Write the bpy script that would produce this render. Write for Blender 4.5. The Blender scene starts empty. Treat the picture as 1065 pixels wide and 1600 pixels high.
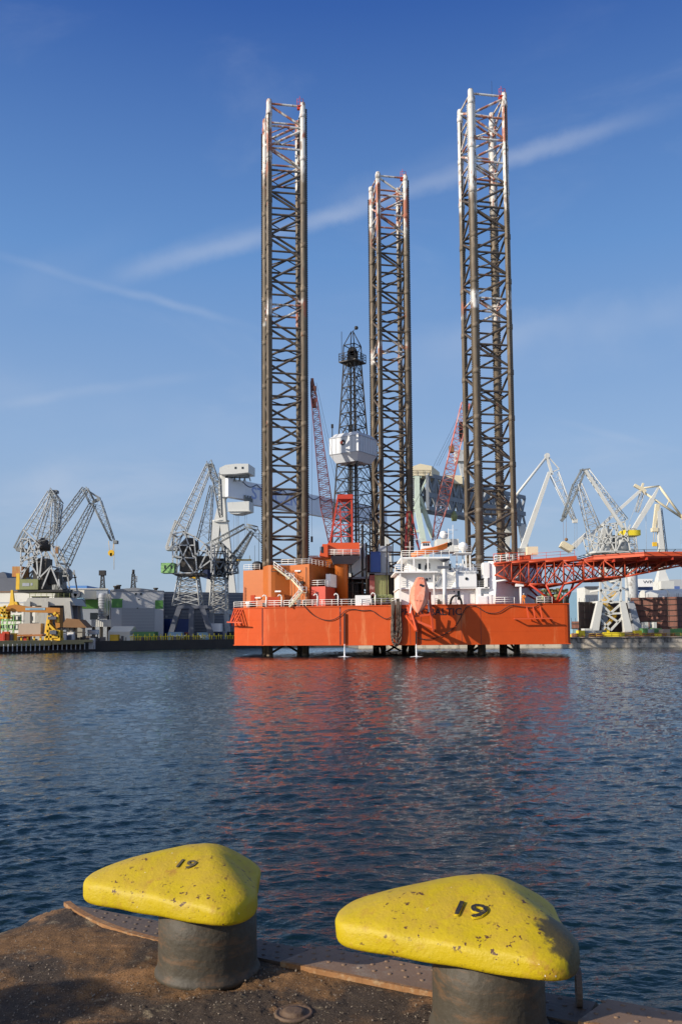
import bpy, math, random
import numpy as np
from mathutils import Vector, Matrix
random.seed(7)
SC = bpy.context.scene
COL = SC.collection

# ------------------------------------------------------------------ camera
F, CX, CY, W0, H0 = 1380.0, 532.5, 881.0, 1065.0, 1600.0
TILT, ROLL, EYE = math.radians(4.46), -0.0078, Vector((0, 0, 4.3))
RCAM = (Matrix.Rotation(math.pi/2+TILT, 3, 'X') @ Matrix.Rotation(ROLL, 3, 'Z'))
cam_d = bpy.data.cameras.new('camera'); cam = bpy.data.objects.new('camera', cam_d); COL.objects.link(cam)
cam.location = EYE; cam.rotation_euler = RCAM.to_euler()
cam_d.sensor_fit = 'VERTICAL'; cam_d.sensor_height = 36; cam_d.sensor_width = 24
cam_d.lens = F/H0*36; cam_d.shift_y = (CY-H0/2)/H0; cam_d.shift_x = 0
cam_d.clip_start = 0.1; cam_d.clip_end = 6000
SC.camera = cam
def ray(px, py): return RCAM @ Vector(((px-CX)/F, -(py-CY)/F, -1))
def P(px, py, Y):
    d = ray(px, py); return EYE + d*(Y/d.y)
def G(px, py, z):
    d = ray(px, py); return EYE + d*((z-EYE.z)/d.z)

# ------------------------------------------------------------------ world and sun
SUNV = Vector((-0.84, -0.46, 0.40)).normalized()
wd = bpy.data.worlds.new('World'); SC.world = wd; wd.use_nodes = True
nt = wd.node_tree; N = nt.nodes; L = nt.links
bg = N['Background']
sky = N.new('ShaderNodeTexSky'); sky.sky_type = 'NISHITA'; sky.sun_disc = False
sky.sun_elevation = math.asin(SUNV.z); sky.sun_rotation = math.atan2(SUNV.x, SUNV.y)
sky.altitude = 0; sky.air_density = 1.0; sky.dust_density = 0.6; sky.ozone_density = 3.0
def wnode(op, a, b=None, c=None, clamp=False):
    n = N.new('ShaderNodeMath'); n.operation = op; n.use_clamp = clamp
    for i, v in enumerate((a, b, c)):
        if v is None: continue
        if isinstance(v, (int, float)): n.inputs[i].default_value = v
        else: L.new(v, n.inputs[i])
    return n.outputs[0]
tc = N.new('ShaderNodeTexCoord'); DIR = tc.outputs['Generated']
def wnoise(scale, detail=5, rough=.55, stretch=None, dist=0):
    src = DIR
    if stretch:
        mp = N.new('ShaderNodeMapping'); mp.inputs['Scale'].default_value = stretch[0]; mp.inputs['Rotation'].default_value = stretch[1]
        L.new(DIR, mp.inputs['Vector']); src = mp.outputs[0]
    n = N.new('ShaderNodeTexNoise'); n.inputs['Scale'].default_value = scale; n.inputs['Detail'].default_value = detail
    n.inputs['Roughness'].default_value = rough; n.inputs['Distortion'].default_value = dist
    L.new(src, n.inputs['Vector']); return n.outputs['Fac']
def sstep(v, a, b):
    n = N.new('ShaderNodeMapRange'); n.interpolation_type = 'SMOOTHSTEP'
    L.new(v, n.inputs['Value']); n.inputs['From Min'].default_value = a; n.inputs['From Max'].default_value = b
    return n.outputs[0]
def dotc(vec):
    n = N.new('ShaderNodeVectorMath'); n.operation = 'DOT_PRODUCT'; L.new(DIR, n.inputs[0]); n.inputs[1].default_value = vec
    return n.outputs['Value']
warp = wnoise(6, 3); fine = wnoise(28, 6, .65)
def streak(p0, p1, width, amp, side=0.0, wob=.012, keep=.25):
    """a contrail: a band round the great circle through two directions of the sky"""
    a, b = ray(*p0).normalized(), ray(*p1).normalized()
    n = a.cross(b).normalized(); u = a; v = n.cross(a)
    d = wnode('ADD', dotc(n), wnode('MULTIPLY', wnode('SUBTRACT', warp, .5), wob))
    d = wnode('ADD', d, wnode('MULTIPLY', wnode('SUBTRACT', fine, .5), width*.9))
    m = wnode('SUBTRACT', 1, sstep(wnode('ABSOLUTE', d), 0, width))
    ang = wnode('ARCTAN2', dotc(v), dotc(u)); L1 = math.acos(max(-1, min(1, a.dot(b))))
    fade = wnode('MULTIPLY', sstep(ang, -.04, .10), wnode('SUBTRACT', 1, sstep(ang, L1-.12, L1+.06)))
    patch = sstep(wnoise(9, 2), .3, .62)
    return wnode('MULTIPLY', wnode('MULTIPLY', m, fade), wnode('MULTIPLY', wnode('ADD', wnode('MULTIPLY', patch, 1-keep), keep), amp))
masks = [streak((215, 432), (1010, 180), .014, .30, keep=.6, wob=.008),
         streak((510, 322), (770, 222), .022, .22),
         streak((0, 400), (420, 520), .007, .22),
         streak((100, 458), (420, 350), .016, .18),
         streak((-60, 775), (230, 752), .030, .30), streak((70, 740), (235, 695), .024, .30), streak((-60, 838), (150, 822), .016, .24), streak((560, 600), (1200, 470), .05, .10), streak((-200, 560), (480, 700), .04, .08),
         streak((0, 634), (300, 588), .009, .24),
         streak((0, 470), (180, 380), .030, .13),
         streak((640, 535), (1100, 480), .030, .17),
         streak((860, 655), (1065, 705), .006, .10)]
cir = wnode('MULTIPLY', sstep(wnoise(3.2, 7, .6, ((1, 1, 3.2), (0, .25, .3)), .6), .50, .88), .15)
el = N.new('ShaderNodeSeparateXYZ'); L.new(DIR, el.inputs[0])
low = wnode('SUBTRACT', 1, sstep(el.outputs['Z'], .04, .30))
puff = wnode('MULTIPLY', wnode('MULTIPLY', sstep(wnoise(4.0, 6, .6, ((1, 1, 4.5), (0, .05, .9)), .4), .46, .72), low), .32)
acc = wnode('ADD', cir, puff)
for m in masks: acc = wnode('ADD', acc, m)
acc = wnode('MINIMUM', acc, .75)
# a little more blue in the upper sky, a little less white at the horizon
hs = N.new('ShaderNodeHueSaturation'); hs.inputs['Saturation'].default_value = 1.12; hs.inputs['Value'].default_value = 1.0
L.new(sky.outputs[0], hs.inputs['Color'])
glow = wnode('MULTIPLY', wnode('POWER', sstep(dotc(tuple(SUNV)), -.0+.15, 1.0), 1.3), .60/.09)  # sky brightened toward the unseen sun, added as fill for shaded faces
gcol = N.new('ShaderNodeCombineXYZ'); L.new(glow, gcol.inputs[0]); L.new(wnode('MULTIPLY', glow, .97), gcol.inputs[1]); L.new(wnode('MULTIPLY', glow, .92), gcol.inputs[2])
mix = N.new('ShaderNodeMix'); mix.data_type = 'RGBA'; L.new(acc, mix.inputs['Factor'])
STR = .09
rmp = N.new('ShaderNodeValToRGB'); L.new(el.outputs['Z'], rmp.inputs[0])
stops = [(0, (.40, .50, .64)), (.10, (.36, .49, .68)), (.207, (.305, .46, .715)), (.40, (.145, .312, .65)), (.60, (.038, .120, .425)), (1, (.022, .085, .28))]
for i, (p_, c_) in enumerate(stops):
    e_ = rmp.color_ramp.elements[i] if i < 2 else rmp.color_ramp.elements.new(p_)
    e_.position = p_; e_.color = (*c_, 1)
sca = N.new('ShaderNodeVectorMath'); sca.operation = 'SCALE'; L.new(rmp.outputs[0], sca.inputs[0]); sca.inputs['Scale'].default_value = .87/STR
mxs = N.new('ShaderNodeMix'); mxs.data_type = 'RGBA'; mxs.inputs['Factor'].default_value = .85
L.new(hs.outputs[0], mxs.inputs['A']); L.new(sca.outputs[0], mxs.inputs['B'])
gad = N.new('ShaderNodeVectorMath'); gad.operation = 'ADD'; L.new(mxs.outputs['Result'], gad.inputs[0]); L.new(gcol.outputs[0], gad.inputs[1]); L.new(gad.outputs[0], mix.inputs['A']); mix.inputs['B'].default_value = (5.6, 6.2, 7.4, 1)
L.new(mix.outputs['Result'], bg.inputs['Color']); bg.inputs['Strength'].default_value = STR
sun_d = bpy.data.lights.new('sun', 'SUN'); sun_d.energy = 4.7; sun_d.angle = math.radians(.5); sun_d.color = (1, .90, .76)
sun = bpy.data.objects.new('sun', sun_d); COL.objects.link(sun)
sun.rotation_euler = SUNV.to_track_quat('Z', 'Y').to_euler(); sun.location = (-60, -30, 60)
vs = SC.view_settings; vs.view_transform = 'Standard'; vs.look = 'None'; vs.exposure = 0.2; vs.gamma = 1

# ------------------------------------------------------------------ materials
def M(name, col, rough=.6, metal=0., var=.18, scale=.6, dirt=None, damt=.5, dthr=.55, dstr=(1, 1, .2), dscale=1.2, bump=0., bscale=8., spec=.4):
    m = bpy.data.materials.new(name); m.use_nodes = True
    t = m.node_tree; n = t.nodes; l = t.links; b = n['Principled BSDF']
    b.inputs['Roughness'].default_value = rough; b.inputs['Metallic'].default_value = metal
    b.inputs['Specular IOR Level'].default_value = spec
    tx = n.new('ShaderNodeTexCoord')
    no = n.new('ShaderNodeTexNoise'); no.inputs['Scale'].default_value = scale; no.inputs['Detail'].default_value = 6; no.inputs['Roughness'].default_value = .65
    l.new(tx.outputs['Object'], no.inputs['Vector'])
    mx = n.new('ShaderNodeMix'); mx.data_type = 'RGBA'
    mx.inputs['A'].default_value = (*[c*(1-var) for c in col], 1); mx.inputs['B'].default_value = (*[min(1, c*(1+var)) for c in col], 1)
    l.new(no.outputs['Fac'], mx.inputs['Factor']); out = mx.outputs['Result']
    if dirt:
        mp = n.new('ShaderNodeMapping'); mp.inputs['Scale'].default_value = dstr; l.new(tx.outputs['Object'], mp.inputs['Vector'])
        d = n.new('ShaderNodeTexNoise'); d.inputs['Scale'].default_value = dscale; d.inputs['Detail'].default_value = 8; d.inputs['Roughness'].default_value = .7
        l.new(mp.outputs[0], d.inputs['Vector'])
        r = n.new('ShaderNodeMapRange'); r.interpolation_type = 'SMOOTHSTEP'
        r.inputs['From Min'].default_value = dthr; r.inputs['From Max'].default_value = dthr+.13; r.inputs['To Max'].default_value = damt
        l.new(d.outputs['Fac'], r.inputs['Value'])
        m2 = n.new('ShaderNodeMix'); m2.data_type = 'RGBA'; l.new(r.outputs[0], m2.inputs['Factor']); l.new(out, m2.inputs['A']); m2.inputs['B'].default_value = (*dirt, 1)
        out = m2.outputs['Result']
    l.new(out, b.inputs['Base Color'])
    if bump:
        bn = n.new('ShaderNodeTexNoise'); bn.inputs['Scale'].default_value = bscale; bn.inputs['Detail'].default_value = 6
        l.new(tx.outputs['Object'], bn.inputs['Vector'])
        bu = n.new('ShaderNodeBump'); bu.inputs['Strength'].default_value = 1; bu.inputs['Distance'].default_value = bump
        l.new(bn.outputs['Fac'], bu.inputs['Height']); l.new(bu.outputs[0], b.inputs['Normal'])
    return m
RUST = (.12, .045, .02)
m_hull = M('hull_orange', (.48, .066, .009), .5, var=.16, scale=.35, dirt=(.60, .20, .075), damt=.6, dthr=.56, dstr=(1, 1, .10), dscale=.6, bump=.03, bscale=.8, spec=.22)
m_orange = M('deckhouse_orange', (.42, .108, .014), .5, var=.14, scale=.3, dirt=(.55, .25, .10), damt=.3, dthr=.6)
m_truss = M('helideck_red', (.44, .058, .018), .5, var=.2, scale=.6, dirt=(.2, .05, .02), damt=.5, dthr=.58)
m_redorange = M('red_orange_paint', (.54, .075, .022), .5, var=.12, scale=.6, dirt=(.25, .05, .02), damt=.5, dthr=.6)
m_red = M('red_paint', (.48, .045, .02), .5, var=.15, dirt=RUST, damt=.5, dthr=.58)
m_darkred = M('dark_red_lattice', (.16, .035, .03), .6, var=.3, scale=.5, dirt=(.5, .35, .32), damt=.6, dthr=.58, dstr=(.5, .5, .5))
m_pinkred = M('faded_red_white_lattice', (.50, .13, .10), .6, var=.2, scale=.3, dirt=(.70, .60, .58), damt=.85, dthr=.5, dstr=(.3, .3, .35), dscale=.8)
m_white = M('ship_white', (.84, .83, .80), .5, var=.05, dirt=(.50, .36, .24), damt=.45, dthr=.62, dscale=1.0)
m_rail = M('rail_white', (.78, .76, .72), .5, var=.06)
m_black = M('black_steel', (.022, .021, .021), .6, var=.3)
m_dark = M('dark_weathered_steel', (.050, .044, .038), .65, var=.35, scale=.5, dirt=(.12, .06, .03), damt=.6, dthr=.58)
m_grey = M('grey_paint', (.34, .36, .39), .6, var=.1, dirt=(.2, .18, .16), damt=.4)
m_dgrey = M('dark_grey_paint', (.10, .11, .135), .6, var=.15)
m_cgrey = M('crane_grey', (.44, .45, .44), .6, var=.22, scale=.3, dirt=(.14, .12, .10), damt=.75, dthr=.52, dstr=(.6, .6, .5))
m_cdark = M('crane_dark_grey', (.20, .215, .215), .6, var=.25, scale=.3, dirt=(.08, .07, .06), damt=.7, dthr=.52)
m_cwhite = M('crane_white', (.58, .58, .54), .55, var=.1, scale=.2, dirt=(.36, .30, .22), damt=.5, dthr=.58, dstr=(.6, .6, .3))
m_beam = M('gantry_grey', (.72, .74, .78), .6, var=.08, scale=.12, dirt=(.36, .36, .37), damt=.5, dthr=.58)
m_green = M('green_paint', (.13, .30, .10), .55, var=.15)
m_lgreen = M('light_green_paint', (.28, .52, .18), .55, var=.1)
m_shedgreen = M('cladding_green', (.10, .26, .06), .55, var=.1)
m_olive = M('olive_paint', (.22, .24, .10), .55, var=.15, dirt=(.10, .09, .05), damt=.5)
m_pgreen = M('pale_green_paint', (.52, .60, .50), .6, var=.1, dirt=(.3, .3, .25), damt=.4)
m_beige = M('beige_paint', (.66, .58, .40), .6, var=.1)
m_blue = M('container_blue', (.035, .075, .26), .5, var=.12)
m_navy = M('navy_paint', (.03, .045, .11), .55, var=.15)
m_lblue = M('pale_blue_paint', (.26, .42, .52), .5, var=.1)
m_skyblue = M('roof_blue', (.10, .25, .55), .5, var=.1)
m_bframe = M('frame_blue', (.09, .15, .36), .5, var=.15)
m_yellow = M('machine_yellow', (.72, .44, .03), .5, var=.15, dirt=(.3, .15, .04), damt=.5, dthr=.58)
m_ochre = M('ochre_beam', (.42, .17, .02), .55, var=.12)
m_clad = M('grey_cladding', (.42, .43, .44), .6, var=.05, scale=.1)
m_clad2 = M('grey_door_cladding', (.30, .31, .32), .6, var=.06, scale=.1)
m_cream = M('cream_wall', (.70, .67, .58), .7, var=.08, scale=.2, dirt=(.4, .37, .3), damt=.5)
m_tent = M('tent_canvas', (.78, .70, .55), .8, var=.05)
m_brownhull = M('primer_brown', (.20, .085, .060), .75, var=.25, scale=.4, dirt=(.10, .05, .04), damt=.6, dthr=.52)
m_conc = M('pale_concrete', (.46, .41, .33), .85, var=.3, scale=.35, dirt=(.10, .085, .065), damt=.8, dthr=.52, dstr=(1, 1, .5), dscale=.5)
m_darkconc = M('wet_dark_concrete', (.055, .05, .042), .8, var=.35, scale=.5)
m_ground = M('yard_asphalt', (.16, .15, .135), .9, var=.3, scale=.08)
m_glass = M('dark_glass', (.02, .025, .03), .1, var=.05)
m_lattext = M('lettering_dark', (.012, .010, .018), .6, var=.2)
m_bluetext = M('lettering_faded_blue', (.30, .38, .64), .6, var=.15)
m_whitetext = M('lettering_white', (.8, .8, .8), .6, var=.03)
m_skin = M('skin', (.45, .25, .17), .6, var=.05)
m_hivis = M('orange_workwear', (.85, .26, .03), .7, var=.1)
m_rope = M('grey_hose', (.13, .10, .08), .7, var=.4, scale=2)
m_roof = M('roof_felt', (.12, .12, .13), .8, var=.2, scale=.2)
m_brown = M('brown_wood', (.24, .13, .06), .8, var=.2)
m_tan = M('tan_block', (.42, .33, .25), .8, var=.1)
m_boat = M('lifeboat_faded_orange', (.72, .24, .14), .55, var=.1, scale=.8, dirt=(.74, .40, .27), damt=.7, dthr=.5, dscale=1.0)
m_boat2 = M('boat_orange', (.80, .20, .03), .45, var=.08)
m_vivid = M('signal_yellow', (.80, .62, .03), .5, var=.1)

def legmat(name, z0, z1, whiteness, lo=(.05, .040, .030), hi=(.24, .188, .130)):
    m = bpy.data.materials.new(name); m.use_nodes = True
    t = m.node_tree; n = t.nodes; l = t.links; b = n['Principled BSDF']; b.inputs['Roughness'].default_value = .62; b.inputs['Specular IOR Level'].default_value = .35
    tx = n.new('ShaderNodeTexCoord'); sp = n.new('ShaderNodeSeparateXYZ'); l.new(tx.outputs['Object'], sp.inputs[0])
    def noise(scale, st, det=5):
        mp = n.new('ShaderNodeMapping'); mp.inputs['Scale'].default_value = st; l.new(tx.outputs['Object'], mp.inputs['Vector'])
        k = n.new('ShaderNodeTexNoise'); k.inputs['Scale'].default_value = scale; k.inputs['Detail'].default_value = det; k.inputs['Roughness'].default_value = .6
        l.new(mp.outputs[0], k.inputs['Vector']); return k.outputs['Fac']
    def rng(v, a, c, lo=0, hi=1):
        k = n.new('ShaderNodeMapRange'); k.interpolation_type = 'SMOOTHSTEP'; l.new(v, k.inputs['Value'])
        k.inputs['From Min'].default_value = a; k.inputs['From Max'].default_value = c; k.inputs['To Min'].default_value = lo; k.inputs['To Max'].default_value = hi; return k.outputs[0]
    def mth(op, a, c):
        k = n.new('ShaderNodeMath'); k.operation = op; k.use_clamp = True
        for i, v in enumerate((a, c)):
            if isinstance(v, (int, float)): k.inputs[i].default_value = v
            else: l.new(v, k.inputs[i])
        return k.outputs[0]
    def mixc(f, A, B):
        k = n.new('ShaderNodeMix'); k.data_type = 'RGBA'; l.new(f, k.inputs['Factor'])
        for s, v in (('A', A), ('B', B)):
            if isinstance(v, tuple): k.inputs[s].default_value = (*v, 1)
            else: l.new(v, k.inputs[s])
        return k.outputs['Result']
    base = mixc(noise(1.0, (1, 1, .35)), lo, hi)
    base = mixc(rng(noise(.6, (1, 1, .5)), .56, .66, 0, .8), base, hi)
    base = mixc(rng(noise(.9, (1, 1, .6)), .64, .70, 0, .7), base, (.22, .07, .03))
    red = mixc(rng(noise(.35, (1.2, 1.2, .55)), .47-.12*whiteness, .55-.12*whiteness), (.34, .125, .075), (.56, .54, .50))
    red = mixc(rng(noise(1.3, (1, 1, .4)), .55, .63, 0, .85), red, (.20, .14, .10))
    red = mixc(rng(noise(2.3, (1, 1, .3)), .60, .66, 0, .8), red, (.36, .13, .075))
    zz = mth('ADD', rng(sp.outputs['Z'], z0, z1, 0, 1), 0)
    f = mth('ADD', mth('MULTIPLY', zz, 1.25), mth('MULTIPLY', mth('SUBTRACT', noise(.5, (1, 1, .35)), .42), 1.4))
    f = mth('MULTIPLY', rng(f, .45, .8), rng(sp.outputs['Z'], z0-8, z0+4))
    band = mth('MULTIPLY', rng(sp.outputs['Z'], 66.2, 66.8), rng(sp.outputs['Z'], 69.5, 70.5, 1, 0))
    f = mth('MAXIMUM', f, mth('MULTIPLY', band, rng(noise(.5, (1, 1, .3)), .40, .50)))
    l.new(mixc(f, base, red), b.inputs['Base Color'])
    return m
m_leg = legmat('leg_weathered', 84, 112, .30)
m_leg2 = legmat('leg_weathered_white', 76, 104, .9)
DK = dict(lo=(.025, .021, .018), hi=(.13, .10, .075))
m_brace = legmat('brace_weathered', 86, 114, .1, **DK)
m_brace2 = legmat('brace_weathered_red', 83, 108, .25, **DK)
m_rack = M('rack_dark', (.030, .026, .024), .55, var=.35, scale=.4)

# ------------------------------------------------------------------ mesh helpers
ORG = {}
class MB:
    def __init__(s): s.v = []; s.f = []; s.sm = []
    def _add(s, vs_, fs, smooth=False):
        k = len(s.v); s.v += [tuple(x) for x in vs_]
        for f in fs: s.f.append(tuple(i+k for i in f)); s.sm.append(smooth)
        return s
    def obb(s, c, ax, ay, az):
        c, ax, ay, az = map(Vector, (c, ax, ay, az))
        vs_ = [c+ax*i+ay*j+az*k for k in (-1, 1) for j in (-1, 1) for i in (-1, 1)]
        return s._add(vs_, [(0, 2, 3, 1), (4, 5, 7, 6), (0, 1, 5, 4), (2, 6, 7, 3), (0, 4, 6, 2), (1, 3, 7, 5)])
    def box(s, x0, x1, y0, y1, z0, z1):
        return s.obb(((x0+x1)/2, (y0+y1)/2, (z0+z1)/2), ((x1-x0)/2, 0, 0), (0, (y1-y0)/2, 0), (0, 0, (z1-z0)/2))
    def beam(s, p, q, w, h=None, up=(0, 0, 1)):
        p, q = Vector(p), Vector(q); d = (q-p); u = Vector(up)
        if abs(d.normalized().dot(u)) > .98: u = Vector((0, 1, 0))
        x = d.cross(u).normalized(); z = x.cross(d).normalized()
        return s.obb((p+q)/2, d/2, x*w/2, z*(h or w)/2)
    def taper(s, p, q, w0, w1, h0=None, h1=None, up=(0, 1, 0)):
        p, q = Vector(p), Vector(q); d = (q-p).normalized(); u = Vector(up)
        x = d.cross(u).normalized(); z = x.cross(d).normalized(); h0 = h0 or w0; h1 = h1 or w1
        vs_ = [c+x*w/2*i+z*h/2*j for c, w, h in ((p, w0, h0), (q, w1, h1)) for i, j in ((-1, -1), (1, -1), (1, 1), (-1, 1))]
        return s._add(vs_, [(3, 2, 1, 0), (4, 5, 6, 7), (0, 1, 5, 4), (1, 2, 6, 5), (2, 3, 7, 6), (3, 0, 4, 7)])
    def tube(s, p, q, r, r1=None, n=6, cap=True):
        p, q = Vector(p), Vector(q); d = (q-p)
        if d.length < 1e-5: return s
        d = d.normalized(); a = Vector((0, 0, 1)) if abs(d.z) < .9 else Vector((1, 0, 0))
        x = d.cross(a).normalized(); y = d.cross(x); r1 = r if r1 is None else r1
        vs_ = [c+(x*math.cos(2*math.pi*i/n)+y*math.sin(2*math.pi*i/n))*rr for c, rr in ((p, r), (q, r1)) for i in range(n)]
        s._add(vs_, [(i, n+i, n+(i+1) % n, (i+1) % n) for i in range(n)], True)
        if cap:
            k = len(s.v)-2*n
            s.f.append(tuple(k+i for i in range(n))); s.sm.append(False)
            s.f.append(tuple(k+n+i for i in reversed(range(n)))); s.sm.append(False)
        return s
    def path(s, pts, r, n=5):
        for a, b in zip(pts[:-1], pts[1:]): s.tube(a, b, r, n=n)
        return s
    def prism(s, pts, z0, z1, top=None):
        n = len(pts); top = top or pts
        vs_ = [(p[0], p[1], z0 if len(p) < 3 else p[2]) for p in pts]+[(p[0], p[1], z1 if len(p) < 3 else p[2]) for p in top]
        return s._add(vs_, [tuple(reversed(range(n))), tuple(n+i for i in range(n))]+[(i, (i+1) % n, n+(i+1) % n, n+i) for i in range(n)])
    def extr(s, pts, vec):
        vec = Vector(vec); n = len(pts); pts = [Vector(p) for p in pts]
        return s._add(pts+[p+vec for p in pts], [tuple(reversed(range(n))), tuple(n+i for i in range(n))]+[(i, (i+1) % n, n+(i+1) % n, n+i) for i in range(n)])
    def lathe(s, c, prof, n=16, axis=(0, 0, 1)):
        d = Vector(axis).normalized(); a = Vector((0, 0, 1)) if abs(d.z) < .9 else Vector((1, 0, 0))
        x = d.cross(a).normalized(); y = d.cross(x); c = Vector(c)
        vs_ = [c+d*z+(x*math.cos(2*math.pi*i/n)+y*math.sin(2*math.pi*i/n))*r for r, z in prof for i in range(n)]
        fs = [(k*n+i, k*n+(i+1) % n, (k+1)*n+(i+1) % n, (k+1)*n+i) for k in range(len(prof)-1) for i in range(n)]
        s._add(vs_, fs, True)
        k = len(s.v)-len(vs_)
        s.f.append(tuple(k+i for i in reversed(range(n)))); s.sm.append(False)
        s.f.append(tuple(k+(len(prof)-1)*n+i for i in range(n))); s.sm.append(False)
        return s
    def ball(s, c, r, n=10):
        m = n//2
        return s.lathe(c, [(max(.02*r, r*math.sin(math.pi*i/m)), -r*math.cos(math.pi*i/m)) for i in range(m+1)], n)
    def girder(s, p, q, w0, h0, w1, h1, n, rc, rb, side=(0, 1, 0), nt_=5, x=False):
        """box lattice from p to q: four chords, zigzag on four faces; w across (along side), h in plane"""
        p, q = Vector(p), Vector(q); d = (q-p).normalized(); sd = Vector(side); sd = (sd-d*sd.dot(d)).normalized(); up = sd.cross(d).normalized()
        def ring(t):
            c = p.lerp(q, t); w = w0+(w1-w0)*t; h = h0+(h1-h0)*t
            return [c+sd*w/2*i+up*h/2*j for i, j in ((-1, -1), (1, -1), (1, 1), (-1, 1))]
        R = [ring(i/n) for i in range(n+1)]
        for k in range(4): s.tube(R[0][k], R[-1][k], rc, n=nt_)
        for i in range(n):
            for k in range(4):
                k2 = (k+1) % 4
                a, b = (k, k2) if i % 2 else (k2, k)
                s.tube(R[i][a], R[i+1][b], rb, n=4, cap=False)
                if x: s.tube(R[i][b], R[i+1][a], rb, n=4, cap=False)
                s.tube(R[i+1][k], R[i+1][k2], rb, n=4, cap=False)
        return s
    def flat(s, p, q, w, rc, rb, n, side):
        """flat ladder lattice between two chords w apart along side"""
        p, q, sd = Vector(p), Vector(q), Vector(side).normalized()*w/2
        s.tube(p-sd, q-sd, rc, n=5); s.tube(p+sd, q+sd, rc, n=5)
        for i in range(n):
            a, b = p.lerp(q, i/n), p.lerp(q, (i+1)/n); e = 1 if i % 2 else -1
            s.tube(a+sd*e, b-sd*e, rb, n=4, cap=False); s.tube(b-sd, b+sd, rb, n=4, cap=False)
        return s
    def rail(s, pts, h=1.1, r=.035, step=1.8, bars=3):
        pts = [Vector(p) for p in pts]; U = Vector((0, 0, 1))
        for a, b in zip(pts[:-1], pts[1:]):
            for k in range(bars): s.tube(a+U*h*(k+1)/bars, b+U*h*(k+1)/bars, r, n=4)
            m = max(1, round((b-a).length/step))
            for i in range(m+1): c = a.lerp(b, i/m); s.tube(c, c+U*h, r*1.15, n=4)
        return s
    def build(s, name, mat, parent=None, loc=None, label=None):
        if parent is not None: o0 = ORG[parent.name]
        elif loc is not None: o0 = Vector(loc)
        else:
            A = np.array(s.v); mn, mx_ = A.min(0), A.max(0); o0 = Vector(((mn[0]+mx_[0])/2, (mn[1]+mx_[1])/2, mn[2]))
        me = bpy.data.meshes.new(name)
        me.from_pydata([(a[0]-o0.x, a[1]-o0.y, a[2]-o0.z) for a in s.v], [], s.f)
        me.polygons.foreach_set('use_smooth', s.sm)
        me.materials.append(mat); me.validate(); me.update()
        o = bpy.data.objects.new(name, me); COL.objects.link(o); ORG[o.name] = o0
        if parent is not None: o.parent = parent
        else: o.location = o0
        if label: o['label'] = label
        return o
def tag(o, label, cat, group=None):
    o['label'] = label; o['category'] = cat
    if group: o['group'] = group
    return o
def thing(name, label, cat, loc, group=None):
    o = bpy.data.objects.new(name, None); COL.objects.link(o); o.location = Vector(loc); ORG[o.name] = Vector(loc)
    o.empty_display_size = .5
    return tag(o, label, cat, group)
def struct(o, kind='structure'): o['kind'] = kind; return o
def text(body, size, org, xd, up, mat, parent, name, ext=.02, sx=1.0):
    cu = bpy.data.curves.new(name, 'FONT'); cu.body = body; cu.size = size; cu.extrude = ext; cu.resolution_u = 3; cu.offset = size*.012
    tmp = bpy.data.objects.new(name, cu); COL.objects.link(tmp)
    me = bpy.data.meshes.new_from_object(tmp.evaluated_get(bpy.context.evaluated_depsgraph_get()))
    bpy.data.objects.remove(tmp)
    xd, up = Vector(xd).normalized(), Vector(up); up = (up-xd*up.dot(xd)).normalized(); nz = xd.cross(up)
    o0 = ORG[parent.name]
    for v in me.vertices:
        w = Vector(org)+xd*v.co.x*sx+up*v.co.y+nz*v.co.z; v.co = w-o0
    me.materials.clear(); me.materials.append(mat)
    o = bpy.data.objects.new(name, me); COL.objects.link(o); o.parent = parent; ORG[o.name] = o0
    return o
def PX(px, Y, py=950): return P(px, py, Y).x
def quadbox(mb, x0, x1, y0, y1, Y, depth):
    """box whose front face fills a pixel rectangle at depth Y"""
    a, b = P(x0, y1, Y), P(x1, y0, Y)
    return mb.box(a.x, b.x, Y, Y+depth, a.z, b.z)

# ------------------------------------------------------------------ numpy noise
def vnoise(x, y, seed, per=256):
    r = np.random.RandomState(seed).rand(per, per)
    xi = np.floor(x).astype(int); yi = np.floor(y).astype(int); fx = x-xi; fy = y-yi
    fx = fx*fx*(3-2*fx); fy = fy*fy*(3-2*fy); g = lambda a, b: r[a % per, b % per]
    return (g(xi, yi)*(1-fx)+g(xi+1, yi)*fx)*(1-fy)+(g(xi, yi+1)*(1-fx)+g(xi+1, yi+1)*fx)*fy-.5
def fbm(x, y, seed, o=5, gain=.5):
    s = 0; a = 1; f = 1
    for k in range(o): s = s+a*vnoise(x*f+17.3*k, y*f+9.1*k, seed+k); a *= gain; f *= 2.03
    return s
def gridmesh(name, X, Y, Z, mat):
    nr, nc = X.shape; me = bpy.data.meshes.new(name)
    me.vertices.add(nr*nc); me.vertices.foreach_set('co', np.stack([X, Y, Z], -1).astype(np.float32).ravel())
    i = np.arange((nr-1)*(nc-1)); r, c = i//(nc-1), i % (nc-1); a = r*nc+c
    q = np.stack([a, a+1, a+nc+1, a+nc], -1).astype(np.int32)
    me.loops.add(q.size); me.loops.foreach_set('vertex_index', q.ravel())
    me.polygons.add(len(q)); me.polygons.foreach_set('loop_start', np.arange(0, q.size, 4, dtype=np.int32))
    me.polygons.foreach_set('loop_total', np.full(len(q), 4, np.int32)); me.polygons.foreach_set('use_smooth', np.ones(len(q), bool))
    me.update(calc_edges=True); me.validate(); me.materials.append(mat)
    o = bpy.data.objects.new(name, me); COL.objects.link(o); ORG[o.name] = Vector((0, 0, 0)); return o

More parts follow.
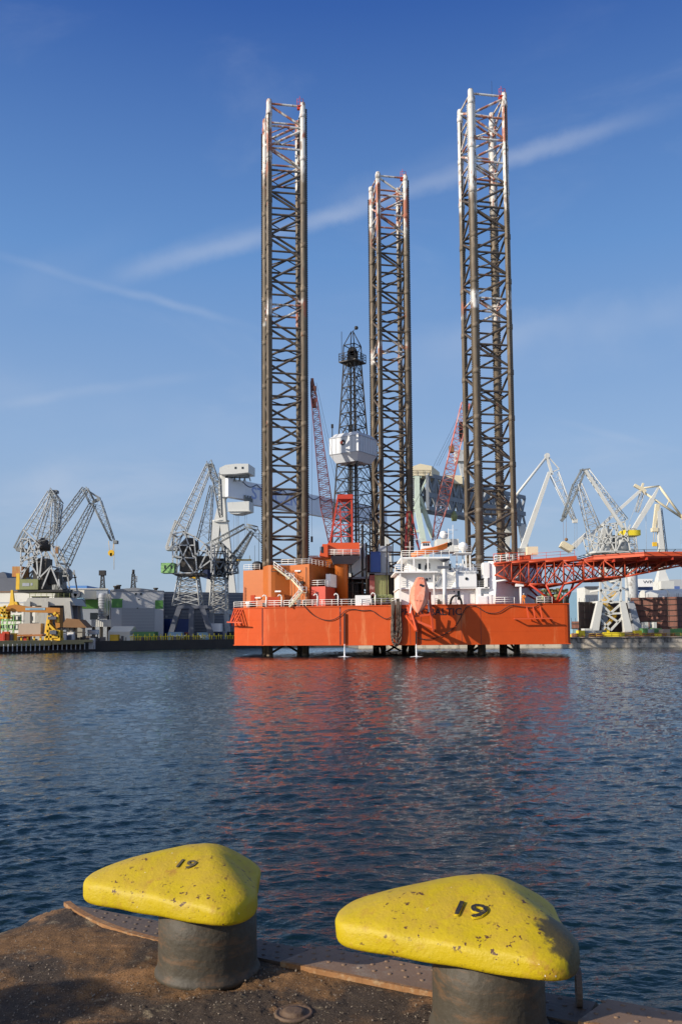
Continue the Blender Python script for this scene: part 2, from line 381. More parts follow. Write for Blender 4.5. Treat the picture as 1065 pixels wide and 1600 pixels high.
# ------------------------------------------------------------------ water
def build_water():
    ys = [3.0]
    while ys[-1] < 300: D = ys[-1]; ys.append(D+min(max(.03, D*D/5934*1.1), .27))
    ys = np.array(ys); t = np.linspace(-1, 1, 760)
    Y, T = np.meshgrid(ys, t, indexing='ij'); X = T*(.60*Y+5)
    dY = np.gradient(ys)[:, None]; dX = (.60*Y+5)*2/760
    cell = np.maximum(dY*np.ones_like(X), dX)
    Z = np.zeros_like(X); R = np.random.RandomState(3)
    n = 110
    for k in range(n):
        lam = .15*(15 ** (k/(n-1)))              # 0.15 m .. 2.4 m
        th = math.radians(-78)+R.randn()*.58      # travelling mostly towards the camera
        kx, ky = math.cos(th)*2*math.pi/lam, math.sin(th)*2*math.pi/lam
        slope = .0195*(1.0 if lam < .65 else (.65/lam)**1.0)
        amp = slope*lam/(2*math.pi)*1.45
        ph = kx*X+ky*Y+R.rand()*6.283
        Z += amp*np.clip(lam/(1.15*cell)-1, 0, 1)*(np.sin(ph)+.22*np.cos(2*ph))
    gust = 1+.9*fbm(X/9, Y/16, 40, 3)             # patches of calmer and rougher water
    Z *= np.clip(gust, .5, 1.6)
    m = bpy.data.materials.new('harbour_water'); m.use_nodes = True; t_ = m.node_tree; n_ = t_.nodes; l_ = t_.links; b = n_['Principled BSDF']
    b.inputs['Base Color'].default_value = (.004, .014, .017, 1); b.inputs['Roughness'].default_value = .04; b.inputs['IOR'].default_value = 1.33
    tx = n_.new('ShaderNodeTexCoord'); prev = None
    for sc, dist, st in ((5.5, .020, (1, 1.7, 1)), (1.6, .06, (1, 1.9, 1))):
        mp = n_.new('ShaderNodeMapping'); mp.inputs['Scale'].default_value = st; l_.new(tx.outputs['Object'], mp.inputs['Vector'])
        k = n_.new('ShaderNodeTexNoise'); k.inputs['Scale'].default_value = sc; k.inputs['Detail'].default_value = 4; k.inputs['Roughness'].default_value = .55
        l_.new(mp.outputs[0], k.inputs['Vector'])
        bu = n_.new('ShaderNodeBump'); bu.inputs['Strength'].default_value = 1; bu.inputs['Distance'].default_value = dist
        l_.new(k.outputs['Fac'], bu.inputs['Height'])
        if prev: l_.new(prev, bu.inputs['Normal'])
        prev = bu.outputs[0]
    l_.new(prev, b.inputs['Normal'])
    struct(gridmesh('water', X, Y, Z, m))
build_water()

# ------------------------------------------------------------------ near quay with bollards
GZ = 2.62
QC = Vector((G(105, 1408, GZ).x, G(105, 1408, GZ).y, 0))
UX = Vector((.878, -.478, 0)).normalized(); VX = Vector((UX.y, -UX.x, 0))
def Q(u, v, z=0.): p = QC+UX*u+VX*v; return Vector((p.x, p.y, GZ+z))
def ground_h(u, v):
    h = .016*fbm(u*1.7, v*1.7, 11, 4)+.011*fbm(u*8, v*8, 21, 5, .66)
    pit = np.clip(fbm(u*2.2+5, v*2.2, 31, 3)-.12, 0, 1); h = h-.05*pit
    grit = np.clip(fbm(u*28, v*28, 51, 3, .6)-.1, 0, 1); h = h+.022*grit*np.clip(.5+1.6*fbm(u*2, v*2, 61, 2), 0, 1)
    return h
def build_quay():
    fine = lambda a, b, s: np.arange(a, b, s)
    us = np.concatenate([[0, .004], fine(.012, 4.2, .0125), [4.4, 5, 6, 8, 12, 20, 30]])
    vs2 = np.concatenate([[0, .004], fine(.012, 2.6, .0125), [2.8, 3.2, 4, 6, 9, 14]])
    U, V = np.meshgrid(us, vs2, indexing='ij'); Z = GZ-.004+ground_h(U, V)
    Z -= .02*np.exp(-V/.05)+.02*np.exp(-U/.04)
    lim = np.where(U < 1.14, .275*(1-np.clip(1-(U-.02)/1.12, 0, 1)**2.2), .28)
    Z -= .05*np.clip((lim-V)/.03, 0, 1)*(U > .03)
    wob = .02*fbm(U*3, V*3, 71, 3)
    V2 = V+wob*np.exp(-V/.1); U2 = U+wob*np.exp(-U/.1)
    # drop the first rows down as the quay wall
    Z[0, :] = -1; Z[:, 0] = -1
    X = QC.x+UX.x*U2+VX.x*V2; Y = QC.y+UX.y*U2+VX.y*V2
    m = bpy.data.materials.new('rusty_dirt'); m.use_nodes = True; t = m.node_tree; n = t.nodes; l = t.links; b = n['Principled BSDF']
    b.inputs['Roughness'].default_value = .9; b.inputs['Specular IOR Level'].default_value = .25
    tx = n.new('ShaderNodeTexCoord')
    def noise(sc, det=6, ro=.6, dis=0):
        k = n.new('ShaderNodeTexNoise'); k.inputs['Scale'].default_value = sc; k.inputs['Detail'].default_value = det; k.inputs['Roughness'].default_value = ro
        k.inputs['Distortion'].default_value = dis; l.new(tx.outputs['Object'], k.inputs['Vector']); return k.outputs['Fac']
    def mixc(f, A, B):
        k = n.new('ShaderNodeMix'); k.data_type = 'RGBA'; l.new(f, k.inputs['Factor'])
        for s, v in (('A', A), ('B', B)):
            if isinstance(v, tuple): k.inputs[s].default_value = (*v, 1)
            else: l.new(v, k.inputs[s])
        return k.outputs['Result']
    def rng(v, a, c, hi=1):
        k = n.new('ShaderNodeMapRange'); k.interpolation_type = 'SMOOTHSTEP'; l.new(v, k.inputs['Value'])
        k.inputs['From Min'].default_value = a; k.inputs['From Max'].default_value = c; k.inputs['To Max'].default_value = hi; return k.outputs[0]
    c = mixc(noise(14, 8, .7), (.038, .022, .011), (.35, .185, .075))
    c = mixc(rng(noise(1.6, 5, .6, .5), .45, .58, .88), c, (.055, .044, .035))
    c = mixc(rng(noise(2.6, 6, .6, .3), .56, .66, .55), c, (.40, .21, .09))
    c = mixc(rng(noise(4.2, 6, .65), .60, .68, .6), c, (.36, .28, .17))
    c = mixc(rng(noise(130, 3, .6), .54, .64, .8), c, (.018, .012, .008))
    c = mixc(rng(noise(95, 2, .5), .675, .72, .85), c, (.50, .40, .29))
    l.new(c, b.inputs['Base Color'])
    bu = n.new('ShaderNodeBump'); bu.inputs['Strength'].default_value = 1; bu.inputs['Distance'].default_value = .012
    l.new(noise(90, 6, .75), bu.inputs['Height']); l.new(bu.outputs[0], b.inputs['Normal'])
    struct(gridmesh('quay', X, Y, Z, m))
build_quay()
# loose grit
def build_grit():
    mb = MB()
    for i in range(2600):
        u, v = random.uniform(.1, 4.0), random.uniform(.32, 2.4)
        if vnoise(np.array([u*2.]), np.array([v*2.]), 61)[0] < -.15 and random.random() < .7: continue
        s = random.choice((.002, .003, .003, .004, .005))*random.uniform(.7, 1.5)
        c = Q(u, v, float(ground_h(np.array([u]), np.array([v]))[0])+s*.3)
        a = Vector((random.gauss(0, 1), random.gauss(0, 1), random.gauss(0, 1))).normalized(); bx = a.orthogonal().normalized(); cx = a.cross(bx)
        mb._add([c+a*s, c-a*s*.8, c+bx*s*1.2, c-bx*s, c+cx*s*.9, c-cx*s], [(0, 2, 4), (0, 4, 3), (0, 3, 5), (0, 5, 2), (1, 4, 2), (1, 3, 4), (1, 5, 3), (1, 2, 5)])
    o = mb.build('gravel', M('grit_stone', (.20, .16, .12), .9, var=.6, scale=9), loc=(0, 0, GZ)); struct(o, 'stuff'); tag(o, 'loose grit and small stones scattered over the brown quay', 'gravel')
build_grit()
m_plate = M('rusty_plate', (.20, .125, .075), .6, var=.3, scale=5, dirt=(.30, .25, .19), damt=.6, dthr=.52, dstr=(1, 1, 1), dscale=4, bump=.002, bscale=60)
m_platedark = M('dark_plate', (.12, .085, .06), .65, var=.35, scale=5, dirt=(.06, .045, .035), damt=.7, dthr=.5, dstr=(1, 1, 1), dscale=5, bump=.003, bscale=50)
m_rustedge = M('rust_edge', (.25, .12, .045), .8, var=.35, scale=12, dirt=(.36, .25, .14), damt=.7, dthr=.5, dstr=(1, 1, 1), dscale=14, bump=.004, bscale=40)
def plate(label, u0, u1, v0, v1, z, mat, curved=False, th=.03, lip=True, skew=.0):
    mb = MB(); n = 24; top = []; inner = []
    for i in range(n+1):
        u = u0+(u1-u0)*i/n
        vv = v1*(1-(1-i/n)**2.2)+.01 if curved else v1
        inner.append((u, vv))
    for i in range(n):
        (ua, va), (ub, vb) = inner[i], inner[i+1]
        a0 = u0+(u1-u0)*i/n; b0 = u0+(u1-u0)*(i+1)/n
        qs = [Q(a0+skew, v0, z-.03), Q(b0+skew, v0, z-.03), Q(b0+skew*.6, v0+.05, z), Q(a0+skew*.6, v0+.05 if va > v0+.06 else va-.001, z), Q(ua, va, z), Q(ub, vb, z)]
        k = mb
        k._add(qs, [(0, 1, 2, 3), (3, 2, 5, 4)])
        k._add([qs[4], qs[5], qs[5]-Vector((0, 0, th)), qs[4]-Vector((0, 0, th))], [(0, 1, 2, 3)])
    for ue, s in ((0, 1), (n, -1)):
        ux, vx = inner[ue]
        mb._add([Q(ux+skew, v0, z-.03), Q(ux+skew*.6, v0+.05, z), Q(ux, vx, z), Q(ux, vx, z-th-.03), Q(ux+skew, v0, z-th-.04)], [(0, 1, 2, 3, 4)])
    mb._add([Q(u0+skew, v0, z-.03), Q(u1+skew, v0, z-.03), Q(u1+skew, v0-.01, z-.5), Q(u0+skew, v0-.01, z-.5)], [(0, 1, 2, 3)])
    o = mb.build('edge_plate', mat)
    tag(o, label, 'steel plate', 'studded steel plates along the quay edge')
    st = MB(); r_ = 0
    for k in range(int((u1-u0)/.085)):
        for j in range(3):
            u = u0+.05+k*.085+(j % 2)*.04; v = v0+.085+j*.07
            i = min(n, max(0, int((u-u0)/(u1-u0)*n)))
            if u > u1-.03 or v > inner[i][1]-.025: continue
            st.lathe(Q(u, v, z-.001), [(.013, 0), (.011, .004), (.005, .006)], 7)
    if st.v: st.build('stud', mat, o)['kind'] = 'stuff'
    if lip:
        e = MB(); pts = [Q(u, v+.010, z-.012) for u, v in inner]
        for a, b in zip(pts[:-1], pts[1:]): e.beam(a, b+(b-a)*.04, .04 if curved else .022, .026)
        e.build('edge_bar', m_rustedge, o)
    return o
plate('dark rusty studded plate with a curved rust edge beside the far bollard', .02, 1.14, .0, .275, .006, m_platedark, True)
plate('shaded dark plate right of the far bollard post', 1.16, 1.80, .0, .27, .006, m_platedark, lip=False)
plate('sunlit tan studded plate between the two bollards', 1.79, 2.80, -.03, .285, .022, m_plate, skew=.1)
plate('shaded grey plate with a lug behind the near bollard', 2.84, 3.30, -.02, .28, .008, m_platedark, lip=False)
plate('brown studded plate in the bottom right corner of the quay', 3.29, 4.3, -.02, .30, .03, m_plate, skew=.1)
# lug, bolt cap, mooring bollards
lug = MB(); c = Q(3.24, .10, .085)
ring = [(math.cos(a)*.030, math.sin(a)*.075) for a in np.linspace(0, 2*math.pi, 20, endpoint=False)]
lx = (VX*.75+UX*.25).normalized()
def loop(r1, r2, off): return [c+lx*(r1*math.cos(a))+Vector((0, 0, r2*math.sin(a)))+lx.cross(Vector((0, 0, 1)))*off for a in np.linspace(0, 2*math.pi, 20, endpoint=False)]
A, B_, C_, D_ = loop(.07, .085, .012), loop(.07, .085, -.012), loop(.032, .045, .012), loop(.032, .045, -.012)
fs = []
for i in range(20):
    j = (i+1) % 20; fs += [(i, j, 20+j, 20+i), (40+j, 40+i, 60+i, 60+j), (j, i, 40+i, 40+j), (20+i, 20+j, 60+j, 60+i)]
lug._add(A+B_+C_+D_, fs)
o = lug.build('mooring_lug', m_platedark); tag(o, 'oval steel lug with a hole standing on the shaded plate at the quay edge', 'lug')
g = G(459, 1583, GZ); cap = MB().lathe(g+Vector((0, 0, -.01)), [(.088, 0), (.086, .014), (.078, .017), (.072, .012), (.052, .012), (.05, .022), (.03, .025), (.004, .024)], 24)
o = cap.build('bolt_cap', M('rusty_cap', (.12, .075, .045), .7, var=.4, scale=14, dirt=(.07, .04, .03), damt=.7, dthr=.5, dstr=(1, 1, 1), dscale=20, bump=.004, bscale=50)); tag(o, 'round rusty bolt cap set in the dirt of the quay', 'bolt cap')

def yellow(name, stain=None):
    m = M(name, (.43, .315, .005), .5, var=.10, scale=6, dirt=(.34, .20, .03), damt=.45, dthr=.54, dstr=(1, 1, 1), dscale=5, spec=.28)
    t = m.node_tree; n = t.nodes; l = t.links; b = n['Principled BSDF']
    col = b.inputs['Base Color'].links[0].from_socket; tx = [k for k in n if k.type == 'TEX_COORD'][0]
    def noise(sc, det=5, ro=.6):
        k = n.new('ShaderNodeTexNoise'); k.inputs['Scale'].default_value = sc; k.inputs['Detail'].default_value = det; k.inputs['Roughness'].default_value = ro
        l.new(tx.outputs['Object'], k.inputs['Vector']); return k.outputs['Fac']
    def rng(v, a, c, lo=0, hi=1):
        k = n.new('ShaderNodeMapRange'); k.interpolation_type = 'SMOOTHSTEP'; l.new(v, k.inputs['Value'])
        k.inputs['From Min'].default_value = a; k.inputs['From Max'].default_value = c; k.inputs['To Min'].default_value = lo; k.inputs['To Max'].default_value = hi; return k.outputs[0]
    def mul(a, c):
        k = n.new('ShaderNodeMath'); k.operation = 'MULTIPLY'; l.new(a, k.inputs[0]); l.new(c, k.inputs[1]); return k.outputs[0]
    def over(f, colr):
        nonlocal col
        k = n.new('ShaderNodeMix'); k.data_type = 'RGBA'; l.new(f, k.inputs['Factor']); l.new(col, k.inputs['A']); k.inputs['B'].default_value = (*colr, 1); col = k.outputs['Result']
    # grime that settles on the flat top
    sp = n.new('ShaderNodeSeparateXYZ'); l.new(tx.outputs['Normal'], sp.inputs[0])
    over(mul(rng(sp.outputs['Z'], .55, .97, 0, .42), rng(noise(7, 8, .7), .36, .62)), (.34, .20, .045))
    # chips down to rust, in clusters
    over(mul(rng(noise(30, 5, .65), .60, .635), rng(noise(4.5, 3), .46, .55)), (.075, .032, .018))
    over(mul(rng(noise(11, 7, .75), .50, .66, 0, .6), rng(noise(3.1, 3), .44, .60)), (.30, .13, .03))
    over(rng(noise(95, 3, .6), .69, .72, 0, .9), (.10, .05, .02))
    over(mul(rng(noise(18, 4), .68, .70), rng(noise(3.3, 2), .52, .58)), (.80, .74, .60))
    if stain:
        vm = n.new('ShaderNodeVectorMath'); vm.operation = 'DISTANCE'; l.new(tx.outputs['Object'], vm.inputs[0]); vm.inputs[1].default_value = stain
        ad = n.new('ShaderNodeMath'); ad.operation = 'ADD'; l.new(vm.outputs['Value'], ad.inputs[0])
        nm = n.new('ShaderNodeMath'); nm.operation = 'MULTIPLY_ADD'; l.new(noise(16, 6, .7), nm.inputs[0]); nm.inputs[1].default_value = .18; nm.inputs[2].default_value = -.09
        l.new(nm.outputs[0], ad.inputs[1]); over(rng(ad.outputs[0], .165, .205, .93, 0), (.045, .038, .022))
    l.new(col, b.inputs['Base Color'])
    prev = None
    for sc, ds in ((9, .010), (70, .0035)):
        bu = n.new('ShaderNodeBump'); bu.inputs['Distance'].default_value = ds; bu.inputs['Strength'].default_value = .7
        l.new(noise(sc, 5), bu.inputs['Height'])
        if prev: l.new(prev, bu.inputs['Normal'])
        prev = bu.outputs[0]
    l.new(prev, b.inputs['Normal'])
    return m
m_post = M('bollard_post_steel', (.052, .043, .029), .62, var=.55, scale=9, dirt=(.17, .085, .035), damt=.42, dthr=.5, dstr=(1, 1, 3.5), dscale=4.5, bump=.006, bscale=26)
PLAN = [(-.612, -.035), (-.615, -.11), (-.59, -.18), (-.535, -.222), (-.42, -.237), (-.2, -.24), (.05, -.243), (.25, -.245), (.34, -.232), (.40, -.19), (.425, -.125), (.415, -.05),
        (.388, .01), (.348, .075), (.306, .14), (.272, .205), (.235, .275), (.175, .337), (.085, .370), (-.03, .378), (-.13, .362), (-.23, .322), (-.34, .262), (-.45, .19), (-.54, .11), (-.592, .035)]
def smooth_plan(pts, k=4):
    out = []; n = len(pts)
    for i in range(n):
        p0, p1, p2, p3 = [Vector(pts[(i+j-1) % n]) for j in range(4)]
        for s in range(k):
            t = s/k; out.append(.5*((2*p1)+(p2-p0)*t+(2*p0-5*p1+4*p2-p3)*t*t+(3*p1-p0-3*p2+p3)*t**3))
    return out
HPL = [Vector((p.x-.06, p.y*1.08-.05)) for p in smooth_plan(PLAN)]; PEAK = Vector((-.09, .10))
HRING = [(.86, .0), (.95, .0), (.978, .006), (.993, .016), (1.0, .030), (1.0, .076), (.997, .088), (.986, .100), (.965, .110), (.91, .124), (.83, .141), (.71, .165), (.57, .189), (.42, .212), (.28, .228), (.14, .237), (.02, .240)]
def head_z(q, z, z0): return z0+z+.065*(q.y+.12)*min(1, z/.10)-.02*q.x*min(1, z/.1)
def head_top(u, v, z0):
    """height of the head's upper face over a point of its plan"""
    d = Vector((u, v))-PEAK; r = d.length
    if r < 1e-4: return head_z(PEAK, .240, z0)
    best = min(HPL, key=lambda p: -((p-PEAK).normalized().dot(d/r))); k = r/(best-PEAK).length
    ks = [a for a, b in HRING[:5:-1]]; zs = [b for a, b in HRING[:5:-1]]
    return head_z(Vector((u, v)), float(np.interp(k, ks, zs)), z0)
def head_mesh(mb, org, rot, sc, z0):
    n = len(HPL); vs_ = []
    for k, z in HRING:
        for p in HPL:
            q = PEAK+(p-PEAK)*k
            w = (.006*math.sin(21*p.x+z*30)+.005*math.sin(17*p.y+1+z*20))*(1 if z < .16 else .4)
            q = q+(p-PEAK).normalized()*w
            zz = head_z(q, z, z0)+.006*math.sin(9*q.x+2)*math.sin(11*q.y)*min(1, z/.1)
            x, y = q.x*sc, q.y*sc
            vs_.append(org+Vector((x*math.cos(rot)-y*math.sin(rot), x*math.sin(rot)+y*math.cos(rot), zz)))
    m = len(HRING)
    mb._add(vs_, [(k*n+i, k*n+(i+1) % n, (k+1)*n+(i+1) % n, (k+1)*n+i) for k in range(m-1) for i in range(n)], True)
    mb.f.append(tuple(reversed(range(n)))); mb.sm.append(False); mb.f.append(tuple((m-1)*n+i for i in range(n))); mb.sm.append(True)
def bollard(x, y, rot, sc, label, stain, num_at, num_size, num_rot, raised, r, num_v=.6, post_dx=0):
    o = Vector((x, y, GZ-.01)); th = thing('mooring_bollard', label, 'bollard', o, 'yellow mooring bollards on the quay')
    MB().lathe(o+Vector((post_dx, 0, 0)), [(r+.018, 0), (r+.016, .022), (r+.010, .032), (r+.004, .044), (r+.001, .066), (r, .10), (r-.001, .2), (r-.002, .38)], 48).build('post', m_post, th)
    h = MB(); head_mesh(h, o, rot, sc, .333)
    hd = h.build('head', yellow('bollard_yellow', stain), th)
    def loc(u, v, z): return o+Vector((u*sc*math.cos(rot)-v*sc*math.sin(rot), u*sc*math.sin(rot)+v*sc*math.cos(rot), z))
    def digits(name, mat, lift, ext, grow):
        cu = bpy.data.curves.new(name, 'FONT'); cu.body = '19'; cu.size = num_size; cu.extrude = ext; cu.offset = grow; cu.resolution_u = 5
        tmp = bpy.data.objects.new(name, cu); COL.objects.link(tmp)
        me = bpy.data.meshes.new_from_object(tmp.evaluated_get(bpy.context.evaluated_depsgraph_get())); bpy.data.objects.remove(tmp)
        for vx in me.vertices:
            c_, s_ = math.cos(num_rot), math.sin(num_rot); u = num_at[0]+vx.co.x*c_-vx.co.y*s_*num_v; v = num_at[1]+vx.co.x*s_+vx.co.y*c_*num_v
            vx.co = loc(u, v, head_top(u, v, .333)+lift+vx.co.z)-o
        me.materials.clear(); me.materials.append(mat); d = bpy.data.objects.new(name, me); COL.objects.link(d); d.parent = hd; ORG[d.name] = o
    if num_at:
        digits('number', M('number_black_paint', (.018, .016, .014) if raised > .005 else (.07, .055, .025), .6, var=.3, scale=20, dirt=(.30, .21, .02), damt=.9, dthr=.56, dstr=(1, 1, 1), dscale=45), raised, .002, .001)
        if raised > .005: digits('number_side', hd.data.materials[0], raised*.3, raised*.6, .003)
    return th
bollard(-.684, 4.58, math.radians(-27), .94, 'yellow bollard further from the camera with a flat painted 19', None, (-.145, -.125), .135, math.radians(2), .001, .246)
bollard(.668, 3.93, math.radians(-26), 1.02, 'yellow bollard nearer the camera with raised black 19 and a black stained end', (.30, -.24, .42), (-.165, -.18), .165, math.radians(-2), .007, .240, post_dx=-.05)
s = MB()  # unseen posts left of the view, added to cast the lower-left quay shadow
for dx, dy, h in ((0, 0, 1.7), (.55, -.35, 1.6), (.1, -.7, 1.75), (-.5, .3, 1.5)): s.lathe((-4.85+dx, 2.3+dy, -1.5), [(.30, 0), (.29, GZ+h+1.4), (.22, GZ+h+1.5)], 14)
tag(s.build('shadow_posts', m_brown if 'm_brown' in dir() else M('shadow_post_wood', (.16, .10, .06), .85)), 'unseen cluster of dark posts added to shade the lower left of the quay', 'shadow caster')

# ------------------------------------------------------------------ the jack-up rig
RIG = thing('jackup_rig', 'orange jack-up drilling rig with three tall lattice legs standing in the harbour water', 'drilling rig', (10, 185, 0))
HT, HB = 9.15, 2.0                                    # hull top and bottom
hp = [(P(365, 980, 169).x, 169), (P(414, 980, 163.5).x, 163.5), (P(612, 980, 156.6).x, 156.6), (P(890, 980, 154.6).x, 154.6),
      (45, 176), (26, 214), (-2, 214), (-19.0, 190)]
hull = MB()
def chamfer(pts, idx, d):
    out = []
    for i, p in enumerate(pts):
        if i not in idx: out.append(p); continue
        a, b, p_ = Vector(pts[i-1]), Vector(pts[(i+1) % len(pts)]), Vector(p)
        e0 = p_+(a-p_).normalized()*d; e1 = p_+(b-p_).normalized()*d
        for t in (0, .33, .67, 1): out.append(tuple((1-t)**2*e0+2*t*(1-t)*p_+t*t*e1))
    return out
hull.prism(chamfer(hp, (0, 1, 2, 3), .9), HB, HT)
HULL = hull.build('hull', m_hull, RIG)
def face(px, py, off=0.0):
    """point on the hull's front faces under a pixel column, off metres outside the plating"""
    d = ray(px, py)
    a, b = (hp[0], hp[1]) if px < 414 else (hp[1], hp[2]) if px < 612 else (hp[2], hp[3])
    A, B = Vector((*a, 0)), Vector((*b, 0)); nrm = (B-A).cross(Vector((0, 0, 1))).normalized()
    A = A+nrm*off
    t = (A-EYE).dot(nrm)/d.dot(nrm); return EYE+d*t
def fdir(px):
    a, b = (hp[0], hp[1]) if px < 414 else (hp[1], hp[2]) if px < 612 else (hp[2], hp[3])
    return Vector((b[0]-a[0], b[1]-a[1], 0)).normalized()
# vertical seams, fender bars and weld lines of the plating
for px in (410, 531): s = MB(); s.beam(face(px, 950, .02).to_2d().to_3d()+Vector((0, 0, HB+.1)), face(px, 950, .02).to_2d().to_3d()+Vector((0, 0, HT-.05)), .22, .10); s.build('plate_seam', m_darkred, HULL)
for px in (640, 657, 720, 750): s = MB(); s.beam(face(px, 950, .0).to_2d().to_3d()+Vector((0, 0, HB+.1)), face(px, 950, .0).to_2d().to_3d()+Vector((0, 0, HT-.05)), .06, .06); s.build('plate_seam', m_darkred, HULL)
for z in (4.35, 6.75):
    s = MB()
    for a, b in zip(hp[:3], hp[1:4]): a_, b_ = Vector((*a, z)), Vector((*b, z)); d__ = (b_-a_).normalized(); s.beam(a_+d__*1.2, b_-d__*1.2, .05, .05)
    s.build('weld_line', m_hull, HULL)
for px, y0, y1 in ((538, 958, 1006), (650, 975, 1006)): s = MB(); s.beam(face(px, y0, .35), face(px, y1, .35), .28, .28); s.build('overboard_pipe', m_black, HULL)
s = MB()
for a, b in zip(hp[:3], hp[1:4]): s.beam((*a, HT-.1), (*b, HT-.1), .25, .18); s.beam((a[0], a[1], HB+.1), (b[0], b[1], HB+.1), .16, .14)
s.build('rubbing_strake', m_hull, HULL)
text('PETROBALTIC', 1.72, face(622.5, 961.5, .05), fdir(700), (0, 0, 1), m_lattext, HULL, 'hull_lettering', .01, 1.02)
# protruding fender brackets (anchor racks)
b = MB()
for px in (822, 832, 843): b.beam(face(px, 948, .1), face(px+3, 966, 1.6), .22)
b.beam(face(803, 967, 1.6), face(862, 966, 1.6), .22); b.beam(face(803, 967, 1.6), face(803, 967, 0), .2)
for px in (830, 846, 860): b.beam(face(px, 967, 1.6), face(px, 970, 0), .18)
b.build('anchor_rack', m_redorange, HULL)
b = MB()
for px in (371, 375, 379, 366): b.beam(face(px, 953, .1), face(px-10 if px > 366 else px-6, 972, 2.2), .2)
b.beam(face(355, 972, 2.2), face(378, 973, 2.0), .22)
for px in (362, 370, 378): b.beam(face(px, 973, 2.1), face(px+1, 978, .1), .18)
b.build('anchor_rack', m_redorange, HULL)
# hanging swags of cable
def swag(mb, pts, r, off=.25):
    q = [face(x, y, off) for x, y in pts]; n = len(q); out = []
    for i in range(n-1):
        p0, p1, p2, p3 = q[max(0, i-1)], q[i], q[i+1], q[min(n-1, i+2)]
        for k in range(6):
            t = k/6; out.append(.5*((2*p1)+(p2-p0)*t+(2*p0-5*p1+4*p2-p3)*t*t+(3*p1-p0-3*p2+p3)*t**3))
    out.append(q[-1]); mb.path(out, r)
c = MB(); swag(c, [(475, 947), (488, 960), (504, 968), (518, 969), (530, 963), (540, 954), (552, 952), (565, 954), (580, 954), (592, 962), (604, 967), (616, 960)], .07)
c.build('deck_cable', m_black, HULL)
c = MB(); swag(c, [(652, 996), (665, 999), (685, 995), (705, 984), (715, 972), (724, 955), (730, 948), (742, 947), (760, 957), (778, 957), (796, 947), (815, 948), (832, 949), (845, 943)], .07)
c.build('deck_cable', m_black, HULL)

# ---- legs
def rig_leg(As, Bs, Cs, Ds, top, mat, racks, flip, label):
    leg = MB(); X = [Vector((p.x, p.y, 0)) for p in (As, Cs, Ds, Bs)]       # order round the square: A C D B
    zb, n, bay = -3.0, 24, 4.58
    zt = top-.9
    for k in range(n):
        z1 = zt-k*bay; z0 = z1-bay
        if z0 < -3: break
        for i in range(4):
            a, b_ = X[i], X[(i+1) % 4]; e = (k+i+flip) % 2
            lo, hi = (a, b_) if e else (b_, a)
            leg.tube(Vector((lo.x, lo.y, z0+.35)), Vector((hi.x, hi.y, z1-.35)), .24, n=6, cap=False)
            leg.tube(Vector((a.x, a.y, z1)), Vector((b_.x, b_.y, z1)), .21, n=6, cap=False)
        m = [(X[i]+X[(i+1) % 4])/2 for i in range(4)]
        if k % 2:
            for i in range(4): leg.tube(Vector((m[i].x, m[i].y, z1)), Vector((m[(i+1) % 4].x, m[(i+1) % 4].y, z1)), .14, n=4, cap=False)
    L_ = leg.build('leg', m_brace2 if mat is m_leg2 else m_brace, RIG, label=label)
    cen = sum(X, Vector())/4
    for i, x in enumerate(X):
        t = top+(.0 if i != 3 else -.3)
        ch = MB().lathe((x.x, x.y, 0), [(.56, zb), (.56, t-.45), (.46, t-.1), (.28, t)], 12)
        for z in range(int(zt), 0, -9): ch.lathe((x.x, x.y, z-zt % 1), [(.64, -.5), (.64, .5)], 10)
        C_ = ch.build('chord', mat, L_)
        rd = racks[i]
        if rd is None: continue
        rk = MB(); u = Vector((*rd, 0)).normalized(); w = u.cross(Vector((0, 0, 1)))
        for s_ in (-1, 1):
            zr = t-(1.4 if s_ > 0 else 3.2)
            rk.obb(x+u*.60*s_+Vector((0, 0, (zb+zr)/2)), u*.14, w*.11, (0, 0, (zr-zb)/2))
            z = zr-.2
            while z > HT-1:
                rk.obb(x+u*.78*s_+Vector((0, 0, z)), u*.08, w*.11, (0, 0, .11)); z -= .44
        rk.build('rack', mat if rd == RX and racks[0] == RX else m_rack, L_)
    cp = MB(); c1 = X[1]; cp.box(c1.x-1.1, c1.x+.1, c1.y-.5, c1.y+.5, top-1.0, top-.85)
    cp.rail([(c1.x-1.1, c1.y-.5, top-.85), (c1.x+.1, c1.y-.5, top-.85), (c1.x+.1, c1.y+.5, top-.85)], 1.3, .04, 1.1, 2)
    cp.box(c1.x-1.15, c1.x-.3, c1.y-.3, c1.y+.3, top-1.5, top-1.0); cp.tube((c1.x-.6, c1.y, top-.9), (c1.x-.6, c1.y, top+1.3), .05)
    cp.build('beacon_platform', m_red, L_)
    return L_
RX = (1, 0); 
la = [P(420.3, 155, 169), P(414.2, 187, 175.4), P(472.8, 160, 170.2), P(465, 191, 176.6)]
rig_leg(*la, la[0].z, m_leg, [(0, 1), RX, (0, 1), RX], 0, 'dark weathered left leg with a few pale and rusty bays at its top')
ma = [P(590, 268.5, 195.7), P(579.6, 292, 201.9), P(632.5, 272, 197), P(621.5, 295, 203.2)]
rig_leg(*ma, ma[0].z, m_leg, [(0, 1), RX, (0, 1), RX], 0, 'leg standing furthest back behind the derrick')
ra = [P(734.5, 139, 166), P(717.9, 171, 172.4), P(786.8, 144.5, 167.2), P(767.4, 178, 174.1)]
rig_leg(*ra, ra[0].z, m_leg2, [RX, (0, 1), RX, (0, 1)], 1, 'right leg with mostly white bays at its top')
if True:
    an = MB(); c1 = ra[2]; an.tube((c1.x-2.4, c1.y, c1.z-1), (c1.x-2.4, c1.y, c1.z+2.4), .03, n=4); an.build('aerial', m_black, RIG)

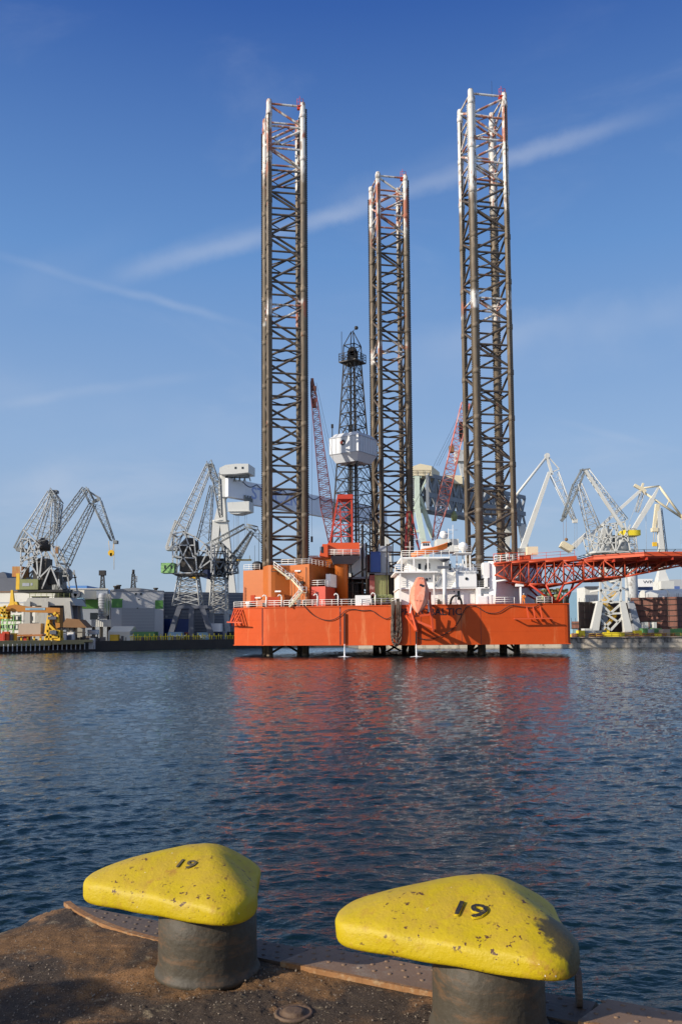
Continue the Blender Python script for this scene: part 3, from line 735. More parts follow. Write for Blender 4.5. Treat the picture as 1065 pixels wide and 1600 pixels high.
# ---- port side jack house, orange
def pl(*a): return [(P(x, 915, Y).x, Y) for x, Y in a]
jh = MB()
zt_ = P(445, 884, 167).z
jh.prism(chamfer(pl((411, 169.4), (419, 165.0), (453, 166.0), (483, 163.0), (541, 181), (470, 186)), (1,), 1.3), HT, zt_)
JH = jh.build('jack_house', m_orange, RIG)
s = MB().prism(pl((380, 172), (414, 169.5), (440, 186), (395, 186)), HT, P(400, 891, 171).z); s.build('side_house', m_orange, RIG)
s = MB().prism(pl((418, 164.9), (436, 165.1), (436, 169), (418, 169)), HT, HT+1.9); s.build('recess_panel', m_redorange, JH)
s = MB().prism(pl((484, 163.4), (508, 161.8), (538, 177), (512, 180)), HT, P(500, 917, 164).z); LH = s.build('lower_house', m_red, RIG)
for px, y, Y in ((465, 892, 164.3), (434, 924, 164.8), (403, 934, 169.9)): s = MB(); s.obb(P(px, y, Y), (.55, -.05, .0), (0, .18, 0), (0, 0, .14)); s.build('flood_lamp', m_white, JH)
s = MB().prism(pl((509, 166), (516, 165.6), (528, 170), (519, 171)), P(515, 917, 166).z, P(515, 897, 166).z)
s.build('white_cabinet', m_white, LH)
s = MB(); zl = P(500, 917, 164).z
s.rail([Vector((*p, zl)) for p in pl((484, 163.6), (508, 162.0), (537, 176.5))], 1.15, .05, 1.6)
s.build('handrail', m_rail, LH)
s = MB(); s.rail([Vector((*p, zt_)) for p in pl((440, 166.8), (482, 164.9), (540, 180.5))], 1.15, .045, 1.5); s.build('handrail', m_rail, JH); s = MB()
s.rail([Vector((*p, P(400, 891, 171).z)) for p in pl((381, 172.3), (406, 170.5))], 1.15, .045, 1.5)
s.build('handrail', m_rail, JH)
s = MB(); q = P(402, 888, 172); s.lathe(q+Vector((0, 0, -.3)), [(.9, 0), (1.0, .4), (1.0, 1.3), (.6, 1.6), (.1, 1.7)], 12); s.tube(q+Vector((.3, 0, 1)), q+Vector((.3, 0, 7.0)), .04, n=4); s.tube(q+Vector((-.5, 0, 1)), q+Vector((-.5, 0, 4.5)), .03, n=4)
s.build('vent_cowl', m_black, RIG)
# brown block at the back of the jack house top with the light pedestal deck
s = MB(); a = P(483, 880, 172); b_ = P(543, 869, 172); s.box(a.x+.5, b_.x, 174, 184, zt_, b_.z); s.build('winch_house', m_orange, RIG)
for a_ in ((483, 497, 868, 880, 178, 5), (497, 522, 870, 879, 179, 3)): s = MB(); quadbox(s, *a_); s.build('deck_locker', m_white, RIG)
s = MB()
for k in range(13): q = P(384.5, 946-k*2.2, 171.6); s.tube(q-Vector((.28, 0, 0)), q+Vector((.28, 0, 0)), .035, n=4)
for dx in (-.28, .28): s.tube(P(384.5, 947, 171.6)+Vector((dx, 0, 0)), P(384.5, 917, 171.6)+Vector((dx, 0, 0)), .04, n=4)
s.build('ladder', m_darkred, RIG)
for x, y0, y1, w, Y, mt in ((497, 925, 945, .45, 162.6, m_darkred), (522, 926, 945, .45, 169.0, m_darkred), (395, 930, 944, .4, 170.6, m_redorange), (440, 929, 944, .45, 164.9, m_orange), (446, 895, 900, .5, 165.2, m_dark), (471, 908, 912, .35, 163.5, m_dark)):
    q0, q1 = P(x, y1, Y), P(x, y0, Y); s = MB(); s.box(q0.x-w, q0.x+w, Y-.12, Y+.3, q0.z, q1.z); s.build('door', mt, JH)
s = MB(); s.path([P(430, 888, 164.9), P(424, 889, 164.8), P(424, 893, 164.8), P(437, 893, 164.9)], .06, 4); s.path([P(455, 900, 165), P(456, 945, 165)], .07, 5); s.path([P(478, 886, 163.2), P(478, 915, 163.1), P(466, 930, 163.6), P(466, 945, 163.6)], .06, 5); s.path([P(488, 915, 164), P(488, 890, 166), P(500, 890, 169)], .06, 5); s.build('conduit', m_dark, JH)
for px, Y in ((388, 171.3), (466, 163.6), (527, 172)):
    q = P(px, 941, Y-1); s = MB(); s.lathe((q.x, q.y, HT), [(.35, 0), (.35, .7), (.55, .9), (.55, 1.15), (.2, 1.3)], 10); s.build('deck_ventilator', m_rail, RIG)
# stairs
def stair(mb, rl, p, q, w, steps, sidev):
    p, q = Vector(p), Vector(q); sd = Vector(sidev).normalized()*w/2
    for k in (-1, 1): mb.beam(p+sd*k, q+sd*k, .10, .28)
    for i in range(steps): c = p.lerp(q, (i+.5)/steps); mb.obb(c, sd, Vector((q.x-p.x, q.y-p.y, 0)).normalized()*.14, (0, 0, .03))
    for k in (-1, 1):
        rl.tube(p+sd*k+Vector((0, 0, 1)), q+sd*k+Vector((0, 0, 1)), .05, n=4); rl.tube(p+sd*k+Vector((0, 0, .5)), q+sd*k+Vector((0, 0, .5)), .035, n=4)
        for i in range(5): c = p.lerp(q, i/4)+sd*k; rl.tube(c, c+Vector((0, 0, 1)), .04, n=4)
s = MB(); r = MB()
stair(s, r, P(428, 886, 164.2), P(452, 904, 163.9), 1.0, 14, (0, 1, 0)); stair(s, r, P(455, 905, 163.6), P(473, 925, 162.6), 1.0, 14, (0, 1, 0)); stair(s, r, P(471, 926, 161.9), P(452, 948.5, 161.9), 1.0, 14, (0, 1, 0))
for px, y, Y in ((453.5, 904.5, 163.8), (473, 926, 162.4)): c = P(px, y, Y); s.box(c.x-.7, c.x+.7, Y-.8, Y+.7, c.z-.12, c.z); r.rail([c+Vector((-.7, -.8, 0)), c+Vector((.7, -.8, 0)), c+Vector((.7, .7, 0))], 1.0, .045, .7, 2)
c = P(473, 926, 162.4); s.box(c.x-.6, c.x-.45, 162.2, 162.4, HT, c.z); s.box(c.x+.45, c.x+.6, 162.2, 162.4, HT, c.z)
ST = s.build('stair', m_beige, RIG); r.build('stair_rail', m_rail, ST)
# main deck handrail along the hull edge
s = MB(); ed = [Vector((p[0], p[1]+.35, HT)) for p in hp[:4]]
s.rail(ed[0:3]+[Vector((*[face(618, 944, -.3).x, face(618, 944, -.3).y], HT))], 1.15, .05, 1.9)
s.rail([face(773, 944, -.3).to_2d().to_3d()+Vector((0, 0, HT)), face(803, 944, -.3).to_2d().to_3d()+Vector((0, 0, HT))], 1.15, .05, 1.6)
s.rail([face(838, 944, -.3).to_2d().to_3d()+Vector((0, 0, HT)), face(862, 944, -.3).to_2d().to_3d()+Vector((0, 0, HT))], 1.15, .04, 1.6)
for px in (416, 440, 496, 528, 586):
    c = face(px, 945, -.15).to_2d().to_3d()+Vector((0, 0, HT)); s.path([c, c+Vector((0, 0, 1.9)), c+Vector((-.2, 0, 2.15)), c+Vector((-.5, 0, 2.2)), c+Vector((-.7, 0, 1.9))], .12, 6)
s.build('handrail', m_rail, RIG)
# deck clutter behind the rail
s = MB(); random.seed(5)
for i in range(70):
    px = random.choice((random.uniform(384, 480), random.uniform(545, 625), random.uniform(680, 700), random.uniform(840, 885), random.uniform(560, 620))); Y = face(px, 945).y+random.uniform(1.0, 5); c = P(px, 945, Y)
    w, h, d = random.uniform(.15, .7), random.uniform(.3, 1.3), random.uniform(.2, .6)
    (s.box(c.x-w, c.x+w, Y-d, Y+d, HT, HT+h) if random.random() < .6 else s.lathe((c.x, Y, HT), [(w*.6, 0), (w*.6, h), (w*.3, h*1.15)], 8))
s.build('deck_machinery', m_dark, RIG)
s = MB()
for px in (849, 856, 862, 868, 874): 
    Y = 158+random.uniform(0, 2); c = P(px, 936, Y); s.lathe((c.x, Y, HT), [(.55, 0), (.55, 1.5), (.3, 1.9)], 8); s.box(c.x-.8, c.x+.8, Y-.3, Y+.3, HT+1.2, HT+1.45)
for px in (590, 596, 602, 609): c = P(px, 940, 158.2); s.lathe((c.x, 158, HT+1.2), [(.62, -.12), (.75, 0), (.62, .12), (.5, 0)], 14, (0, 1, .2))
s.build('valve_manifold', m_olive, RIG)

# ---- derrick with its windbreak cabin
dz0 = 14.0; DY = 187.0; dc = P(553, 860, DY); dc.z = 0; th = math.radians(-34)
ux = Vector((math.cos(th), math.sin(th), 0)); uy = Vector((-ux.y, ux.x, 0))
def dsq(z, hw): return [dc+ux*hw*i+uy*hw*j+Vector((0, 0, z)) for i, j in ((-1, -1), (1, -1), (1, 1), (-1, 1))]
zc = P(553, 566, DY).z
def dhw(z): return 3.9+(1.35-3.9)*(z-dz0)/(zc-dz0)
d = MB(); nb = 17; lev = [dz0+(zc-dz0)*i/nb for i in range(nb+1)]
for k in range(4): d.beam(dsq(dz0, 3.9)[k], dsq(zc, 1.35)[k], .30)
for i in range(nb):
    a, b_ = dsq(lev[i], dhw(lev[i])), dsq(lev[i+1], dhw(lev[i+1]))
    for k in range(4):
        k2 = (k+1) % 4; m_ = (b_[k]+b_[k2])/2
        d.tube(a[k], m_, .10, n=4, cap=False); d.tube(a[k2], m_, .10, n=4, cap=False); d.tube(b_[k], b_[k2], .11, n=4, cap=False); d.tube((a[k]+a[k2])/2, b_[k], .06, n=4, cap=False)
DR = d.build('derrick', m_dark, RIG)
d = MB()
for ox, oy in ((-.9, .3), (-.2, -.6), (.6, -.2), (.15, .8)): d.tube(dc+ux*ox+uy*oy+Vector((0, 0, dz0-3)), dc+ux*ox*.7+uy*oy*.7+Vector((0, 0, zc)), .17)
for i in range(6): z = dz0+2+i*1.1; d.tube(dc+ux*(-.9+.3*i)+uy*-1.6+Vector((0, 0, dz0)), dc+ux*(-.7+.22*i)+uy*-.6+Vector((0, 0, zc-14)), .09)
d.build('drill_pipe', m_black, DR)
d = MB(); d.prism([(p.x, p.y) for p in dsq(0, 2.15)], zc-.25, zc); d.rail(dsq(zc, 2.1)+[dsq(zc, 2.1)[0]], 1.7, .06, 1.2)
d.build('crown_platform', m_dark, DR)
d = MB(); zt2 = P(548, 518, DY).z
for k in range(4): d.tube(dsq(zc, 1.5)[k], dsq(zc+3.6, 1.35)[k], .14); d.tube(dsq(zc+3.6, 1.35)[k], dc+ux*(.2 if k in (1, 2) else -.2)+Vector((0, 0, zt2)), .11); d.tube(dsq(zc+3.6, 1.35)[k], dsq(zc+3.6, 1.35)[(k+1) % 4], .10)
d.tube(dsq(zc, 1.5)[0], dsq(zc+3.6, 1.35)[1], .07); d.tube(dsq(zc, 1.5)[1], dsq(zc+3.6, 1.35)[2], .07)
d.box(dc.x-1.1, dc.x+1.1, DY-.8, DY+.8, zc+.2, zc+2.3); d.lathe(dc+Vector((0, -.5, zc+2.2)), [(1.0, -.3), (1.0, .3)], 14, (0, 1, 0))
d.tube(dc+Vector((-2.3, 0, zc+1)), dc+Vector((-2.3, 0, zc+6.8)), .06, n=4); d.tube(dc+Vector((0, 0, zt2)), dc+Vector((.8, 0, zt2+.6)), .06); d.ball(dc+Vector((.9, 0, zt2+.8)), .45, 8)
d.build('crown_block', m_black, DR)
# cabin: eight-sided skirt with sloped bottom, seen corner on
zA, zB, zC, zD = [P(553, y, DY).z for y in (725, 712, 687, 680)]
def csq(hx, hy): return [(dc+ux*hx*i+uy*hy*j).to_2d() for i, j in ((-1, -1), (1, -1), (1, 1), (-1, 1))]
d = MB()
for (h0, z0), (h1, z1) in ((((2.7), zA), (3.68, zB)), ((3.68, zB), (3.68, zC)), ((3.68, zC), (2.8, zD))):
    a = [Vector((p.x, p.y, z0)) for p in csq(h0, h0)]; b_ = [Vector((p.x, p.y, z1)) for p in csq(h1, h1)]
    d._add(a+b_, [(i, (i+1) % 4, 4+(i+1) % 4, 4+i) for i in range(4)])
a = [Vector((p.x, p.y, zA)) for p in csq(2.7, 2.7)]; d._add(a, [(3, 2, 1, 0)])
CB = d.build('windbreak_cabin', m_grey if False else M('cabin_white', (.52, .54, .57), .5, var=.05, dirt=(.4, .36, .32), damt=.4), DR)
d = MB()
for j in range(-3, 4):
    for e, s_ in ((-1, 0), (0, 1)):
        pt = (dc+ux*(j*1.0)+uy*-3.69) if s_ == 0 else (dc+ux*3.69+uy*(j*1.0))
        d.beam(pt+Vector((0, 0, zB)), pt+Vector((0, 0, zC)), .07)
for k in range(4): a, b_ = csq(3.72, 3.72)[k], csq(3.72, 3.72)[(k+1) % 4]; d.beam((a.x, a.y, zB), (b_.x, b_.y, zB), .12); d.beam((a.x, a.y, zC), (b_.x, b_.y, zC), .12)
d.build('panel_seam', m_grey, DR)
c = dc+uy*-3.74+ux*-.2+Vector((0, 0, (zB+zC)/2+.5))
d = MB(); d.lathe(c, [(.62, -.02), (.62, .02)], 20, uy); o_ = d.build('emblem', m_black, DR)
d = MB(); d.lathe(c+ux*-.28+Vector((0, 0, .05))-uy*.04, [(.34, -.02), (.34, .02)], 16, uy); d.build('emblem_orange', m_redorange, DR)
d = MB(); d.lathe(c+ux*.18+Vector((0, 0, -.12))-uy*.05, [(.17, -.02), (.17, .02)], 16, uy); d.build('emblem_white', m_white, DR)
d = MB(); q = P(519, 676, DY-2); d.tube(q+Vector((0, 0, -1)), q+Vector((0, 0, 1.6)), .12); d.box(q.x-.25, q.x+.25, q.y-.2, q.y+.2, q.z+1, q.z+1.8); d.build('lamp_post', m_black, DR)
# substructure under the derrick
d = MB()
for k in range(4): d.beam(dsq(HT, 4.2)[k], dsq(dz0, 3.9)[k], .6); d.beam(dsq(dz0, 4.2)[k], dsq(dz0, 4.2)[(k+1) % 4], .5, .8)
d.box(dc.x-4, dc.x+4, DY-3, DY+4, HT, dz0-1.5)
for i in range(26):
    px = random.uniform(541, 618); Y = random.uniform(172, 182); c = P(px, 900, Y); h = random.uniform(3, 13)
    d.tube((c.x, Y, HT), (c.x+random.uniform(-.6, .6), Y, HT+h), random.choice((.08, .12, .18)), n=5)
    if i % 3 == 0: d.tube((c.x-2, Y, HT+h*.7), (c.x+2, Y, HT+h*.7), .1, n=5)
d.build('substructure', m_dark, DR)

# ---- pedestal crane near the derrick
CK = MB(); zp = P(535, 877, 170).z; cc = P(533, 880, 170)
CK.lathe((cc.x, 170, 0), [(1.25, HT), (1.25, zp-.8), (1.7, zp+.2)], 20); 
CR = CK.build('pedestal_crane', m_orange, RIG)
s = MB(); a = P(512, 868, 168.5); b_ = P(561, 849, 168.5)
s.box(a.x, b_.x, 167, 173.5, a.z, b_.z); 
u0, u1 = P(499, 869, 167.2), P(512, 851, 167.2)
s._add([(u0.x, 166, u0.z), (u1.x, 166, u0.z-.3), (u1.x, 166, u1.z), (u0.x+.6, 166, u1.z), (u0.x, 168.6, u0.z), (u1.x, 168.6, u0.z-.3), (u1.x, 168.6, u1.z), (u0.x+.6, 168.6, u1.z)], [(0, 1, 2, 3), (7, 6, 5, 4), (0, 4, 5, 1), (1, 5, 6, 2), (2, 6, 7, 3), (3, 7, 4, 0)])
s.build('machinery_house', M('crane_house_red', (.62, .085, .02), .5, var=.1), CR)
s = MB(); w0, w1 = P(499.6, 864, 166), P(505, 854, 166); s.box(w0.x+.2, w1.x, 165.95, 166.0, w0.z, w1.z); s.box(u0.x+.12, u0.x+.2, 166.3, 168.2, w0.z, w1.z); s.build('cab_window', m_glass, CR)
s = MB(); e0, e1 = P(500, 869.5, 168), P(566, 869.5, 168); zb2 = P(530, 881, 168).z
t1 = [(e0.x+2, 166.5), (e1.x-.5, 166.5), (e1.x-.5, 174), (e0.x+2, 174)]; t0 = [(cc.x-1.5, 168), (cc.x+2.2, 168), (cc.x+2.2, 172), (cc.x-1.5, 172)]
A_ = [Vector((*p, zb2)) for p in t0]; B__ = [Vector((*p, e0.z)) for p in t1]; s._add(A_+B__, [(3, 2, 1, 0), (4, 5, 6, 7)]+[(i, (i+1) % 4, 4+(i+1) % 4, 4+i) for i in range(4)])
s.build('slewing_frame', m_dgrey, CR)
s = MB(); s.rail([Vector((P(509, 869, 166).x, 166.3, e0.z)), Vector((P(562, 869, 166).x, 166.3, e0.z)), Vector((P(562, 869, 166).x, 173, e0.z))], 1.15, .05, 1.5, 4); s.build('handrail', m_rail, CR)
s = MB()
for Y in (168, 171.5):
    s.beam(P(515, 850, Y), P(528, 776, Y), .34); s.beam(P(550, 850, Y), P(549, 776, Y), .34); s.beam(P(533, 850, Y), P(531, 790, Y), .22)
    for y0, y1 in ((838, 820), (820, 800), (800, 780)):
        f_ = lambda y: 515+(850-y)/74*13
        s.beam(P(f_(y0), y0, Y), P(550, y0, Y), .18); s.beam(P(f_(y0), y0, Y), P(550, y1, Y), .15); s.beam(P(550, y0, Y), P(f_(y1), y1, Y), .15)
for y in (840, 815, 790): s.beam(P(515+(850-y)/74*13, y, 168), P(515+(850-y)/74*13, y, 171.5), .18); s.beam(P(550, y, 168), P(550, y, 171.5), .18)
s.box(P(527, 776, 168).x, P(551, 776, 168).x, 167.6, 172, P(530, 780, 168).z, P(530, 773, 168).z)
s.build('gantry_frame', m_red, CR)
s = MB(); B0, B1 = P(517, 852, 168.8), P(490.5, 622, 171); mid = B0.lerp(B1, .25)
s.girder(B0, mid, 1.6, .6, 2.0, 2.3, 6, .09, .045, (0, 1, 0)); s.girder(mid, B1, 2.0, 2.3, 1.2, 1.1, 26, .09, .045, (0, 1, 0)); BM = s.build('boom', m_darkred, CR)
s = MB(); s.girder(B1, P(487.5, 597, 171.2), 1.2, 1.1, .9, .5, 5, .12, .07); s.box(P(485.5, 600, 171).x, P(490, 600, 171).x, 170.5, 171.8, P(488, 604, 171).z, P(488, 592, 171).z)
for y0, y1 in ((603, 609), (622, 628), (628, 636)): q0, q1 = P(487.5, y1, 170.6), P(494, y0, 170.6); s.box(q0.x, q1.x, 170.6, 171.6, q0.z, q1.z)
s.build('boom_head', M('boom_head_brown', (.11, .035, .025), .6, var=.3), CR)
s = MB()
for dx in (0, .5): s.tube(P(490, 598, 171)+Vector((dx, 0, 0)), P(529, 776, 169.5)+Vector((dx, 0, 0)), .025, n=4)
s.tube(P(487.5, 600, 171), P(487, 838, 171), .022, n=4); q = P(487, 843, 171); s.box(q.x-.2, q.x+.2, 170.8, 171.2, q.z-.5, q.z+.6); s.build('hoist_rope', m_black, CR)

# ---- containers and boxes on the drill deck
def cargo(name, px0, px1, y0, y1, Y, dep, mat, label, cat='container', ribs=True, rot=0, zfloor=None, group=None):
    a, b_ = P(px0, y1, Y), P(px1, y0, Y); z0 = zfloor if zfloor is not None else a.z
    s = MB(); s.box(a.x, b_.x, Y, Y+dep, z0, b_.z); o = s.build(name, mat); tag(o, label, cat, group)
    if ribs:
        r_ = MB(); n = max(3, int((b_.x-a.x)/.45))
        for i in range(n): x = a.x+(b_.x-a.x)*(i+.5)/n; r_.box(x-.07, x+.07, Y-.05, Y-.003, z0+.15, b_.z-.15)
        nd = max(3, int(dep/.5))
        for i in range(nd): y = Y+dep*(i+.5)/nd; r_.box(a.x-.05, a.x-.003, y-.07, y+.07, z0+.15, b_.z-.15); r_.box(b_.x+.003, b_.x+.05, y-.07, y+.07, z0+.15, b_.z-.15)
        r_.build('corrugation', mat, o)
        f_ = MB()
        for x in (a.x+.06, b_.x-.06): f_.box(x-.08, x+.08, Y-.08, Y-.004, z0, b_.z)
        for z in (z0+.08, b_.z-.08): f_.box(a.x+.14, b_.x-.14, Y-.08, Y-.004, z-.08, z+.08)
        f_.build('frame', mat, o)
    return o
zdk = P(585, 895, 172).z
s = MB(); s.prism(pl((576, 171), (620, 171), (624, 184), (576, 184)), zdk-.5, zdk-.05); s.prism(pl((541, 171), (576, 171), (576, 184), (541, 184)), zdk-1.2, zdk-.8); s.build('drill_deck', m_dgrey, RIG)
cargo('shipping_container', 578.5, 594, 862, 894, 172, 6, m_blue, 'dark blue upright container on the drill deck left of the grey one')
cargo('shipping_container', 594.5, 607, 862, 895, 172.4, 6, m_grey, 'pale grey container on the drill deck right of the blue one')
cargo('steel_cabin', 592, 612, 853, 861.5, 172, 5, m_grey, 'grey cabin with a lamp on top of the blue and grey containers', 'cabin', False, zfloor=P(600, 861.6, 172).z+.02)
s = MB(); quadbox(s, 545, 571, 872, 905, 173, 6); quadbox(s, 558, 570, 849, 872, 174, 3); s.build('mud_house', m_white, RIG)
for a_ in ((571.5, 577, 866, 893, 172.5, 4), (577, 585, 896, 931, 171, 6)): s = MB(); quadbox(s, *a_); s.build('red_locker', m_darkred, RIG)
cargo('wooden_store', 585.5, 606, 896, 931, 171.5, 5, m_olive, 'weathered olive ribbed store under the blue container', 'store', True)
for a_ in ((606, 624, 898, 935, 173, 6), (541, 560, 908, 941, 174, 6)): s = MB(); quadbox(s, *a_); s.build('gap_shade', m_black, RIG)  # solid black boxes standing in for the shade of deck openings
s = MB(); q = P(585, 898, 170); s.tube(P(545, 905, 171), P(572, 888, 171), .15); s.tube(P(572, 850, 171), P(573, 930, 171), .2); s.tube(P(578, 800, 172), P(577, 930, 172), .16); s.tube(P(566, 820, 172), P(566, 930, 172), .25); s.tube(P(604, 850, 171), P(604, 930, 171), .14)
s.build('pipe_stack', m_dark, RIG)
cargo('tool_box', 555, 579, 930, 947, 158.6, 1.8, m_white, 'white steel box on the main deck behind the handrail', 'box', False, zfloor=HT)

# ---- white accommodation block
def pz(px, y, Y): return P(px, y, Y).z
z1, z2, z3 = pz(650, 918.5, 158.5), pz(650, 893.5, 158.5), pz(650, 871, 158.5)
def bx(mb, px0, px1, Y0, Y1, z0, z_1): return mb.box(P(px0, 915, Y0).x, P(px1, 915, Y0).x, Y0, Y1, z0, z_1)
s = MB(); bx(s, 622, 764, 158.8, 172, HT, z1-.1); bx(s, 622, 716, 158.9, 171, z1, z2-.1); bx(s, 637, 702, 160.2, 170, z2, z3-.1)
bx(s, 702, 745, 164, 170, z2, z3-1.5)
ACC = s.build('accommodation', m_white, RIG)
for a_ in ((621, 764, 157.6, 171, z1-.25, z1), (617, 684, 157.0, 170.5, z2-.25, z2), (627, 703, 157.4, 170, z3-.3, z3)):
    s = MB(); bx(s, *a_); s.build('deck_slab', m_white, ACC)
s = MB(); bx(s, 712, 744, 157.5, 163, z1+.05, pz(728, 892, 157.5)); 
s.build('control_house', m_white, ACC)
text('BAR S1750 KR', .62, P(714.5, 896.5, 157.40), (1, 0, 0), (0, 0, 1), m_grey, ACC, 'house_lettering', .01, 1)
s = MB(); bx(s, 755, 764.5, 157.8, 160.5, pz(760, 903, 158), pz(760, 879, 158)); bx(s, 757, 761.5, 157.6, 159, pz(760, 919, 158), pz(760, 903, 158)); s.build('vent_trunk', m_white, ACC)
RJ = MB().prism(pl((763, 158.4), (774, 157.9), (846, 175.5), (830, 182), (760, 182)), HT, pz(790, 880, 163)).build('jack_house', M('jack_house_grey_white', (.82, .81, .82), .55, var=.06, dirt=(.4, .36, .32), damt=.5, dthr=.6), RIG, label='grey white jack house round the right leg')
s = MB(); c = P(811, 890, 166); s.lathe((c.x, c.y-.3, 0), [(.85, pz(811, 912, 166)), (.85, pz(811, 880, 166)), (.6, pz(811, 878, 166))], 16); s.build('tank', m_white, RJ)
# openings: portholes, doors, lockers on the white fronts
for px, y, Y, r_ in ((728.3, 904.2, 157.45, .27), (666, 905.8, 158.85, .28), (671, 904, 158.85, .14)):
    MB().lathe(P(px, y, Y), [(r_, -.06), (r_, .0)], 14, (0, 1, 0)).build('porthole', m_glass, ACC)
for px, y, Y, w, h in ((655, 885, 160.15, .25, .5), (668, 884.5, 160.15, .35, .5), (702.5, 886, 160.15, .2, .6), (716, 930, 158.75, .22, .8), (683, 906, 158.85, .5, .2), (726, 880, 163.95, .22, .4), (647, 888, 160.15, .2, .5), (709, 925, 158.75, .12, .2), (664, 887, 160.15, .1, .45)):
    c = P(px, y, Y); MB().box(c.x-w, c.x+w, Y-.04, Y+.02, c.z-h, c.z+h).build('window', m_glass, ACC)
for px, y, w in ((630, 909, .5), (688, 936, .5), (706, 934, .55), (737, 934, .5), (645, 886, .45), (692, 886, .5)):
    Y = 158.75 if y > 900 else 160.15; c = P(px, y, Y); MB().box(c.x-w, c.x+w, Y-.05, Y+.02, c.z-1.0, c.z+1.0).build('door', m_rail, ACC)
# pillars, shadows casters, rails, stair
s = MB()
for px, y0, y1, Y in ((627, 869, 893, 157.5), (668, 871, 893, 157.5), (646, 871, 893, 157.5), (624.5, 893, 945, 157.3), (640, 919, 945, 157.6), (677, 893, 945, 157.6), (727, 863, 892, 158.5), (733.5, 863, 892, 158.5), (713, 863, 892, 158.5), (743, 900, 945, 157.7), (719, 880, 892, 158.5)):
    c = P(px, y0, Y); s = MB(); s.box(c.x-.13, c.x+.13, Y-.13, Y+.13, P(px, y1, Y).z, c.z); s.build('pillar', m_rail, ACC)
s = MB(); e = lambda px, Y, z: Vector((P(px, 900, Y).x, Y, z))
s.rail([e(626.5, 166, z3), e(627.5, 157.6, z3), e(702, 157.6, z3)], 1.15, .05, 1.5); s.rail([e(616.5, 165, z2), e(617.5, 157.2, z2), e(637, 157.2, z2)], 1.1, .05, 1.4)
s.rail([e(623, 157.8, z1), e(640, 157.8, z1)], 1.1, .04, 1.4)
s.rail([e(712, 158.4, z2+.1), e(752, 158.4, z2+.1)], 1.2, .045, 1.4, 4)
s.rail([e(679, 157.9, HT+.0), e(700, 157.9, HT)], 1.1, .04, 1.4); s.rail([e(700, 158.0, z1), e(764, 158.0, z1)], 1.1, .035, 1.8)
s.build('handrail', m_rail, ACC)
s = MB(); r = MB(); stair(s, r, P(694, 893, 158.2), P(679, 917, 158.2), .9, 12, (0, 1, 0)); s.build('stair', m_grey, ACC); r.build('stair_rail', m_rail, ACC)
zl2 = pz(720, 863.5, 158.5); s = MB(); bx(s, 711, 737, 158, 163, zl2-.15, zl2); s.rail([e(711, 158.1, zl2), e(737, 158.1, zl2), e(737, 163, zl2)], 1.2, .05, 1.2, 4); s.build('radar_deck', m_rail, ACC)
c = P(723, 853, 160); MB().lathe((c.x, 160, zl2), [(.25, 0), (.3, .5), (.75, .75), (.9, 1.25), (.7, 1.8), (.1, 2.1)], 14).build('radar_dome', m_rail, ACC)
s = MB(); quadbox(s, 682, 716, 842, 862, 172, 5); s.build('top_house', m_cwhite, ACC)
c = P(693, 836, 171); MB().lathe((c.x, 171, c.z), [(.9, 0), (.8, .25), (.1, .5)], 14, (.3, -1, .3)).build('satellite_dish', m_rail, ACC)
s = MB(); 
for px, y0, y1, Y in ((707, 862, 820, 168), (700, 862, 826, 170), (640, 862, 846, 160), (655, 845, 834, 162)):
    s = MB(); a, b_ = P(px, y0, Y), P(px, y1, Y); s.tube(a, b_, .06, n=4); s.tube(b_+Vector((-.9, 0, -1)), b_+Vector((.9, 0, -1)), .04, n=4); s.build('aerial_mast', m_rail, ACC)
s = MB(); c = P(723, 874, 159); s.beam(P(723, 892, 159), P(722, 862, 162.5), .18); s.path([P(714, 905, 158), P(700, 870, 158)], .05); s.build('brace', m_rail, ACC)
# white light pole with a floodlight cap
s = MB(); c = P(694, 915, 156.2); s.tube((c.x, 156.4, HT-1.2), (c.x, 156.4, pz(694, 889, 156.4)), .33, n=10); s.tube((c.x, 156.4, pz(694, 889, 156.4)), (c.x, 156.4, pz(694, 874, 156.4)), .16, n=8)
PL = s.build('light_pole', m_rail, RIG); s = MB(); s.lathe((c.x, 156.4, pz(694, 873.5, 156.4)), [(.35, -.5), (1.05, -.1), (1.05, .02), (.3, .12)], 12); s.box(c.x-1.2, c.x+1.0, 156.1, 156.7, pz(694, 888.5, 156.4), pz(694, 884.5, 156.4)); s.build('floodlight', m_dgrey, PL)
# white deck lockers and pipes in front of the right jack house
s = MB(); a, b_ = P(773, 912, 156.6), P(775, 906, 156.6)
s.path([P(773, 944, 156.6), P(774, 908, 156.6), P(802, 905, 156.8), P(809, 901, 157)], .16, 8); s.build('vent_pipe', m_rail, RJ)
s = MB(); c = P(750, 937, 157.2)
for px, y0, y1, w, Y in ((753, 931, 944, .9, 157.2), (762, 928, 942, .7, 157.4), (768, 930, 944, .5, 157.5), (748, 919, 944, .35, 157.5)): c = P(px, y0, Y); s = MB(); s.box(c.x-w, c.x+w, Y, Y+1, HT, c.z); s.box(c.x-w*.8, c.x+w*.8, Y-.04, Y-.003, HT+.2, c.z-.2); s.build('deck_locker', m_white, RIG)
s = MB(); c = P(813, 930, 157); s.tube((c.x, 157, HT), (c.x, 157, HT+3.1), .22); s.box(c.x-.9, c.x+.5, 156.7, 157.3, HT+3.1, HT+3.6); s.build('deck_vent', m_white, RIG)
c = face(712, 944, -.6); s = MB(); pts = [Vector((c.x+math.cos(a)*1.0, c.y, HT+math.sin(a)*1.55)) for a in np.linspace(0, math.pi, 9)]; s.path(pts, .2, 6); s.build('fairlead', m_black, RIG)
s = MB(); a = P(841, 930, 159.5); s.box(a.x, a.x+.2, 159, 163, HT, HT+1); 
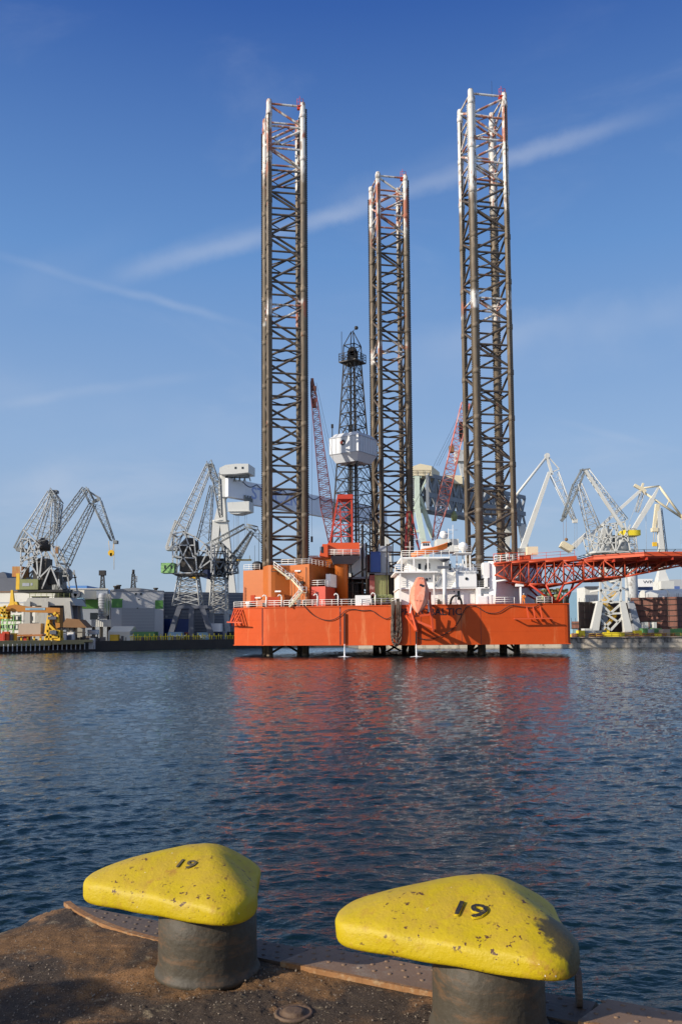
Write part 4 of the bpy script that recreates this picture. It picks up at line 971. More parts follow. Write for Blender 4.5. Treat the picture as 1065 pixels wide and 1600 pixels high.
for k in range(9): s.box(a.x+.3+k*.55, a.x+.7+k*.55, 158.5, 159.3, HT+2.2, HT+2.5+.5*random.random()); s.tube((a.x+.5+k*.55, 158.9, HT+.2), (a.x+.5+k*.55, 158.9, HT+2.2), .08, n=5)
s.box(a.x, a.x+5.4, 158.3, 159.5, HT+2.05, HT+2.2); s.build('mooring_winch', m_olive, RIG)

# ---- second deck crane, folded behind the accommodation
s = MB()
for Y in (188, 191):
    s.beam(P(636, 800, Y), P(632, 872, Y), .4); s.beam(P(642, 800, Y), P(655, 862, Y), .3); s.beam(P(636, 800, Y), P(643, 800, Y), .4); s.beam(P(634, 835, Y), P(648, 835, Y), .2); s.beam(P(633, 868, Y), P(644, 812, Y), .16); s.beam(P(636, 812, Y), P(653, 855, Y), .14)
C2_ = s.build('folded_crane', M('crane_frame_red', (.30, .03, .025), .5, var=.2), RIG)
s = MB(); B0, B1 = P(678, 845, 187), P(690, 790, 186); B2 = P(727, 630, 183)
s.girder(B0, B1, 1.0, .8, 2.0, 2.3, 4, .09, .05); s.girder(B1, B2, 2.0, 2.3, 1.5, 1.7, 17, .10, .05); s.build('boom', m_pinkred, C2_)
s = MB()
for dx in (0, .6, 1.1): s.tube(P(677, 728, 190)+Vector((dx, 0, 0)), P(719, 643, 184)+Vector((dx, 0, 0)), .035, n=4); 
s.tube(P(677, 728, 190), P(640, 802, 190), .035, n=4); s.build('stay_rope', m_black, C2_)
s = MB(); quadbox(s, 702, 709, 696, 706, 185, 1.5); s.build('sheave_block', m_brown, C2_)
s = MB(); q0 = P(719, 690, 184); s.box(q0.x-.3, q0.x+.5, 183.6, 184.2, P(719, 690, 184).z, P(719, 660, 184).z); s.build('hook_block', m_black, C2_)

# ---- helideck with its truss
HC = Vector((57.0, 163.0)); HR = 12.6; hz = pz(1020, 862.5, 151)
oct_ = [(HC.x+HR*math.cos(math.radians(22.5+45*k)), HC.y+HR*math.sin(math.radians(22.5+45*k))) for k in range(8)]
HD = MB().prism(oct_, hz-.30, hz).build('helideck', m_truss, RIG)
s = MB()
for k in range(8): a, b_ = oct_[k], oct_[(k+1) % 8]; s.beam((*a, hz-.3), (*b_, hz-.3), .3, .75)
s.build('edge_beam', m_redorange, HD)
s = MB()
for k in range(-5, 6):
    y = HC.y+k*2.2; hw = min(HR*.92, max(0, HR*1.30-abs(k*2.2))); s.beam((HC.x-hw, y, hz-.6), (HC.x+hw, y, hz-.6), .25, .6); 
for k in range(-2, 3): x = HC.x+k*4.4; hw = min(HR*.92, HR*1.30-abs(k*4.4)); s.beam((x, HC.y-hw, hz-1.05), (x, HC.y+hw, hz-1.05), .25, .5)
s.build('deck_girder', m_red, HD)
s = MB(); outer = [Vector((HC.x+(HR+1.5)*math.cos(math.radians(22.5+45*k))*1.0, HC.y+(HR+1.5)*math.sin(math.radians(22.5+45*k)), hz+.35)) for k in range(8)]
for k in range(8):
    a, b_ = Vector((*oct_[k], hz)), Vector((*oct_[(k+1) % 8], hz)); oa, ob = outer[k], outer[(k+1) % 8]
    s.tube(oa, ob, .04, n=4); s.tube(oa.lerp(a, .5), ob.lerp(b_, .5), .025, n=4)
    for i in range(5): s.tube(a.lerp(b_, i/4), oa.lerp(ob, i/4), .07, n=4)
s.build('safety_net', m_dark, HD)
s = MB()
lowp = [(775, 898), (799, 908), (826, 912.5), (852, 913), (880, 912), (912, 906), (943, 902), (976, 901), (1012, 894), (1040, 888), (1068, 883)]
for Y in (156.5, 163.5, 170.5):
    lo = [Vector((P(x, y, 156.5).x, Y, P(x, y, 156.5).z)) for x, y in lowp]
    zt = lambda x: hz-.9 if x > P(895, 870, 158).x else pz(770, 881, 158)+(hz-.9-pz(770, 881, 158))*(x-P(770, 880, 158).x)/(P(895, 870, 158).x-P(770, 880, 158).x)
    up = [Vector((p.x, Y, zt(p.x))) for p in lo]
    for i in range(len(lo)-1):
        s.tube(lo[i], lo[i+1], .18, n=6); s.tube(up[i], up[i+1], .17, n=6)
        a, b_ = (lo[i], up[i+1]) if i < 4 or i > 6 else (up[i], lo[i+1])
        s.tube(a, b_, .125, n=5)
        m1, m2 = (lo[i]+lo[i+1])/2, (up[i]+up[i+1])/2; s.tube(m1, m2, .07, n=4); s.tube(m1, (a+b_)/2, .06, n=4); s.tube((a+b_)/2, lo[i+1] if a == lo[i] else lo[i], .07, n=4)
        if i: s.tube(lo[i], up[i], .125, n=5)
    if Y > 157:
        for i in range(len(lo)): s.tube(lo[i], lo[i]-Vector((0, 7, 0)), .15, n=5); 
        for i in range(len(lo)-1): s.tube(lo[i], lo[i+1]-Vector((0, 7, 0)), .11, n=5); s.tube(up[i], up[i+1]-Vector((0, 7, 0)), .13, n=5); s.tube(lo[i], up[i]-Vector((0, 7, 0)), .11, n=5)
s.build('truss', m_truss, HD)
s = MB()
ft = Vector((P(868, 943, 157).x, 157.2, HT)); ft2 = Vector((P(868, 943, 157).x+1, 168, HT)); 
for f_, Y in ((ft, 156.5), (ft2, 170.5)):
    for x, y in ((826, 912.5), (880, 912), (852, 913), (912, 906)): p = P(x, y, 156.5); s.tube(f_, (p.x, Y, p.z), .19, n=6)
p = P(912, 906, 156.5); s.tube(ft+Vector((2.3, 2, 0)), (p.x, 163.5, p.z), .24, n=6)
s.build('raking_strut', m_red, HD)
s = MB(); wz0, wz1 = pz(770, 880, 158), hz-.1; x0, x1 = P(770, 880, 158).x, P(897, 870, 158).x
s.extr([(x0, 157, wz0-.3), (x1, 157, wz1-.3), (x1, 157, wz1), (x0, 157, wz0)], (0, 9, 0)); 
for Y in (156.8, 166.2): s.beam((x0, Y, wz0-.3), (x1, Y, wz1-.3), .3, .7)
WK = s.build('walkway', m_redorange, HD)
s = MB(); s.rail([Vector((x0, 157, wz0)), Vector((x0+4.4, 157, wz0+.35))], 1.2, .05, 1.2); s.build('handrail', m_rail, HD)
s = MB(); s.rail([Vector((x0, 157.4, wz0+.1)), Vector((x0+5.6, 157.4, wz0+.4))], 1.5, .06, 1.6, 2); s.rail([Vector((x0+7, 158, wz0+.6)), Vector((x1, 158, wz1))], 1.1, .03, 2.2, 2); s.build('handrail', m_redorange, HD)
s = MB(); a, b_ = P(810.5, 877, 158), P(829, 867.5, 158); s.box(a.x, b_.x, 158, 160, a.z-.3, b_.z); s.build('foam_box', m_redorange, HD)
s = MB(); a = P(830.5, 862, 164); s.box(a.x-1.0, a.x+1.0, 163.4, 165, a.z-.6, a.z+.9); s.tube((a.x-.5, 164, a.z-.6), (a.x-1.2, 164, wz0+.3), .12); s.build('spotlight', m_beige, HD)

# ---- lifeboat hanging bow down in its davit
lp = P(655, 945, 153); LB = thing('lifeboat', 'faded orange enclosed lifeboat hanging nose down over the hull side', 'lifeboat', (lp.x, 153, HT-1))
A_, B__ = P(657, 906.5, 153.0), P(652.3, 958, 148.4); ax = (B__-A_).normalized(); sx = Vector((1, 0, 0)); sx = (sx-ax*sx.dot(ax)).normalized(); nn = ax.cross(sx).normalized()
if nn.y > 0: nn = -nn
prof = [(0, .86, .75, .5), (.16, 1.20, 1.0, .9), (.34, 1.62, 1.18, 1.25), (.55, 1.66, 1.1, 1.3), (.70, 1.48, .92, 1.2), (.83, 1.02, .62, .95), (.93, .5, .32, .55), (.985, .16, .12, .2), (1, .04, .04, .05)]
sec = [(1, 0), (.93, .55), (.52, 1.02), (0, 1.06), (-.52, 1.02), (-.93, .55), (-1, 0), (-.72, -.75), (0, -1), (.72, -.75)]
s = MB(); n = len(sec); vv = []
for t, w, u, k in prof:
    c = A_.lerp(B__, t)
    for a, b_ in sec: vv.append(c+sx*w*a+nn*(u if b_ > 0 else k)*b_)
s._add(vv, [(i*n+j, (i+1)*n+j, (i+1)*n+(j+1) % n, i*n+(j+1) % n) for i in range(len(prof)-1) for j in range(n)], False); s.f.append(tuple(range(n))); s.sm.append(False)
LBH = s.build('boat_hull', m_boat, LB)
s = MB()
def lpnt(t, a, off=.06):
    for i in range(len(prof)-1):
        if prof[i][0] <= t <= prof[i+1][0]:
            f = (t-prof[i][0])/(prof[i+1][0]-prof[i][0]); w = prof[i][1]*(1-f)+prof[i+1][1]*f; u = prof[i][2]*(1-f)+prof[i+1][2]*f
    return A_.lerp(B__, t)+sx*w*a+nn*(u*(1.02 if abs(a) < .4 else .88)+off)
s = MB()
for t in (.2, .33, .47, .6, .72): s.beam(lpnt(t, -.6), lpnt(t, .6),   .17, .06)
for a in (-.55, -.2, .2, .55): s.beam(lpnt(.05, a), lpnt(.75, a), .13, .04)
s.build('canopy_seam', M('seam_dark_red', (.22, .07, .045), .6), LB)  # canopy seam strips in dark red-brown
for t, a in ((.30, .05), (.32, .28)):
    c = lpnt(t, a, .02); s = MB(); s.obb(c, sx*.2, ax*.25, nn*.06); s.build('hatch', m_glass, LB)
s = MB()
def hb(x, y, o): return face(x, y, o)
for a in (((640, 945, 3.2), (651, 985, 4.4)), ((672, 945, 3.2), (676, 986, 4.4)), ((636, 948, .1), (648, 985, .4)), ((634, 962, .1), (651, 985, 4.4)), ((638, 964, 3.2), (673, 960, 3.2)), ((640, 966, 3.4), (674, 980, 4.0)), ((641, 930, 3.0), (640, 962, 3.2)), ((671, 925, 3.0), (672, 960, 3.2)), ((651, 985, 4.4), (651, 984, .1)), ((676, 986, 4.4), (676, 984, .1)), ((640, 945, 3.2), (640, 944, .1)), ((672, 945, 3.2), (672, 944, .1))): s.beam(hb(*a[0]), hb(*a[1]), .36)
s.build('lifeboat_davit', m_redorange, RIG)
for a_ in ((643, 940, 640, 958), (668, 938, 670, 956)): s = MB(); s.beam(hb(a_[0], a_[1], 4.2), hb(a_[2], a_[3], 4.2), .22); s.build('davit_hook', m_rail, RIG)
# ---- rescue boat on the top deck
rb = P(662, 862, 159); RB = thing('rescue_boat', 'bright orange rescue boat with a white wheelhouse on the top deck', 'boat', (rb.x, 159.5, z3+.3))
s = MB(); bp = [(642, 868.5, .25), (650, 865, .8), (664, 862, 1.1), (682, 857.5, 1.1), (692, 854, .85), (698, 851.5, .6)]
vv = []
for x, y, w in bp:
    c = P(x, y, 159.5); 
    for a, b_ in ((1, .35), (.75, .75*.6), (-.75, .45), (-1, .35), (-.7, -.35), (0, -.6), (.7, -.35)): vv.append(c+Vector((0, w*a, b_*1.0)))
s._add(vv, [(i*7+j, (i+1)*7+j, (i+1)*7+(j+1) % 7, i*7+(j+1) % 7) for i in range(len(bp)-1) for j in range(7)]); s.f.append(tuple(range(7))); s.sm.append(False); s.f.append(tuple(reversed(range(35, 42)))); s.sm.append(False)
s.build('boat_hull', m_boat2, RB)
s = MB(); q = [P(658, 858, 159), P(674, 855, 159), P(671, 848, 159), P(659, 848.5, 159)]; s.extr([p+Vector((0, -.1, 0)) for p in q], (0, 1.6, 0)); W_ = s.build('wheelhouse', m_white, RB)
for x in (661.5, 665, 668.5): c = P(x, 850.8, 158.85); MB().box(c.x-.14, c.x+.14, 158.84, 158.95, c.z-.22, c.z+.22).build('window', m_glass, W_)
s = MB(); q = [P(658, 848.3, 159), P(672, 847.6, 159), P(671, 846.2, 159), P(659.5, 846.6, 159)]; s.extr([p+Vector((0, -.2, 0)) for p in q], (0, 1.8, 0)); s.build('wheelhouse_roof', m_boat2, RB)
s = MB(); c = P(699, 851.3, 159.3); s.lathe(c, [(.3, -.15), (.42, 0), (.3, .15)], 14, (.3, -1, 0)); s.lathe(P(703.5, 849.5, 159.6), [(.25, -.2), (.36, 0), (.25, .2)], 14, (.3, -1, 0)); s.build('tyre_fender', m_black, RB)
# ---- hoses looped over the hull side, overboard water
s = MB(); random.seed(11)
for k in range(13):
    x0 = 611+random.uniform(0, 6); x1 = 619+random.uniform(0, 7); yb = random.uniform(985, 1012); w = random.uniform(-3, 4)
    pts = []
    for i in range(17):
        t = i/16; x = x0+(x1-x0)*t+w*math.sin(math.pi*t)*(t-.5)*4-math.sin(2*math.pi*t)*2.5; y = 940+(yb-940)*math.sin(math.pi*t)**.55 if 0 < t < 1 else 940
        pts.append(face(x, y, .3+.25*random.random()*0+.04*k))
    s.path(pts, .085, 5)
o = s.build('hose_bundle', m_rope); tag(o, 'bundle of looped grey hoses hanging over the side of the orange hull', 'hoses')
for px, lb in ((538, 'thin white jet of water falling from the hull left of the hoses'), (649.8, 'thin white jet of water falling from the hull right of the hoses')):
    a = face(px, 1006, .35); s = MB(); pts = [Vector((a.x, a.y-.05*i, a.z-(a.z-.0)*(i/8)**1.0)) for i in range(9)]
    for i in range(8): s.tube(pts[i], pts[i+1], .07+.012*i, .07+.012*(i+1), 7)
    s.lathe((a.x, a.y-.4, .0), [(1.6, -.05), (1.1, .03), (.3, .10), (.1, .3)], 14)
    o = s.build('water_jet', M('falling_water', (.75, .78, .80), .4, var=.1)); tag(o, lb, 'water jet', 'overboard water jets')

# ---- deckhand in orange overalls
def person(base, joints, edges, radii, label, mat, headc):
    me = bpy.data.meshes.new('person'); me.from_pydata([Vector(base)+Vector(j)-Vector(base) for j in joints], edges, []); me.update()
    ob = bpy.data.objects.new('tmp', me); COL.objects.link(ob)
    sk = ob.modifiers.new('skin', 'SKIN'); ss = ob.modifiers.new('sub', 'SUBSURF'); ss.levels = 1; ss.render_levels = 1
    for i, r_ in enumerate(radii): me.skin_vertices[0].data[i].radius = (r_, r_)
    me.skin_vertices[0].data[0].use_root = True
    ev = bpy.data.meshes.new_from_object(ob.evaluated_get(bpy.context.evaluated_depsgraph_get())); bpy.data.objects.remove(ob)
    ev.materials.clear(); ev.materials.append(mat); ev.name = 'person'
    o = bpy.data.objects.new('person', ev); COL.objects.link(o); o.location = base; ORG[o.name] = Vector(base)
    tag(o, label, 'person')
    MB().lathe(Vector(base)+Vector(headc)+Vector((0, 0, -.14)), [(.03, 0), (.075, .03), (.095, .10), (.10, .15), (.09, .2)], 12).build('face', m_skin, o)
    MB().lathe(Vector(base)+Vector(headc), [(.115, .0), (.13, .015), (.115, .03), (.10, .10), (.04, .145), (.01, .15)], 12).build('helmet', m_white, o)
    return o
pb = face(817.5, 944, -.9); pb = Vector((pb.x, pb.y, HT))
J = [(0, 0, .95), (0, -.03, 1.2), (0, -.12, 1.45), (0, -.16, 1.56), (.2, -.14, 1.42), (.32, -.2, 1.15), (.24, -.42, 1.08), (.22, -.5, 1.08), (-.2, -.14, 1.42), (-.33, -.18, 1.16), (-.26, -.4, 1.06), (-.24, -.49, 1.06),
     (.11, .0, .88), (.15, -.06, .48), (.17, .0, .08), (.18, -.16, .05), (-.11, .0, .88), (-.14, -.02, .48), (-.2, .06, .08), (-.21, -.1, .05)]
E = [(0, 1), (1, 2), (2, 3), (2, 4), (4, 5), (5, 6), (6, 7), (2, 8), (8, 9), (9, 10), (10, 11), (0, 12), (12, 13), (13, 14), (14, 15), (0, 16), (16, 17), (17, 18), (18, 19)]
RR = [.17, .16, .16, .06, .085, .065, .05, .045, .085, .065, .05, .045, .10, .08, .06, .05, .10, .08, .06, .05]
person(pb, J, E, RR, 'deckhand in orange overalls and white helmet at the rail under the helideck', m_hivis, (0, -.2, 1.66))

# ------------------------------------------------------------------ far quays and yard
LZ = 2.5
def qY(px): return float(np.interp(px, [-300, 0, 300, 400, 560], [186, 214, 257, 272, 275]))
def gx(px, Y): return P(px, 1000, Y).x
qpts = [(gx(x, qY(x)), qY(x)) for x in (-300, 0, 100, 200, 300, 400, 540)]
rq = [(gx(548, 262), 262), (gx(560, 241), 241), (gx(900, 229), 229), (gx(1065, 226.5), 226.5), (gx(1400, 222), 222)]
outl = qpts+rq+[(400, 222), (900, 900), (500, 3000), (-500, 3000), (-900, 900), (-300, 186)]
MB().prism(outl, -2, LZ).build('far_quay', m_ground, loc=(0, 0, 0))['kind'] = 'structure'
def wallrun(name, pts, z0, z1, th_, mat, label, cat):
    s = MB()
    for a, b in zip(pts[:-1], pts[1:]): s.beam((a[0], a[1]-.15, (z0+z1)/2), (b[0], b[1]-.15, (z0+z1)/2), th_, z1-z0)
    return tag(s.build(name, mat), label, cat)
wallrun('quay_wall', qpts, -1.0, LZ+.12, .5, m_darkconc, 'dark wet quay wall along the left shore', 'quay wall')
wallrun('quay_wall', rq[1:], -1.0, 1.15, .8, m_conc, 'lower stained concrete face of the right quay wall', 'quay wall')
wallrun('quay_wall', rq[1:], 1.2, LZ+.05, .35, M('quay_block', (.40, .36, .31), .85, var=.4, scale=.5, dirt=(.06, .055, .05), damt=.85, dthr=.46, dstr=(1, 1, .4), dscale=.35), 'upper patched concrete face of the right quay wall', 'quay wall')
s = MB(); 
for a, b in zip(rq[1:-1], rq[2:]): s.beam((a[0], a[1]-.55, LZ+.12), (b[0], b[1]-.55, LZ+.12), .5, .22)
tag(s.build('quay_coping', m_tan), 'tan timber coping along the top of the right quay', 'coping')
def qb(name, px0, px1, y0, y1, Y, dep, mat, label, cat, group=None, ground=True, ribs=0, roof=None):
    """box building or crate standing on the yard, its front filling a pixel rectangle"""
    a, b = P(px0, y1, Y), P(px1, y0, Y); z0 = LZ if ground else a.z
    o = MB().box(a.x, b.x, Y, Y+dep, z0, b.z).build(name, mat)
    tag(o, label, cat, group)
    if ribs:
        r_ = MB()
        for i in range(ribs): x = a.x+(b.x-a.x)*(i+.5)/ribs; r_.box(x-.08, x+.08, Y-.07, Y-.003, z0, b.z)
        r_.build('cladding_rib', mat, o)
    if roof: MB().box(a.x-.3, b.x+.3, Y-.3, Y+dep+.3, b.z+.004, b.z+.35).build('roof', roof, o)
    return o, a, b
def patch(o, name, px0, px1, y0, y1, Y, mat, out=.06):
    a, b = P(px0, y1, Y), P(px1, y0, Y); return MB().box(a.x, b.x, Y-out, Y-.004, a.z, b.z).build(name, mat, o)

# --- the sheds of the left shore stand parallel to it, their fronts turned away from the sun
class Wall:
    """a vertical front wall between two pixel columns at two depths, and flat things laid on it"""
    def __init__(s, px0, Y0, px1, Y1):
        s.a = Vector((gx(px0, Y0), Y0, 0)); s.b = Vector((gx(px1, Y1), Y1, 0)); s.d = (s.b-s.a).normalized(); s.n = s.d.cross(Vector((0, 0, 1)))
    def pt(s, px, py, out=0):
        d = ray(px, py); A = s.a+s.n*out; t = (A-EYE).dot(s.n)/d.dot(s.n); return EYE+d*t
    def patch(s, o, name, x0, x1, y0, y1, mat, out=.08):
        p, q = s.pt(x0, y1), s.pt(x1, y0); q0 = Vector((q.x, q.y, p.z)); p1 = Vector((p.x, p.y, q.z))
        return MB().extr([p+s.n*.004, q0+s.n*.004, q+s.n*.004, p1+s.n*.004], s.n*out).build(name, mat, o)
    def block(s, name, z1, dep, mat, label, cat):
        A, B = s.a, s.b; q = [A, B, B-s.n*dep, A-s.n*dep]
        return tag(MB().prism([(p.x, p.y) for p in q], LZ, z1).build(name, mat), label, cat)
WS = Wall(173, 262, 255.5, 265.2)
sh = WS.block('shed', WS.pt(174, 922.5).z, 75, m_clad, 'large grey metal shed with green bands and a tall grey door', 'shed')
zl_, zr_, zm_ = WS.pt(173, 921.5).z, WS.pt(255.5, 923.6).z, WS.pt(212, 918.3).z
e0_, e1_, em_ = WS.a-WS.d*.2, WS.b+WS.d*.2, WS.pt(212, 920)
s = MB().extr([Vector((e0_.x, e0_.y, zl_-.4))+WS.n*.2, Vector((e1_.x, e1_.y, zl_-.4))+WS.n*.2, Vector((e1_.x, e1_.y, zr_))+WS.n*.2, Vector((em_.x, em_.y, zm_))+WS.n*.2, Vector((e0_.x, e0_.y, zl_))+WS.n*.2], -WS.n*75.4); s.build('roof', m_clad2, sh)
WS.patch(sh, 'green_band', 174.5, 191.5, 935.5, 949.5, m_shedgreen); WS.patch(sh, 'green_band', 242.5, 255, 938, 951, m_shedgreen)
d_ = WS.patch(sh, 'door', 190, 241.5, 950, 993, m_clad2, .14)
s = MB()
for k in range(1, 9):
    c0, c1 = WS.pt(190, 950+k*4.8, .15), WS.pt(241.5, 950+k*4.8, .15); c1.z = c0.z; s.beam(c0, c1, .03, .07)
s.build('door_seam', m_clad, d_)
for x in (212.5, 220.5): WS.patch(sh, 'window', x-1.4, x+1.4, 926.5, 929.8, m_glass)
WS.patch(sh, 'sign', 215.5, 218.5, 936, 937.3, m_glass); WS.patch(sh, 'lamp', 214, 216, 949.6, 951, m_glass, .5)
A_ = Wall(166, 278, 173, 262); A_.n = -A_.n if A_.n.y > 0 else A_.n
s = MB().extr([WS.a+Vector((0, 0, LZ+4))-WS.d*.15, WS.a+Vector((0, 0, zl_-.2))-WS.d*.15, WS.a-WS.n*14+Vector((0, 0, zl_-.2))-WS.d*.15, WS.a-WS.n*14+Vector((0, 0, LZ+4))-WS.d*.15], -WS.d*.2); s.build('side_cladding', m_cream, sh)
s = MB().extr([WS.a+Vector((0, 0, zl_-6.0))-WS.d*.36, WS.a+Vector((0, 0, zl_-3.2))-WS.d*.36, WS.a-WS.n*14+Vector((0, 0, zl_-3.2))-WS.d*.36, WS.a-WS.n*14+Vector((0, 0, zl_-6.0))-WS.d*.36], -WS.d*.1); s.build('green_band', m_shedgreen, sh)
for x, y in ((181, 919), (186, 917.5), (243.5, 922)): c = WS.pt(x, y, -8); MB().lathe((c.x, c.y, c.z-1.4), [(.5, 0), (.5, 1.6), (.8, 1.8), (.8, 2.1)], 8).build('roof_vent', m_dark, sh)
# --- workshop left of it
WW = Wall(100, 268, 167, 271)
wk = WW.block('workshop', WW.pt(130, 921).z, 50, M('pale_blue_grey_wall', (.40, .44, .50), .6, var=.08, scale=.1), 'pale grey workshop with a green band left of the big shed', 'workshop')
s = MB(); q = [WW.a-WW.d*.3, WW.b+WW.d*.2, WW.b-WW.n*50, WW.a-WW.n*50]; s.prism([(p.x+WW.n.x*.3, p.y+WW.n.y*.3) for p in q], WW.pt(130, 921).z+.004, WW.pt(130, 919.3).z); s.build('roof', m_cream, wk)
WW.patch(wk, 'green_band', 116, 160, 937, 951, m_shedgreen); WW.patch(wk, 'window', 141, 155, 957.5, 968, m_glass); WW.patch(wk, 'canopy', 132, 160, 934.5, 936, m_dgrey, 1.2)
s = MB(); c = [P(98, 935, 262), P(132, 935, 262), P(132, 922, 262), P(98, 922, 262)]; s.extr(c, (2, 6, 0)); PR = s.build('plant_room', m_cream, wk)
for x in (106, 116, 121): MB().lathe(P(x, 928.5, 261.6), [(1.0, -.3), (1.2, 0), (.8, .3)], 12, (0, 1, 0)).build('extractor', m_dgrey, PR)
s = MB(); c0 = P(161, 930, 264); hh = P(161, 930, 264).z-P(161, 967, 264).z
s.lathe((c0.x, 264, P(161, 967, 264).z), [(1.25, 0), (1.25, hh), (.9, hh+.6)], 14)
for k in range(9): s.lathe((c0.x, 264, P(161, 966-4*k, 264).z), [(1.36, -.12), (1.36, .12)], 14)
s.beam(P(162, 932, 264), P(170, 933, 265), 1.8); s.beam(P(167.5, 935, 264), P(167.5, 962, 264), 1.0); s.build('duct', m_grey, wk)
s = MB(); s.beam(P(108, 941, 258), P(128, 939, 262), 1.6); s.beam(P(127, 934.5, 262), P(127, 942, 262), 1.8); s.build('pipe', m_lblue, wk)
o = qb('tank', 143, 174, 968, 979.5, 262, 3, m_cwhite, 'white ribbed horizontal tank in front of the grey shed', 'tank', ground=False, ribs=9)[0]
s = MB()
for x in (146, 158, 170): q = P(x, 979.5, 263); s.box(q.x-.25, q.x+.25, 262.5, 264.5, LZ, q.z)
s.build('support_leg', m_dark, o)
wh, a, b = qb('white_hall', -40, 100, 925, 998, 288, 70, m_cream, 'long cream hall behind the left portal cranes', 'hall', roof=m_brown)
for k in range(7):
    for r_ in range(3): patch(wh, 'window', 1+k*9, 7+k*9, 950+r_*13, 957+r_*13, 288, m_glass)
patch(wh, 'window_band', -40, 98, 940, 943, 288, m_clad)
qb('roof_lantern', -30, 31, 903, 926, 330, 40, m_dgrey, 'dark grey raised roof at the far left behind the cream hall', 'building'); 
s = MB(); s.extr([P(-30, 903, 331), P(5, 893.5, 331), P(9, 896, 331), P(12, 903, 331)], (0, 38, 0)); o = s.build('old_gable', m_dgrey); tag(o, 'dark peaked old gable rising at the left edge', 'gable')
o = qb('blue_hall', 96, 136, 915, 926, 340, 40, m_skyblue, 'bright blue roofed hall behind the workshop', 'hall')[0]
for x in (160.5, 208.5):
    Y = 320; s = MB(); p, q = P(x, 922, Y), P(x, 897, Y); s.girder(p, q, 1.5, 1.5, .9, .9, 8, .12, .07); 
    o = s.build('antenna_mast', m_dark); 
    s = MB(); s.box(q.x-1.1, q.x+1.1, Y-1, Y+1, q.z-.5, q.z+1.3) if x < 200 else s.tube(q, q+Vector((0, 0, 1.6)), .5); s.build('mast_head', m_black, o)
    s = MB(); s.tube(q, P(x-5, 921, Y), .05, n=4); s.tube(q, P(x+5, 921, Y), .05, n=4); s.build('guy_wire', m_dark, o)
    if x > 200:
        for k in range(3): MB().obb(q+Vector((1.0, 0, -1-.8*k)), (.5, 0, 0), (0, .2, 0), (0, 0, .3)).build('panel_antenna', m_cgrey, o)
    tag(o, 'thin lattice mast with a boxy dark head beyond the shed roof' if x < 200 else 'thin lattice mast with small panel antennas beyond the shed roof', 'mast')
# --- dark glazed hall behind the second pair of cranes
WD = Wall(256, 285, 424, 302)
dh = WD.block('dark_hall', WD.pt(256, 924.5).z, 60, M('dark_blue_cladding', (.13, .145, .18), .4, var=.15, scale=.15), 'long dark blue-grey hall with thin pale lines behind the crane pair', 'hall')
s = MB(); zt_d = WD.pt(256, 924.5).z
for k in range(15): z = LZ+1+(zt_d-LZ-1.6)*k/14; s.beam(Vector((WD.a.x, WD.a.y, z))+WD.n*.04, Vector((WD.b.x, WD.b.y, z))+WD.n*.04, .06, .13)
s.build('cladding_line', m_clad2, dh)
for k in range(6): WD.patch(dh, 'window', 258.5, 262, 962+k*5, 965+k*5, m_clad, .1)
WA = Wall(266, 276, 300, 283); WA.block('shed_annex', WA.pt(270, 967).z, 6, m_blue, 'navy blue steel annex under the crane portal', 'annex')

# --- level-luffing portal cranes ------------------------------------------------
def LG(s, a, b, Y, w, h0, h1, n, rc=.13, rb=.07, x=False): s.girder(P(a[0], a[1], Y), P(b[0], b[1], Y), w, h0, w*.8, h1, max(2, round(n*.8)), rc*.95, rb*.62, (0, 1, 0), 5, x)
def bars(s, segs, Y, w, dY=0):
    for a, b in segs:
        s.beam(P(a[0], a[1], Y), P(b[0], b[1], Y), w)
        if dY: s.beam(P(a[0], a[1], Y).xyz+Vector((0, dY, 0)), P(b[0], b[1], Y).xyz+Vector((0, dY, 0)), w)
def cross(s, px, Y, dY, w):
    for x, y in px: s.beam(P(x, y, Y), P(x, y, Y)+Vector((0, dY, 0)), w)
CG = 'portal cranes on the left shore'
# A1: body at the front, jib pointing at the viewer
Y = 236; px = lambda x, y: P(x, y, Y)
A1 = thing('portal_crane', 'grey lattice crane at far left with an olive cabin and its jib end-on', 'crane', (P(62, 990, Y).x, Y, LZ), CG)
s = MB()
for x0, x1, yy in ((40, 48, 0), (68, 76, 0), (108, 117, 0), (76, 82, 8)):
    q0, q1 = P((x0+x1)/2, 986, Y+yy), P((x0+x1)/2 if x0 != 108 else 106, 940, Y+yy); s.taper((q0.x, Y+yy, LZ), q1, 1.9, 1.7)
    s.taper((q0.x, Y+9, LZ), (q1.x, Y+9, q1.z), 1.9, 1.7)
s.extr([px(38, 946), px(44, 934), px(110, 934), px(118, 946)], (0, 11, 0)); s.box(px(42, 990).x, px(76, 990).x, Y+.2, Y+.6, px(50, 983).z, px(50, 973).z)
s.build('portal', M('portal_beige_grey', (.40, .39, .35), .6, var=.12, dirt=(.2, .18, .15), damt=.5), A1)
s = MB(); bars(s, [((80, 946), (98, 985)), ((114, 946), (98, 965))], Y+4, .5); s.box(px(77, 985).x, px(115, 985).x, Y+3, Y+3.5, px(90, 984).z, px(90, 944).z); s.build('portal_panel', m_dgrey, A1)
s = MB(); s.rail([px(46, 934)+Vector((0, .2, 0)), px(109, 934)+Vector((0, .2, 0))], 1.2, .06, 1.6); s.build('handrail', m_olive, A1)
s = MB(); c = P(64, 923, Y+5); s.lathe((c.x, Y+5, px(60, 934).z-1.5), [(2.4, 0), (2.0, 1.4), (2.4, 2.0)], 18); s.box(px(28, 920).x, px(98, 920).x, Y, Y+9, px(60, 925).z, px(60, 921.5).z); s.build('turntable', m_black, A1)
s = MB(); s.box(px(31.5, 921).x, px(60, 921).x, Y-.3, Y+6, px(50, 921.2).z, px(50, 905).z); CBN = s.build('cabin', m_olive, A1)
